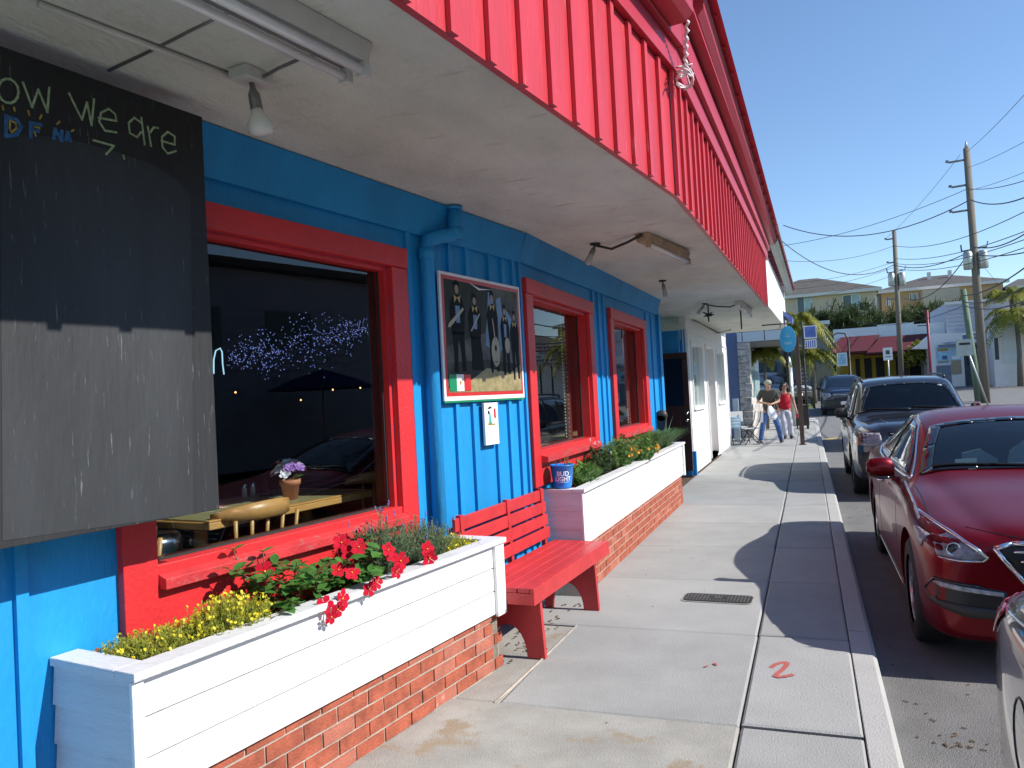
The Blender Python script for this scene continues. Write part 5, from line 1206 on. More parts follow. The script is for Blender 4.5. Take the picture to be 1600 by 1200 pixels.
def suv_extra(th, M, P, Lt, paint, bvh, detail):
    for s in (-1, 1):
        hl = P('headlight', 'lamp_inner', [(s*.86, .97), (s*.56, .97), (s*.52, .80), (s*.70, .78), (s*.865, .80)], 'y', -1, .005, .05)
        P('turn_signal', 'amber', [(s*.885, .97), (s*.80, .97), (s*.80, .80), (s*.885, .80)], 'y', -1, .009, .05, hl)
        P('lens', 'lens', [(s*.87, .98), (s*.55, .98), (s*.51, .79), (s*.70, .77), (s*.875, .79)], 'y', -1, .014, .05, hl)
        P('fog_lamp', 'lamp_inner', [(s*.70, .48), (s*.58, .48), (s*.58, .40), (s*.70, .40)], 'y', -1, .012, .05)
        P('tail_light', 'tail_red', [(s*.86, 1.12), (s*.74, 1.12), (s*.74, .80), (s*.88, .80)], 'y', 1, .006, .05)
        for pts in ([(s*.62, -.05), (s*.62, 1.75)],):
            q = line_on(bvh, pts, 'z', 1, .05, .2)
            if len(q) > 2: q = [q[0]-Vector((0, .06, .05))]+q+[q[-1]+Vector((0, .06, -.05))]; m = MB(M); m.tube(q, .018, 8); m.build('roof_rail', 'black_plastic', th)
        Lt('hood_crease', paint, [(s*.45, -2.1), (s*.5, -1.2)], 'z', 1, .012, -.004)
    P('bumper', 'cladding', [(-.86, .70), (.86, .70), (.80, .36), (-.80, .36)], 'y', -1, .018, .09)
    g = P('grille', 'black_plastic', [(-.45, .98), (.45, .98), (.42, .76), (-.42, .76)], 'y', -1, .006, .07)
    Lt('grille_bar', 'chrome', [(-.45, .90), (.45, .90)], 'y', -1, .02, .014, g)
    for k in range(4): Lt('grille_bar', 'chrome', [(-.43, .79+.055*k), (.43, .79+.055*k)], 'y', -1, .007, .012, g)
    P('front_plate', 'print_white', [(-.15, .60), (.15, .60), (.15, .46), (-.15, .46)], 'y', -1, .03, .05)
    P('rear_window', 'car_glass', [(-.68, 1.22), (.68, 1.22), (.60, 1.62), (-.60, 1.62)], 'y', 1, .004, .07)
    if detail:
        m = MB(M); m.box(-.76, .76, -.85, -.55, .95, 1.12); m.build('dashboard', 'cabin', th, bevel=.03)
        for sx in (-.38, .38):
            m = MB(M); m.prism([(.30, .7), (.42, .7), (.60, 1.32), (.50, 1.34)], 'x', sx-.24, sx+.24); m.box(sx-.13, sx+.13, .50, .58, 1.36, 1.52); m.build('seat', 'cabin', th, bevel=.03)
        m = MB(M); m.box(-.10, .10, -.25, -.22, 1.50, 1.57); m.build('rear_view_mirror', 'black_plastic', th)
        m = MB(M); m.box(-.60, .60, 1.9, 1.95, .9, 1.5); m.build('rear_seat', 'cabin', th)
        Lt('wiper', 'black_plastic', [(-.64, .12), (-.3, .09), (0, .06)], 'w', SUV['wab'], .010, .018); Lt('wiper', 'black_plastic', [(.02, .14), (.3, .11), (.62, .08)], 'w', SUV['wab'], .010, .018)
        P('sticker', 'print_white', [(.55, .82), (.46, .84), (.46, .79), (.55, .77)], 'w', SUV['wab'], .008, .05)
SUV['extra'] = suv_extra

RZ_ = -.12
build_car(SED, 'dark red saloon nearest the camera along the kerb, wet looking paint and chrome edged headlight', 'paint_red', (1.47, 7.22, RZ_), 0, 3)
build_car(SUV, 'black sport utility vehicle with roof rails parked behind the dark red saloon', 'paint_black', (1.47, 14.45, RZ_), 0, 3)
lf_ = thing; label_flags['parked_car.002'] = 'fuel'
build_car(SED, 'grey car cut off at the lower right corner, only its tail corner showing', 'paint_grey', (1.42, .88, RZ_), 0, 3, False)
build_car(SED, 'small red car mostly hidden behind the black sport utility vehicle', 'paint_red2', (2.02, 22.8, RZ_), 0, 2, False)
build_car(SUV, 'navy sport utility vehicle with wide mesh grille parked farthest along the kerb', 'paint_navy', (1.42, 38.4, gz(36)-.1), 0, 2, False)
build_car(SUV, 'dark blue vehicle crossing the side street behind the two walkers', 'paint_navy', (-1.8, 44.5, gz(44)-.1), R(35), 2, False, None, 'car', 'crossing_car')
build_car(SED, 'white car parked at the right edge across the street', 'paint_white', (15.2, 49, gz(48)-.05), R(205), 2, False, None, 'car', 'white_car')
build_car(SUV, 'dark vehicle parked across the street, seen reflected in the second window', 'paint_black', (8.2, 21.0, RZ_), R(180), 2, False, None, 'car', 'far_side_car')
# ================================================================== STREET FURNITURE, PEOPLE
def box_thing(name, label, cat, M, parts, base, group=None):
    th = thing(name, label, cat, base, 0, group)
    for nm, mt, boxes in parts:
        m = MB(M)
        for b in boxes: m.box(*b)
        m.build(nm, mt, th)
    return th
SP = thing('sign_post', 'brown square steel post standing near the kerb in front of the two walkers', 'post', (-.22, 21.7, 0)); M = WM[SP.name]
m = MB(M); m.box(-.055, .055, -.055, .055, 0, 2.86); m.build('post', 'pole_brown', SP, bevel=.006)
m = MB(M); m.box(-.09, .09, -.09, .09, 0, .012); m.build('base_plate', 'metal_dark', SP)
# a grey lamp column behind
GP = thing('lamp_column', 'thick pale grey round column behind the brown post', 'post', (-.62, 30.5, gz(30.5))); M = WM[GP.name]
m = MB(M); m.tube([(0, 0, 0), (0, 0, 2.2)], [.13, .11], 14); m.build('column', 'galv', GP)
m = MB(M); m.tube([(0, 0, 2.2), (0, 0, 2.6)], [.12, .05], 12); m.build('cap', 'galv', GP)
NB = thing('newspaper_box', 'dark box standing at the pavement edge behind the brown post', 'box', (-.25, 29.0, gz(29))); M = WM[NB.name]
m = MB(M); m.box(-.22, .22, -.2, .2, .12, .78); m.build('cabinet', 'metal_dark', NB, bevel=.02); m = MB(M); m.box(-.24, .24, -.22, .22, .782, .84); m.build('lid', 'metal_dark', NB, bevel=.02)
for sx in (-.18, .18): m = MB(M); m.box(sx-.02, sx+.02, -.15, .15, 0, .12); m.build('leg', 'metal_dark', NB)
# light blue hanging sign
c = at(1231, 530, 18.6); OS = thing('hanging_sign', 'sky blue oval sign hanging off the white fascia end', 'sign', c); M = WM[OS.name]
m = MB(M); m.prism([(.185*math.cos(2*math.pi*k/24)*(1 if abs(math.cos(2*math.pi*k/24)) < .7 else .95), .30*math.sin(2*math.pi*k/24)) for k in range(24)], 'y', -.02, .02); m.build('plate', 'sign_sky', OS, bevel=.004)
m = MB(M)
for z, w in ((.10, .04), (.06, .05), (-.08, .09), (-.11, .07)): m.box(-w, w, -.0225, -.0205, z-.012, z+.012)
m.build('print', 'print_sky', OS)
m = MB(M); m.tube([(-.55, 0, .36), (.12, 0, .36)], .015, 6); m.tube([(-.15, 0, .36), (-.15, 0, .27)], .01, 6); m.tube([(.1, 0, .36), (.1, 0, .27)], .01, 6); m.build('arm', 'metal_dark', OS)
c2 = at(1236, 496, 20); m = MB(); m.add([(c2.x-.25, 19.6, c2.z+.20), (c2.x+.05, 19.6, c2.z-.02), (c2.x+.05, 21, c2.z-.02), (c2.x-.25, 21, c2.z+.20), (c2.x-.25, 19.6, c2.z+.10), (c2.x+.02, 19.6, c2.z-.12), (c2.x+.02, 21, c2.z-.12), (c2.x-.25, 21, c2.z+.10)], [(0, 1, 2, 3), (7, 6, 5, 4), (0, 4, 5, 1), (1, 5, 6, 2), (3, 2, 6, 7), (0, 3, 7, 4)])
tag(origin(m.build('awning_flap', 'banner_blue'), c2), 'small dark blue awning just past the white fascia end', 'awning')
# people ------------------------------------------------------------
def skinned(name, mt, nodes, edges, parent, lv=2):
    """nodes: (x,y,z,r)"""
    me = bpy.data.meshes.new(name); me.from_pydata([n[:3] for n in nodes], edges, []); o = bpy.data.objects.new('tmp', me); COL.objects.link(o)
    sk = o.modifiers.new('skin', 'SKIN'); sk.use_smooth_shade = True; ss = o.modifiers.new('s', 'SUBSURF'); ss.levels = lv; ss.render_levels = lv
    for i, n in enumerate(nodes): r = n[3]; me.skin_vertices[0].data[i].radius = r if isinstance(r, tuple) else (r, r)
    me.skin_vertices[0].data[0].use_root = True
    dg = bpy.context.evaluated_depsgraph_get(); dg.update(); out = bpy.data.meshes.new_from_object(o.evaluated_get(dg)); bpy.data.objects.remove(o)
    out.materials.clear(); out.materials.append(MATS[mt]); out.name = name; p = bpy.data.objects.new(name, out); COL.objects.link(p); p.parent = parent; WM[p.name] = WM[parent.name].copy(); return p
def person(label, loc, rz, J, look, grp=None):
    """J holds joints in local space: the figure faces -y"""
    th = thing('person', label, 'person', loc, rz, grp); M = WM[th.name]
    pel, ch, nk, hd = J['pelvis'], J['chest'], J['neck'], J['head']
    n = [(*pel, (.13, .11)), (*((Vector(pel)+Vector(ch))/2), (.13, .10)), (*ch, (.15, .11)), (*nk, .055), (hd[0], hd[1], hd[2]-.09, .062), (*hd, (.078, .090)), (hd[0], hd[1]+.008, hd[2]+.075, (.068, .078))]
    e = [(0, 1), (1, 2), (2, 3), (3, 4), (4, 5), (5, 6)]
    for s in ('L', 'R'):
        sh, el, wr, hip, kn, an, toe = (J[k+s] for k in ('sh', 'el', 'wr', 'hip', 'kn', 'an', 'toe')); i = len(n)
        hv = (Vector(wr)-Vector(el)).normalized()
        n += [(*sh, .055), (*el, .040), (*wr, .027), (*(Vector(wr)+hv*.07), (.038, .018))]; e += [(2, i), (i, i+1), (i+1, i+2), (i+2, i+3)]
        for f in range(4):   # fingers
            k = len(n); off = Vector(((f-1.5)*.017, 0, 0)); n += [(*(Vector(wr)+hv*.115+off+Vector((0, -.008, 0))), .0085), (*(Vector(wr)+hv*(.15-.006*abs(f-1.5))+off+Vector((0, -.025, -.006))), .007)]; e += [(i+3, k), (k, k+1)]
        k = len(n); n += [(*(Vector(wr)+hv*.06+Vector((.035 if s == 'R' else -.035, -.02, 0))), .010)]; e += [(i+3, k)]
        k = len(n); n += [(*hip, .085), (*kn, .058), (*an, .038), (*toe, (.035, .028))]; e += [(0, k), (k, k+1), (k+1, k+2), (k+2, k+3)]
    skinned('body', 'skin', n, e, th)
    # face
    m = MB(M); a = look['face']; h = Vector(hd); fr = Vector((math.sin(a), -math.cos(a), 0)); sd_ = Vector((math.cos(a), math.sin(a), 0)); dn = Vector((0, 0, look.get('drop', 0)))
    m.tube([h+fr*.092+Vector((0, 0, .02))+dn, h+fr*.112+Vector((0, 0, -.025))+dn], [.008, .014], 6); m.build('nose', 'skin', th)
    m = MB(M); m.tube([h+fr*.09-sd_*.022+Vector((0, 0, -.055))+dn, h+fr*.094+Vector((0, 0, -.056))+dn, h+fr*.09+sd_*.022+Vector((0, 0, -.055))+dn], .006, 6); m.build('mouth', 'sign_maroon', th)
    for s in (-1, 1):
        m = MB(M); m.ball(h+fr*.082+sd_*s*.032+Vector((0, 0, .012))+dn, .012, 6); m.build('eye', 'glass_dark', th); m = MB(M); m.ball(h+sd_*s*.082, .02, 6, (.5, 1, 1.3)); m.build('ear', 'skin', th)
    return th
zp = gz(22.5)
man = dict(pelvis=(0, .02, .95), chest=(0, -.06, 1.32), neck=(.0, -.11, 1.50), head=(.0, -.16, 1.64),
           shL=(.20, -.07, 1.42), elL=(.27, -.12, 1.16), wrL=(.07, -.33, 1.10), shR=(-.20, -.07, 1.42), elR=(-.30, -.10, 1.17), wrR=(-.06, -.32, 1.12),
           hipL=(.10, .02, .90), knL=(.20, -.05, .50), anL=(.27, .10, .09), toeL=(.29, -.06, .04), hipR=(-.10, .02, .90), knR=(-.20, -.12, .50), anR=(-.28, -.10, .09), toeR=(-.34, -.27, .045))
PM = person('man in tan cap, dark shirt and blue jeans striding with head bowed', (-1.05, 22.6, zp), R(4), man, dict(face=0, drop=-.02)); MM = WM[PM.name]
def cloth(par, J, top, mt, mb, hem, sleeve, long=1.0, tr=.0):
    pel, ch, nk = J['pelvis'], J['chest'], J['neck']; P_ = Vector(pel); C_ = Vector(ch)
    n = [(P_.x, P_.y-.0, hem, (.185+tr, .145)), (*P_.lerp(C_, .3), (.178+tr, .142)), (*P_.lerp(C_, .7), (.180+tr*.5, .138)), (C_.x, C_.y, C_.z+.04, (.175, .125)), (nk[0], nk[1]+.02, nk[2]-.03, (.075, .075))]; e = [(0, 1), (1, 2), (2, 3), (3, 4)]
    if sleeve:
        for s in ('L', 'R'): i = len(n); sh, el = Vector(J['sh'+s]), Vector(J['el'+s]); n += [(*sh, .078), (*sh.lerp(el, .55), .070), (*sh.lerp(el, .82), .068)]; e += [(3, i), (i, i+1), (i+1, i+2)]
    skinned(top, mt, n, e, par)
def pants(par, J, mt, flare=.0, name='trousers'):
    P_ = Vector(J['pelvis']); n = [(P_.x, P_.y, P_.z+.02, (.165, .135)), (P_.x, P_.y, P_.z-.06, (.16, .13))]; e = [(0, 1)]
    for s in ('L', 'R'):
        i = len(n); h, k, a = Vector(J['hip'+s]), Vector(J['kn'+s]), Vector(J['an'+s]); n += [(h.x*1.05, h.y, h.z-.08, .105), (*k, .082), (*k.lerp(a, .6), .070+flare*.5), (a.x, a.y, a.z+.0, .066+flare)]; e += [(1, i), (i, i+1), (i+1, i+2), (i+2, i+3)]
    skinned(name, mt, n, e, par)
def shoes(par, M, J, mt):
    for s in ('L', 'R'):
        a, t = Vector(J['an'+s]), Vector(J['toe'+s]); d = Vector((t.x-a.x, t.y-a.y, 0)).normalized(); g = min(a.z, t.z)-.035; m = MB(M)
        m.tube([Vector((a.x, a.y, g+.05))-d*.06, Vector((a.x, a.y, g+.06)), Vector((t.x, t.y, g+.045)), Vector((t.x, t.y, g+.035))+d*.05], [.035, .052, .050, .02], 10); m.build('shoe', mt, par)
        m = MB(M); m.tube([Vector((a.x, a.y, g+.012))-d*.08, Vector((a.x, a.y, g+.012)), Vector((t.x, t.y, g+.012))+d*.055], [.04, .048, .03], 10, flat=.3); m.build('sole', 'sole', par)
cloth(PM, man, 'shirt', 'shirt', None, .86, True); pants(PM, man, 'jeans'); shoes(PM, MM, man, 'shoe')
m = MB(MM); h = Vector(man['head']); m.tube([h+Vector((0, .01, .02)), h+Vector((0, 0, .07)), h+Vector((0, .005, .115)), h+Vector((0, .01, .13))], [.098, .098, .07, .01], 16); m.tube([h+Vector((0, -.05, .035)), h+Vector((0, -.13, .01)), h+Vector((0, -.17, -.005))], [.075, .07, .04], 12, flat=.16); m.build('cap', 'cap', PM)
BG = thing('carrier_bag', 'white plastic bag held in front of the man in the cap', 'bag', (-1.02, 22.25, .7), 0); bm_ = MB(MM)
bm_.tube([(.0, -.36, 1.12), (.01, -.37, 1.02), (.04, -.38, .90), (.09, -.38, .74), (.11, -.38, .66)], [.02, .07, .13, .145, .05], 12, flat=.5); bm_.build('sack', 'bag', BG)
wom = dict(pelvis=(0, 0, .92), chest=(0, -.02, 1.26), neck=(0, -.03, 1.42), head=(0, -.05, 1.56),
           shL=(.17, -.02, 1.36), elL=(.25, .02, 1.10), wrL=(.30, -.05, .87), shR=(-.17, -.02, 1.36), elR=(-.22, .02, 1.10), wrR=(-.20, -.12, .88),
           hipL=(.09, 0, .88), knL=(.12, -.06, .48), anL=(.13, .05, .08), toeL=(.15, -.10, .035), hipR=(-.09, 0, .88), knR=(-.06, -.08, .48), anR=(-.04, -.06, .08), toeR=(-.05, -.21, .035))
PW = person('woman in sunglasses, sleeveless red top and pale trousers beside the man', (-.68, 24.3, gz(24)), R(6), wom, dict(face=R(-10))); MW = WM[PW.name]
cloth(PW, wom, 'top', 'top_red', None, .84, False); pants(PW, wom, 'white_cloth', .02); shoes(PW, MW, wom, 'shoe')
m = MB(MW); h = Vector(wom['head']); m.ball(h+Vector((0, .025, .035)), .108, 14, (1.02, 1, .95)); m.tube([h+Vector((-.075, .03, .03)), h+Vector((-.10, .01, -.08)), h+Vector((-.09, .02, -.14))], [.05, .042, .02], 8); m.tube([h+Vector((.075, .03, .03)), h+Vector((.10, .01, -.08)), h+Vector((.10, .02, -.15))], [.05, .042, .02], 8); m.build('hair', 'hair', PW)
m = MB(MW); m.box(-.07, -.006, -.105, -.085, .0, .035, T=T3(h+Vector((0, -.0, 0)))); m.box(.006, .07, -.105, -.085, .0, .035, T=T3(h)); m.box(-.006, .006, -.103, -.09, .02, .03, T=T3(h)); m.build('sunglasses', 'glass_dark', PW)
m = MB(MW); m.ball((h+Vector((0, -.052, -.01))), .074, 12, (.92, .7, 1.15)); m.build('face', 'skin', PW)
HB = thing('handbag', 'dark red handbag at the side of the woman in the red top', 'bag', (-.38, 24.2, .55)); m = MB(MW); m.prism([(-.10, .60), (.10, .60), (.085, .80), (-.085, .80)], 'x', .29, .36); m.build('pouch', 'bag_red', HB, bevel=.02)
m = MB(MW); m.tube([(.325, -.07, .80), (.31, -.04, .90), (.31, .0, .91), (.325, .05, .80)], .008, 6); m.build('strap', 'bag_red', HB)
# folding chairs and boxes by the wall
def fchair(x, y, rz, label):
    th = thing('folding_chair', label, 'chair', (x, y, 0), rz, 'white folding chairs by the shop end'); M = WM[th.name]
    m = MB(M); m.box(-.22, .22, -.20, .20, .44, .465); m.build('seat', 'chair_plastic', th, bevel=.012)
    m = MB(M); m.box(-.22, .22, .225, .245, .62, .92, T=RX(R(-4))); m.build('backrest', 'chair_plastic', th, bevel=.012)
    for sx in (-.235, .235):
        m = MB(M); m.tube([(sx, -.26, 0), (sx, .18, .66), (sx, .23, .92)], .012, 6); m.build('leg', 'black_plastic', th)
        m = MB(M); m.tube([(sx*.93, .26, 0), (sx*.93, -.16, .46)], .012, 6); m.build('leg', 'black_plastic', th)
    m = MB(M); m.tube([(-.235, -.22, .06), (.235, -.22, .06)], .009, 6); m.build('crossbar', 'black_plastic', th); m = MB(M); m.tube([(-.22, .24, .06), (.22, .24, .06)], .009, 6); m.build('crossbar', 'black_plastic', th)
fchair(-1.55, 22.3, R(-68), 'white folding chair with dark legs facing the walkers')
fchair(-1.95, 23.1, R(20), 'white folding chair half hidden behind the white shop wall')
BX = thing('stacked_box', 'pale blue and white printed box standing on a chair by the shop end', 'box', (-2.0, 22.6, .46)); M = WM[BX.name]
m = MB(M); m.box(-.16, .16, -.14, .14, 0, .30); m.build('carton', 'print_sky', BX); m = MB(M)
for k in range(3): m.box(-.161, .161, -.142, -.1405, .05+k*.09, .08+k*.09)
m.build('print_band', 'print_white', BX)
m = MB(); m.box(-2.12, -1.95, 23.6, 23.66, 0, 1.28); tag(origin(m.build('leaning_board', 'wall_pale'), (-2.03, 23.6, 0)), 'pale board leaning upright past the white shop corner', 'board')

# next shops on the near side
BS = thing('blue_grey_shop', 'blue grey shop with a rough stone pillar beyond the white doorways', 'building', (-2.2, 26, 0))
def part(nm, mt, boxes, th, M=None, bevel=0):
    m = MB(M)
    for b in boxes: m.box(*b)
    return m.build(nm, mt, th, bevel=bevel)
part('side_wall', 'wall_bluegrey', [(-9, -2.02, 25.2, 25.4, 0, 4.1)], BS); part('roof_edge', 'wall_pale', [(-9, -1.95, 25.1, 25.19, 3.98, 4.12)], BS)
m = MB()
for k in range(16):
    for (dx, dy) in ((0, 0),): 
        z = k*.215; m.box(-2.01, -1.62+rnd.uniform(-.03, .03), 25.15+rnd.uniform(-.03, .02), 25.6, z+.004, z+.21)
pl_ = thing('stone_pillar', 'rough stone pillar at the corner of the blue grey shop', 'pillar', (-1.8, 25.3, 0))
for k in range(15):
    z = k*.215; w = rnd.uniform(-.04, .02); m = MB(); m.box(-2.015, -1.64+w, 25.12+rnd.uniform(-.03, .02), 25.55, z+.004, z+.209); m.build('stone', 'stone', pl_, bevel=.02)
part('front_wall', 'wall_pale', [(-1.98, -1.85, 25.6, 33, 0, 3.2)], BS); part('low_wall', 'stone', [(-1.849, -1.75, 25.7, 33, 0, 1.15)], BS)
for k in range(5): part('window', 'win_pale', [(-1.849, -1.84, 25.9+k*1.4, 27.1+k*1.4, 1.2, 2.2)], BS)
cn = part('canopy', 'wall_pale', [(-2.0, -.35, 25.1, 33, 3.02, 3.32)], BS); part('canopy_soffit', 'teal_soffit', [(-1.95, -.40, 25.15, 32.95, 3.0, 3.019)], BS)
for y in (27, 32.4): part('canopy_post', 'metal_dark', [(-.65, -.57, y, y+.08, 0, 3.0)], BS)
# teal frontage farther on, left of the street
FB = thing('far_left_shop', 'dim grey shop with big dark windows beyond the crossing on the left', 'building', (-6, 52, gz(52))); z0 = gz(50)
part('wall', 'slate_blue', [(-14, .3, 52, 60, z0-1, z0+3.6)], FB); part('cornice', 'wall_pale', [(-14.1, .4, 51.8, 51.99, z0+3.2, z0+3.7)], FB)
for k in range(6):
    w = part('window', 'win_far', [(-9+k*1.5, -7.8+k*1.5, 51.96, 51.995, z0+.7, z0+2.4)], FB); part('frame', 'trim_white', [(-9+k*1.5, -7.8+k*1.5, 51.93, 51.955, z0+1.5, z0+1.56), (-8.43+k*1.5, -8.37+k*1.5, 51.93, 51.955, z0+.7, z0+1.49)], FB)
m = MB(); a = at(1196, 560, 34); m.add([(a.x-.5, 34, a.z-.05), (a.x+.4, 34, a.z-.05), (a.x+.4, 34.5, a.z+.35), (a.x-.5, 34.5, a.z+.35)], [(0, 1, 2, 3)]); m.add([(a.x-.5, 34, a.z-.07), (a.x+.4, 34, a.z-.07), (a.x+.4, 34.5, a.z+.33), (a.x-.5, 34.5, a.z+.33)], [(3, 2, 1, 0)])
tag(origin(m.build('small_awning', 'wall_pale'), a), 'small pale awning lit by sun above the crossing vehicle', 'awning')
# a tall grey block right of the brown post
TB2 = thing('grey_building', 'tall pale grey-blue building end with slatted shutter beyond the brown post', 'building', (.2, 46, gz(46))); a = at(1243, 545, 46); b = at(1290, 600, 46)
part('wall', 'slate_blue', [(a.x-.5, b.x+.3, 46, 52, gz(46)-1, 5.0)], TB2); part('roof_edge', 'wall_pale', [(a.x-.6, b.x+.4, 45.8, 45.99, 4.85, 5.05)], TB2)
for k in range(12): part('slat', 'trim_white', [(a.x+.1, a.x+.55, 45.9, 45.97, 1.3+k*.22, 1.38+k*.22)], TB2)
part('doorway', 'win_far', [(a.x+1.0, a.x+1.9, 45.93, 45.995, gz(46), 3.4)], TB2)
# lamp post with banner
def lamp_post(px, base_y, top_y, D, label, banner):
    x = at(px, 560, D).x; zt = at(px, top_y, D).z; z0 = gz(D)-.1; th = thing('street_lamp', label, 'street lamp', (x, D, z0), 0, 'black street lamps with banners'); M = WM[th.name]; H = zt-z0
    m = MB(M); m.tube([(0, 0, 0), (0, 0, .5), (0, 0, .55), (0, 0, H-.4), (-.15, 0, H-.05), (-.5, 0, H), (-.75, 0, H-.12), (-.8, 0, H-.3)], [.13, .12, .07, .05, .04, .035, .03, .03], 8); m.build('post', 'metal_dark', th)
    m = MB(M); m.lathe([(.001, H-.3), (.10, H-.33), (.20, H-.5), (.16, H-.78), (.04, H-.86), (.001, H-.87)], (-.8, 0, 0), 12); m.build('lantern', 'metal_dark', th)
    if banner:
        m = MB(M); m.box(-.60, -.10, -.01, .01, H-1.75, H-1.05); m.build('banner', 'print_white', th); m = MB(M); m.box(-.54, -.16, -.014, -.0101, H-1.68, H-1.12); m.build('banner_print', banner, th)
    return th
lamp_post(1327, 575, 519, 44, 'black street lamp with a white banner before the maroon awning', 'print_sky')
# banner with palm picture, two boards
c = at(1266, 520, 29); PBn = thing('banner_sign', 'blue palm picture banner over a striped board, hanging beside the yellow green palm', 'sign', c); M = WM[PBn.name]
m = MB(M); m.box(-.21, .21, 0, .02, -.20, .25); m.build('board', 'print_white', PBn); m = MB(M); m.box(-.18, .18, -.004, -.001, -.16, .22); m.build('picture', 'banner_blue', PBn)
m = MB(M); m.box(-.19, .19, 0, .02, -.55, -.24); m.build('board', 'print_white', PBn)
for k in range(5): m = MB(M); m.box(-.17+k*.07, -.13+k*.07, -.004, -.001, -.52, -.27); m.build('stripe', 'banner_blue', PBn)
m = MB(M); m.tube([(-.26, .03, .4), (-.26, .03, -c.z)], .04, 8); m.tube([(-.26, .03, .3), (.2, .03, .3)], .015, 6); m.build('post', 'metal_dark', PBn)
# small white signs
def plate_sign(px, py, D, w, h, label, mt='print_white', tilt=0, lean=0):
    c = at(px, py, D); z0 = gz(D)-.1; th = thing('street_sign', label, 'sign', (c.x+lean, D, z0)); M = WM[th.name]
    m = MB(M); m.tube([(0, 0, 0), (-lean, 0, c.z-z0+h*.4)], .035, 8); m.build('post', 'galv', th)
    m = MB(M); m.box(-lean-w/2, -lean+w/2, -.06, -.04, c.z-z0-h/2, c.z-z0+h/2); m.build('plate', mt, th); return th, M, c.z-z0
th, M, zc = plate_sign(1387, 553, 42, .42, .62, 'small white parking sign before the maroon awning'); m = MB(M)
m.box(-.09, .09, -.064, -.061, zc-.02, zc+.18); m.box(-.14, .14, -.064, -.061, zc-.16, zc-.12); m.build('print', 'print_grey', th)
th, M, zc = plate_sign(1507, 543, 36, .62, .68, 'grey backed square sign on a leaning pale post before the two poles', 'galv', lean=.75)
m = MB(M); m.box(-.75-.2, -.75+.2, -.064, -.061, zc+.1, zc+.2); m.build('print', 'metal_dark', th)
th, M, zc = plate_sign(1453, 560, 47, .05, .05, 'thin maroon post standing before the white mural wall', 'sign_maroon')
m = MB(M); m.tube([(0, 0, 0), (0, 0, 4.6)], .07, 8); m.build('sleeve', 'sign_maroon', th); m = MB(M); m.box(-.5, .0, -.02, .02, 3.75, 3.80); m.box(-.5, 0, -.02, .02, 4.6, 4.65); m.build('arm', 'metal_dark', th)

# ================================================================== BUILDINGS ACROSS
def pz(px, py, D): return at(px, py, D).z
def px_(px, D): return at(px, 560, D).x
YB = thing('yellow_shop', 'yellow shop row under two sloping maroon awnings with a pale parapet', 'building', (px_(1390, 58), 58, gz(58))); D = 58; g0 = gz(D)-.3
xa, xb = px_(1312, D), px_(1497, D); zt = pz(1400, 508, D)
xmid = px_(1452, D)
part('front_wall', 'shop_yellow', [(xa, xmid-1.2, D, D+8, g0, pz(1350, 531, D))], YB)
par = part('parapet', 'wall_pale', [(xa-.3, px_(1374, D), D-.1, D+.2, pz(1350, 532, D), zt), (px_(1374, D)+.01, px_(1431, D), D-.1, D+.2, pz(1350, 532, D), zt+.12), (px_(1431, D)+.01, xb+.6, D-.1, D+.2, pz(1350, 532, D), zt-.04)], YB)
part('roof', 'siding_grey', [(xa, xb, D+.2, D+10, zt-.8, zt-.5)], YB)
for a, b in ((1336, 1343), (1350, 1361), (1368, 1381), (1399, 1412)):
    part('opening', 'dark_wall', [(px_(a, D), px_(b, D), D-.06, D-.002, g0, pz(1350, 560, D))], YB)
part('door', 'door_brown', [(px_(1412, D), px_(1419, D), D-.06, D-.003, g0, pz(1350, 560, D))], YB)
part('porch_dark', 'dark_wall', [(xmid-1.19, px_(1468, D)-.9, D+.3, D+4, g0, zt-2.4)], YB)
def awn(xl, xr, xtl, xtr, zb, ztp, proj, nm):
    m = MB(); y = D-.11
    vs = [(xl, y-proj, zb), (xr, y-proj, zb), (xtr, y, ztp), (xtl, y, ztp), (xl, y-proj, zb-.12), (xr, y-proj, zb-.12), (xr, y, zb-.12), (xl, y, zb-.12)]
    m.add(vs, [(0, 1, 2, 3), (0, 4, 5, 1), (1, 5, 6, 2), (0, 3, 7, 4), (4, 7, 6, 5)]); return m.build('awning', 'awning', YB)
awn(px_(1291, D), px_(1352, D), px_(1316, D), px_(1377, D), pz(1300, 553, D), pz(1360, 524, D), 2.2, 'a')
awn(px_(1348, D)+.03, px_(1438, D), px_(1377, D)+.03, px_(1452, D), pz(1400, 550, D)+.0, pz(1400, 527, D)+.1, 2.2, 'b')
# white gabled shop with pictures
WS = thing('mural_shop', 'white gabled shop front with two bright picture panels right of the maroon awnings', 'building', (px_(1480, 54), 54, gz(54))); D = 54; g0 = gz(D)-.3
m = MB(); m.prism([(px_(1428, D), pz(1428, 545, D)), (px_(1462, D), pz(1462, 521, D)), (px_(1506, D), pz(1506, 520, D)), (px_(1506, D), g0), (px_(1452, D), g0), (px_(1452, D), pz(1452, 545, D))], 'y', D, D+4); m.build('front_wall', 'white_wall', WS)
p1 = part('picture_panel', 'print_sky', [(px_(1463, D), px_(1484, D), D-.05, D-.002, pz(1470, 569, D), pz(1470, 542, D))], WS)
part('picture_yellow', 'print_yellow', [(px_(1465, D), px_(1482, D), D-.06, D-.051, pz(1470, 549, D), pz(1470, 545, D))], p1); part('picture_dome', 'print_blue', [(px_(1472, D), px_(1480, D), D-.06, D-.051, pz(1470, 562, D), pz(1470, 556, D))], p1); part('picture_sand', 'print_guitar', [(px_(1465, D), px_(1482, D), D-.065, D-.0605, pz(1470, 567, D), pz(1470, 564, D))], p1)
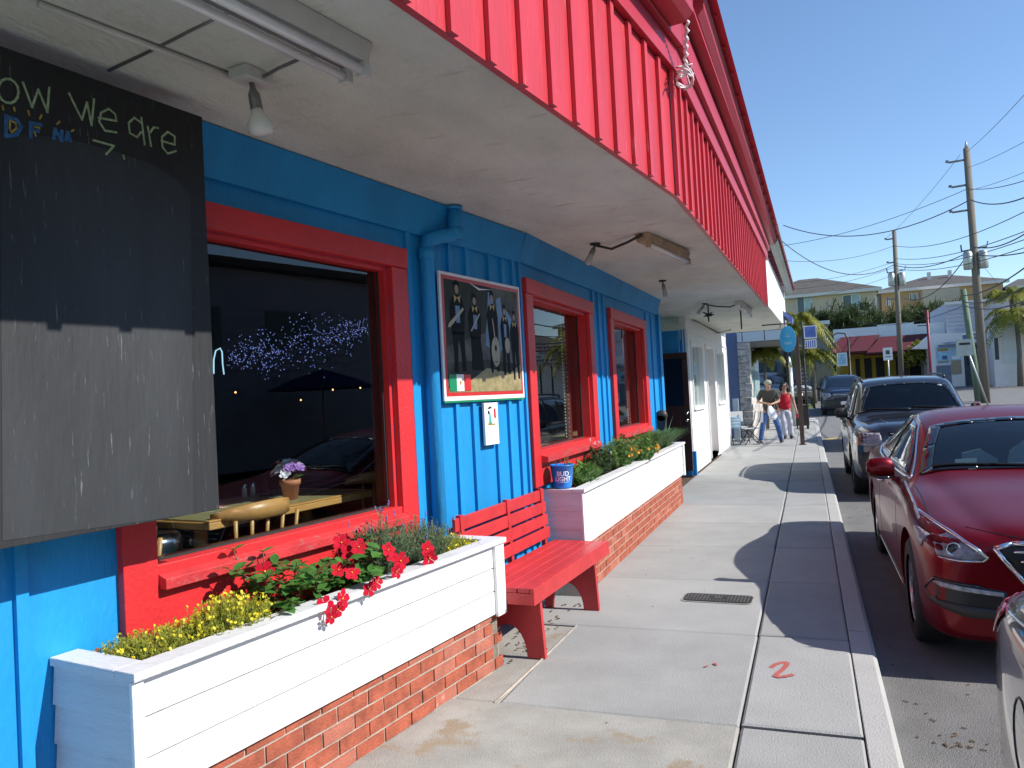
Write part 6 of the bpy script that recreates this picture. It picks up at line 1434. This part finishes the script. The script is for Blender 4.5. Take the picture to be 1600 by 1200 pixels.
p2 = part('picture_panel', 'print_sky', [(px_(1486, D), px_(1501, D), D-.05, D-.002, pz(1490, 585, D), pz(1490, 540, D))], WS)
part('picture_sand', 'print_guitar', [(px_(1486, D), px_(1501, D), D-.06, D-.051, pz(1490, 585, D), pz(1490, 563, D))], p2); part('picture_cloud', 'print_white', [(px_(1487, D), px_(1500, D), D-.06, D-.051, pz(1490, 561, D), pz(1490, 557, D))], p2)
part('plinth', 'slate_blue', [(px_(1462, D), px_(1485, D), D-.04, D-.002, g0, pz(1470, 571, D))], WS)
# grey house with slate hood and white wing
GH = thing('grey_sided_house', 'two storey grey sided house with a dark slanting porch roof behind the utility poles', 'building', (px_(1540, 56), 56, gz(56))); D = 56; g0 = gz(D)-.3
part('wall', 'siding_grey', [(px_(1487, D), px_(1590, D), D+1, D+8, g0, pz(1530, 468, D))], GH)
for k in range(16): z = pz(1530, 524, D)+k*.26; part('siding_board', 'siding_grey', [(px_(1487, D)-.02, px_(1590, D), D+.96, D+.995, z, z+.235)], GH) if z < pz(1530, 470, D) else None
part('roof_edge', 'trim_white', [(px_(1486, D), px_(1575, D), D+.9, D+1.2, pz(1530, 470, D), pz(1530, 466, D))], GH)
m = MB(); vs = [(px_(1458, D), D-2.4, pz(1460, 541, D)), (px_(1545, D), D-2.4, pz(1540, 536, D)), (px_(1566, D), D+.9, pz(1560, 512, D)), (px_(1492, D), D+.9, pz(1490, 522, D))]
m.add(vs+[(v[0], v[1], v[2]-.15) for v in vs], [(0, 1, 2, 3), (7, 6, 5, 4), (0, 4, 5, 1), (1, 5, 6, 2), (2, 6, 7, 3), (3, 7, 4, 0)]); m.build('porch_roof', 'slate_blue', GH)
part('porch_wall', 'slate_blue', [(px_(1503, D), px_(1560, D), D-.6, D+.95, g0, pz(1530, 540, D))], GH)
for a, b in ((1508, 1514), (1527, 1533), (1546, 1553)): part('window', 'win_far', [(px_(a, D), px_(b, D), D-.66, D-.602, pz(1530, 570, D), pz(1530, 548, D))], GH)
part('upper_window', 'trim_white', [(px_(1535, D), px_(1543, D), D+.9, D+.955, pz(1540, 466, D)-.8, pz(1540, 466, D)-.1)], GH)
part('door', 'white_wall', [(px_(1539, D), px_(1545, D), D-.68, D-.603, g0, pz(1530, 546, D))], GH)
WW = thing('white_building', 'plain white building with a tall pale panel at the right edge', 'building', (px_(1590, 52), 52, gz(52))); D = 52; g0 = gz(D)-.3
m = MB(); m.prism([(px_(1553, D), g0), (px_(1553, D), pz(1553, 533, D)), (px_(1566, D), pz(1566, 512, D)), (px_(1592, D), pz(1590, 497, D)), (px_(1700, D), pz(1690, 497, D)), (px_(1700, D), g0)], 'y', D, D+8); m.build('wall', 'white_wall', WW)
part('panel', 'wall_pale', [(px_(1568, D), px_(1594, D), D-.05, D-.002, pz(1580, 568, D), pz(1580, 507, D))], WW)
part('window', 'win_far', [(px_(1555, D), px_(1561, D), D-.05, D-.002, pz(1558, 562, D), pz(1558, 528, D))], WW)
# houses on the hill
def house(label, D, x0, x1, zb, ze, zp_, xr0, xr1, wall, wins, vents=(), depth=14):
    th = thing('hill_house', label, 'house', ((x0+x1)/2, D, zb), 0, 'houses on the hill')
    part('wall', wall, [(x0, x1, D, D+depth, zb-3, ze)], th)
    o = .7; yr = D+depth*.5; m = MB(); vs = [(x0-o, D-o, ze), (x1+o, D-o, ze), (x1+o, D+depth+o, ze), (x0-o, D+depth+o, ze), (xr0, yr, zp_), (xr1, yr, zp_)]
    m.add(vs, [(0, 1, 5, 4), (1, 2, 5), (2, 3, 4, 5), (3, 0, 4)]); m.build('roof', 'roof_shingle', th)
    part('eave', 'trim_white', [(x0-o, x1+o, D-o-.05, D-.01, ze-.45, ze-.01)], th)
    for (a, b, c, d, two) in wins:
        w = part('window', 'win_far', [(a, b, D-.06, D-.003, c, d)], th)
        part('frame', 'trim_white', [(a-.12, b+.12, D-.09, D-.061, d, d+.12), (a-.12, a, D-.09, D-.061, c, d-.001), (b, b+.12, D-.09, D-.061, c, d-.001), ((a+b)/2-.06, (a+b)/2+.06, D-.085, D-.062, c, d-.001)], w)
        part('curtain', 'win_pale', [((a+b)/2+.07, b, D-.075, D-.062, c, d-.002)], w)
    for vx in vents: part('chimney', 'trim_white', [(vx-.25, vx+.25, yr-2.5, yr-2, zp_-1.6, zp_+.4)], th)
    return th
D = 125
hA = house('tan two storey house on the hill behind the yellow green palm', D, px_(1190, D), px_(1376, D), 8, pz(1302, 456, D), pz(1262, 433, D)+.6, px_(1255, D), px_(1285, D), 'house_tan',
      [(px_(1251, D), px_(1273, D), pz(1260, 487, D), pz(1260, 465, D)+.2, 1), (px_(1323, D), px_(1349, D), pz(1330, 484, D), pz(1330, 461, D), 1)])
for a in (1301, 1374): part('downpipe', 'trim_white', [(px_(a, D)-.12, px_(a, D)+.12, D-.2, D-.05, 8, pz(1300, 470, D))], hA)
part('balcony', 'metal_dark', [(px_(1347, D), px_(1362, D), D-1.4, D-1.3, pz(1355, 485, D), pz(1355, 474, D))], hA)
D = 135
hB = house('orange tan house on the hill with a broad hip roof and two roof vents', D, px_(1383, D), px_(1575, D), 8, pz(1450, 453, D)+.5, pz(1470, 428, D)+.6, px_(1462, D), px_(1500, D), 'house_orange',
      [(px_(1428, D), px_(1433, D), pz(1430, 469, D), pz(1430, 459, D), 1), (px_(1435, D), px_(1440, D), pz(1430, 469, D), pz(1430, 459, D), 1), (px_(1406, D), px_(1411, D), pz(1410, 474, D), pz(1410, 463, D), 1), (px_(1391, D), px_(1396, D), pz(1390, 478, D), pz(1390, 467, D), 1), (px_(1466, D), px_(1480, D), pz(1470, 470, D), pz(1470, 459, D), 1)], (px_(1467, D), px_(1501, D)))
part('porch_bay', 'house_tan', [(px_(1444, D), px_(1500, D), D-3, D-.01, 8, pz(1450, 456, D))], hB)
house('third house at the right edge of the hill, mostly hidden', 120, px_(1588, 120), px_(1690, 120), 8, pz(1590, 447, 120), pz(1620, 425, 120), px_(1620, 120), px_(1660, 120), 'house_orange', [(px_(1594, 120), px_(1600, 120), pz(1595, 465, 120), pz(1595, 455, 120), 1)])

# ================================================================== TREES
def frond(m, base, d, L, droop, n=22, w=.5):
    d = Vector(d).normalized(); pts = []; p = Vector(base)
    for k in range(n+1):
        t = k/n; q = Vector(base)+d*L*t*(1-.12*t)+Vector((0, 0, -droop*L*t*t)); pts.append(q)
    m.tube(pts[::3], [.03*(1-.8*i/(len(pts[::3])-1)) for i in range(len(pts[::3]))], 4, cap=False)
    side = d.cross(Vector((0, 0, 1))).normalized()
    for k in range(2, n):
        t = k/n; ll = w*math.sin(math.pi*min(1, t*.85+.12)); a = (pts[k+1]-pts[k-1]).normalized()
        for s in (-1, 1):
            for j in range(2):
                e = pts[k]+side*s*ll*.8+a*ll*.45+Vector((0, 0, -ll*rnd.uniform(.15, .75))); u = a*.022*(1+w)
                mid = pts[k].lerp(e, .5)+Vector((0, 0, ll*.12)); m.add([pts[k]-u, pts[k]+u, mid+u, mid-u, e], [(0, 1, 2, 3), (3, 2, 4)])
def palm(label, D, px, pytop, L, nf, droop, mt='leaf_palm', zc=None, w=.5, grp='feathery palms', x=None, r=.13):
    xx = px_(px, D) if x is None else x; zc = zc or pz(px, pytop, D); z0 = gz(D)-.2 if D < 84 else far(D)
    th = thing('palm_tree', label, 'palm', (xx, D, z0), 0, grp); m = MB(); m.tube([(xx, D, z0), (xx+.05, D, (z0+zc)/2), (xx, D, zc)], [r*1.3, r, r*.8], 8); m.build('trunk', 'pole_wood', th)
    m = MB()
    for k in range(nf):
        a = k*2.4; el = rnd.uniform(-.1, 1.3); frond(m, (xx, D, zc), (math.cos(a), math.sin(a), el), L*rnd.uniform(.8, 1.1), droop*rnd.uniform(.7, 1.3), w=w)
    m.build('crown', mt, th); return th
palm('yellow green feathery palm with drooping fronds beyond the white fascia', 43, 1245, 505, 2.5, 34, .75, w=.5)
palm('second yellow green palm just left of the banner, lower crown', 44.5, 1268, 552, 1.7, 20, .8, w=.4)
palm('small palm glimpsed under the soffit against the stone fronted shop', 29.5, 1193, 545, 1.0, 14, .9, w=.3, r=.05)
palm('yellow green palm with hanging fronds before the white building at right', 51.2, 1592, 492, 3.0, 22, .95, w=.6)
palm('tall palm tuft at the right edge above the drooping palm', 55, 1586, 462, 2.2, 18, .6, w=.5)
def bushy(label, D, px, pyt, w, mt='leaf_farpalm', grp='dark palms and trees below the hill houses', hgt=None):
    xx = px_(px, D); zt = pz(px, pyt, D); z0 = far(D)-.5; th = thing('tree', label, 'tree', (xx, D, z0), 0, grp); m = MB(); m.tube([(xx, D, z0), (xx, D, zt-w*.4)], [.22, .12], 7); m.build('trunk', 'pole_wood', th)
    m = MB(); H = w*.8
    for k in range(60):
        a = rnd.uniform(0, 6.28); el = rnd.uniform(-.6, 1.2); d = Vector((math.cos(a), math.sin(a), el)).normalized(); c = Vector((xx, D, zt-w*.55))+d*w*rnd.uniform(.1, .75)
        for j in range(16):
            b = Vector((rnd.gauss(0, 1), rnd.gauss(0, 1), rnd.gauss(0, .8))).normalized(); e = c+b*w*.24; u = b.cross(Vector((.3, .2, 1))).normalized()*w*.022
            m.add([c-u*.5, c+u*.5, e+u*.6, e-u*.6], [(0, 1, 2, 3)])
    m.build('crown', mt, th); return th
adj = ['leftmost', 'second from left', 'third from left', 'fourth from left', 'fifth from left', 'sixth from left', 'seventh from left', 'eighth from left', 'ninth from left', 'tenth from left', 'eleventh from left', 'twelfth from left', 'rightmost']
for i, (px, py, w) in enumerate(((1288, 478, 3.2), (1309, 482, 3.2), (1331, 472, 4.0), (1349, 480, 3.4), (1370, 492, 2.8), (1392, 486, 3.2), (1412, 478, 3.6), (1433, 480, 3.4), (1452, 476, 3.8), (1472, 480, 3.4), (1484, 468, 3.0), (1500, 478, 3.0), (1560, 462, 3.0))):
    bushy('dark bushy palm below the hill houses, %s of the row' % adj[i], 98+(i*5) % 9, px, py, w)
m = MB(); rs = random.Random(3)
for k in range(2600):
    px = rs.uniform(1215, 1620); D = rs.uniform(88, 112); xx = px_(px, D); zz = far(D)+rs.uniform(0, 3.2); c = Vector((xx, D, zz)); b = Vector((rs.gauss(0, 1), rs.gauss(0, 1), rs.gauss(0, 1))).normalized(); e = c+b*1.1; u = b.cross(Vector((.3, .2, 1))).normalized()*.22
    m.add([c-u, c+u, e+u*.4, e-u*.4], [(0, 1, 2, 3)])
o = m.build('undergrowth', 'leaf_farpalm', kind='stuff'); o['label'] = 'dense undergrowth on the slope below the hill houses'
o = thing('garden_tree', 'dark tree with yellow leaves in the porch of the yellow shop', 'tree', (px_(1442, 55), 55.5, gz(55))); m = MB(); xx = px_(1442, 55); m.tube([(xx, 55.5, gz(55)-.2), (xx, 55.5, 2.6)], .08, 6); m.build('trunk', 'pole_wood', o); m = MB(); scatter_leaves(m, (xx, 55.5, 2.6), (1.1, .6, 1.3), 240, .35, .2); m.build('crown', 'leaf_palm', o)

# ================================================================== POLES AND WIRES
def pole(label, D, pxt, pyt, pxb, r, mt, arms=(), tr=None, z0=None, grp='wooden utility poles'):
    t = at(pxt, pyt, D); b = at(pxb, 600, D); zb = gz(D)-.3 if z0 is None else z0
    # follow the lean seen in the photo: foot on the line through top and lower point
    f = b + (b-t)*((b.z-zb)/(t.z-b.z)); th = thing('utility_pole', label, 'utility pole', (f.x, D, zb), 0, grp)
    m = MB(); m.tube([f, t], [r*1.15, r*.8], 14); m.build('pole', mt, th)
    def on(z): return f.lerp(t, (z-zb)/(t.z-zb))
    for dz, L in arms:
        p = on(t.z-dz); m = MB(); m.tube([p, p+Vector((-L, 0, -.03))], .045, 6); m.tube([p+Vector((-L, 0, .02)), p+Vector((-L-.12, 0, .03))], .06, 6); m.build('insulator_arm', 'metal_grey', th)
    if tr:
        dz, s = tr; p = on(t.z-dz)
        for sx in ((-1, 1) if s > 1 else (-1,)):
            m = MB(); m.lathe([(.001, -.42), (.17, -.42), (.2, -.38), (.2, .3), (.14, .40), (.001, .42)], p+Vector((sx*.30, -.15, 0)), 14); m.build('transformer', 'galv', th)
        m = MB(); m.tube([p+Vector((-.5, 0, .45)), p+Vector((.5, 0, .55)), p+Vector((.55, 0, .8))], .03, 6); m.tube([p+Vector((-.5, 0, .45)), p+Vector((-.52, 0, .75))], .03, 6); m.build('bracket', 'metal_dark', th)
    return th, on, t
pA, onA, tA = pole('tallest wooden utility pole at right, with three side arms and a grey transformer', 40, 1510, 232, 1538, .17, 'pole_wood', ((.5, .75), (1.65, .7), (2.8, .75)), (5.1, 2))
m = MB(); m.tube([tA, tA+Vector((0, 0, .35))], [.1, .02], 6); m.build('tip', 'galv', pA)
pB, onB, tB = pole('green tinted pole stub cut off short beside the tallest pole', 41, 1505, 452, 1526, .15, 'pole_green')
pC, onC, tC = pole('middle distance utility pole with a transformer before the maroon awnings', 54, 1397, 360, 1409, .15, 'pole_wood', ((.5, .45), (2.0, .4), (4.3, .5)), (3.1, 2))
pD, onD, tD = pole('distant utility pole top rising just behind the red roof edge', 48, 1213, 350, 1226, .14, 'pole_wood')
def wire(a, b, sag, r, label, k=18):
    a = Vector(a); b = Vector(b); m = MB(); pts = [a.lerp(b, i/k)-Vector((0, 0, 4*sag*(i/k)*(1-i/k))) for i in range(k+1)]; m.tube(pts, r*.8, 5)
    o = tag(origin(m.build('power_line', 'wire'), a), label, 'power line', 'overhead power lines')
# photo points with depths: (px,py,D)
WL = [((1510, 238, 40), (1900, -220, 14), .3, .012, 'thin high wire from the tallest pole top towards the upper right'),
      ((1500, 242, 40), (1385, 372, 56), .2, .012, 'faint high wire from the tallest pole down to the middle pole top'),
      ((1512, 262, 40), (1900, 20, 16), .3, .012, 'second thin wire from the tallest pole to the upper right'),
      ((1513, 298, 40), (1900, 110, 18), .3, .012, 'third thin wire from the tallest pole to the upper right'),
      ((1224, 352, 48), (1516, 312, 40), 1.1, .03, 'thick sagging cable between the red roof end and the tallest pole'),
      ((1516, 312, 40), (1760, 190, 20), .8, .03, 'thick cable continuing from the tallest pole to the right edge'),
      ((1222, 384, 48), (1512, 295, 40), .35, .018, 'dashed looking wire rising from the roof end to the tallest pole'),
      ((1512, 295, 40), (1760, 205, 20), .4, .018, 'dashed looking wire from the tallest pole to the right edge'),
      ((1224, 407, 48), (1397, 384, 54), .4, .018, 'straight wire between the roof end and the middle pole'),
      ((1397, 384, 54), (1760, 240, 22), .8, .02, 'long wire from the middle pole across the tallest pole to the right'),
      ((1222, 377, 48), (1396, 414, 54), 1.2, .03, 'thick drooping cable from the roof end to the middle pole'),
      ((1396, 414, 54), (1513, 394, 40), .4, .03, 'thick cable from the middle pole up to the tallest pole transformer'),
      ((1516, 384, 40), (1700, 280, 20), .6, .028, 'thick cable from the tallest pole transformer to the right edge'),
      ((1232, 442, 60), (1400, 408, 54), .3, .015, 'low wire over the tan house roof, upper one'),
      ((1232, 452, 60), (1400, 417, 54), .3, .015, 'low wire over the tan house roof, middle one'),
      ((1232, 468, 60), (1400, 428, 54), .3, .015, 'low wire over the tan house roof, lower one'),
      ((1400, 404, 54), (1700, 320, 24), .5, .02, 'upper wire of the fan right of the middle pole'),
      ((1400, 412, 54), (1700, 335, 24), .5, .02, 'second wire of the fan right of the middle pole'),
      ((1400, 420, 54), (1700, 350, 24), .5, .02, 'third wire of the fan right of the middle pole'),
      ((1513, 396, 40), (1405, 462, 60), 1.0, .03, 'curved cable falling from the tallest pole towards the orange tan roof'),
      ((1524, 398, 40), (1700, 360, 26), .3, .03, 'cable bearing the street light arm at right'),
      ((1505, 462, 41), (1680, 350, 22), .4, .03, 'heavy low cable from the pole stub to the right edge, upper one'),
      ((1506, 472, 41), (1700, 378, 22), .5, .03, 'heavy low cable from the pole stub to the right edge, lower one'),
      ((1508, 478, 41), (1700, 415, 22), .5, .03, 'lowest heavy cable from the pole stub past the grey house'),
      ((1505, 478, 41), (1330, 500, 62), .6, .02, 'thin cable running left from the pole stub over the dark palms'),
      ((1524, 400, 40), (1580, 470, 60), .0, .012, 'thin guy wire slanting down right of the tallest pole')]
for a, b, sag, r, lb in WL: wire(at(*a), at(*b), sag, r, lb)

# ================================================================== ACROSS THE ROAD, OUT OF FRAME BUT SEEN IN THE GLASS
OB = thing('opposite_building', 'grey sided building across the road, seen only reflected in the big window', 'building', (14, 12, 0))
part('wall', 'siding_grey', [(13.0, 19, -4, 18, 0, 5.6)], OB)
for k in range(18): part('siding_board', 'siding_grey', [(12.965, 12.995, -4, 18, 1.0+k*.25, 1.235+k*.25)], OB)
for k in range(6): w = part('window', 'win_far', [(12.94, 12.962, -1+k*3, .6+k*3, 3.4, 4.5)], OB)
part('roof', 'roof_shingle', [(12.5, 19.5, -4.5, 18.5, 5.6, 5.8)], OB)
UM = thing('patio_umbrella', 'dark blue patio umbrella across the road, seen only in reflection', 'umbrella', (11.2, 14.5, 0)); M = WM[UM.name]
m = MB(M); m.lathe([(1.5, 2.15), (.8, 2.45), (.02, 2.7)], n=8); m.build('canopy', 'umbrella', UM); m = MB(M); m.tube([(0, 0, 0), (0, 0, 2.7)], .025, 6); m.build('pole', 'wood', UM)
RS = thing('parking_sign', 'white and maroon restaurant parking sign, seen mirrored in the second window', 'sign', (8.55, 32.0, 0), 0)
ang = math.atan2(-1, 0)
# sign faces the restaurant windows
c = Vector((12.5, 50.3, 1.7)); RS.location = (c.x, c.y, 1.7); yaw = R(-14)
WM[RS.name] = T3((c.x, c.y, 1.7)) @ RZ(yaw); RS.rotation_euler = (0, 0, yaw); M = WM[RS.name]
m = MB(M); m.box(-.95, .95, 0, .06, 2.1, 3.45); m.build('board', 'print_white', RS)
m = MB(M); m.box(-.93, .93, -.01, -.001, 3.08, 3.43); m.box(-.93, .93, -.01, -.001, 2.12, 2.28); m.build('band', 'sign_maroon', RS)
for sx in (-.4, .4): m = MB(M); m.box(sx-.06, sx+.06, .061, .16, -.9, 3.3); m.build('post', 'metal_dark', RS)
for s, size, z, mt in (('RESTAURANT', .27, 3.25, 'print_white'), ('PATRONS', .20, 2.96, 'print_grey'), ('PARKING ONLY', .20, 2.74, 'print_grey'), ('ENTER HERE', .24, 2.48, 'print_black'), ('RESTAURANT PARKING', .12, 2.20, 'print_white')):
    vs, fs = text_polys(s, size, .006); m = MB(M); m.add([(v.x, -.014, z+v.y) for v in vs], fs); m.build('lettering', mt, RS)
RH = thing('opposite_house', 'grey roofed house across the road, seen only in the window reflections', 'house', (18, 56, gz(56)))
part('wall', 'siding_grey', [(13.5, 34, 64, 70, 1, 6.0)], RH); m = MB(); m.add([(13, 63, 6.0), (35, 63, 6.0), (24, 68, 8.6), (24, 68, 8.6), (13, 74, 6.0), (35, 74, 6.0)], [(0, 1, 2), (1, 5, 2), (5, 4, 2), (4, 0, 2)]); m.build('roof', 'roof_shingle', RH)
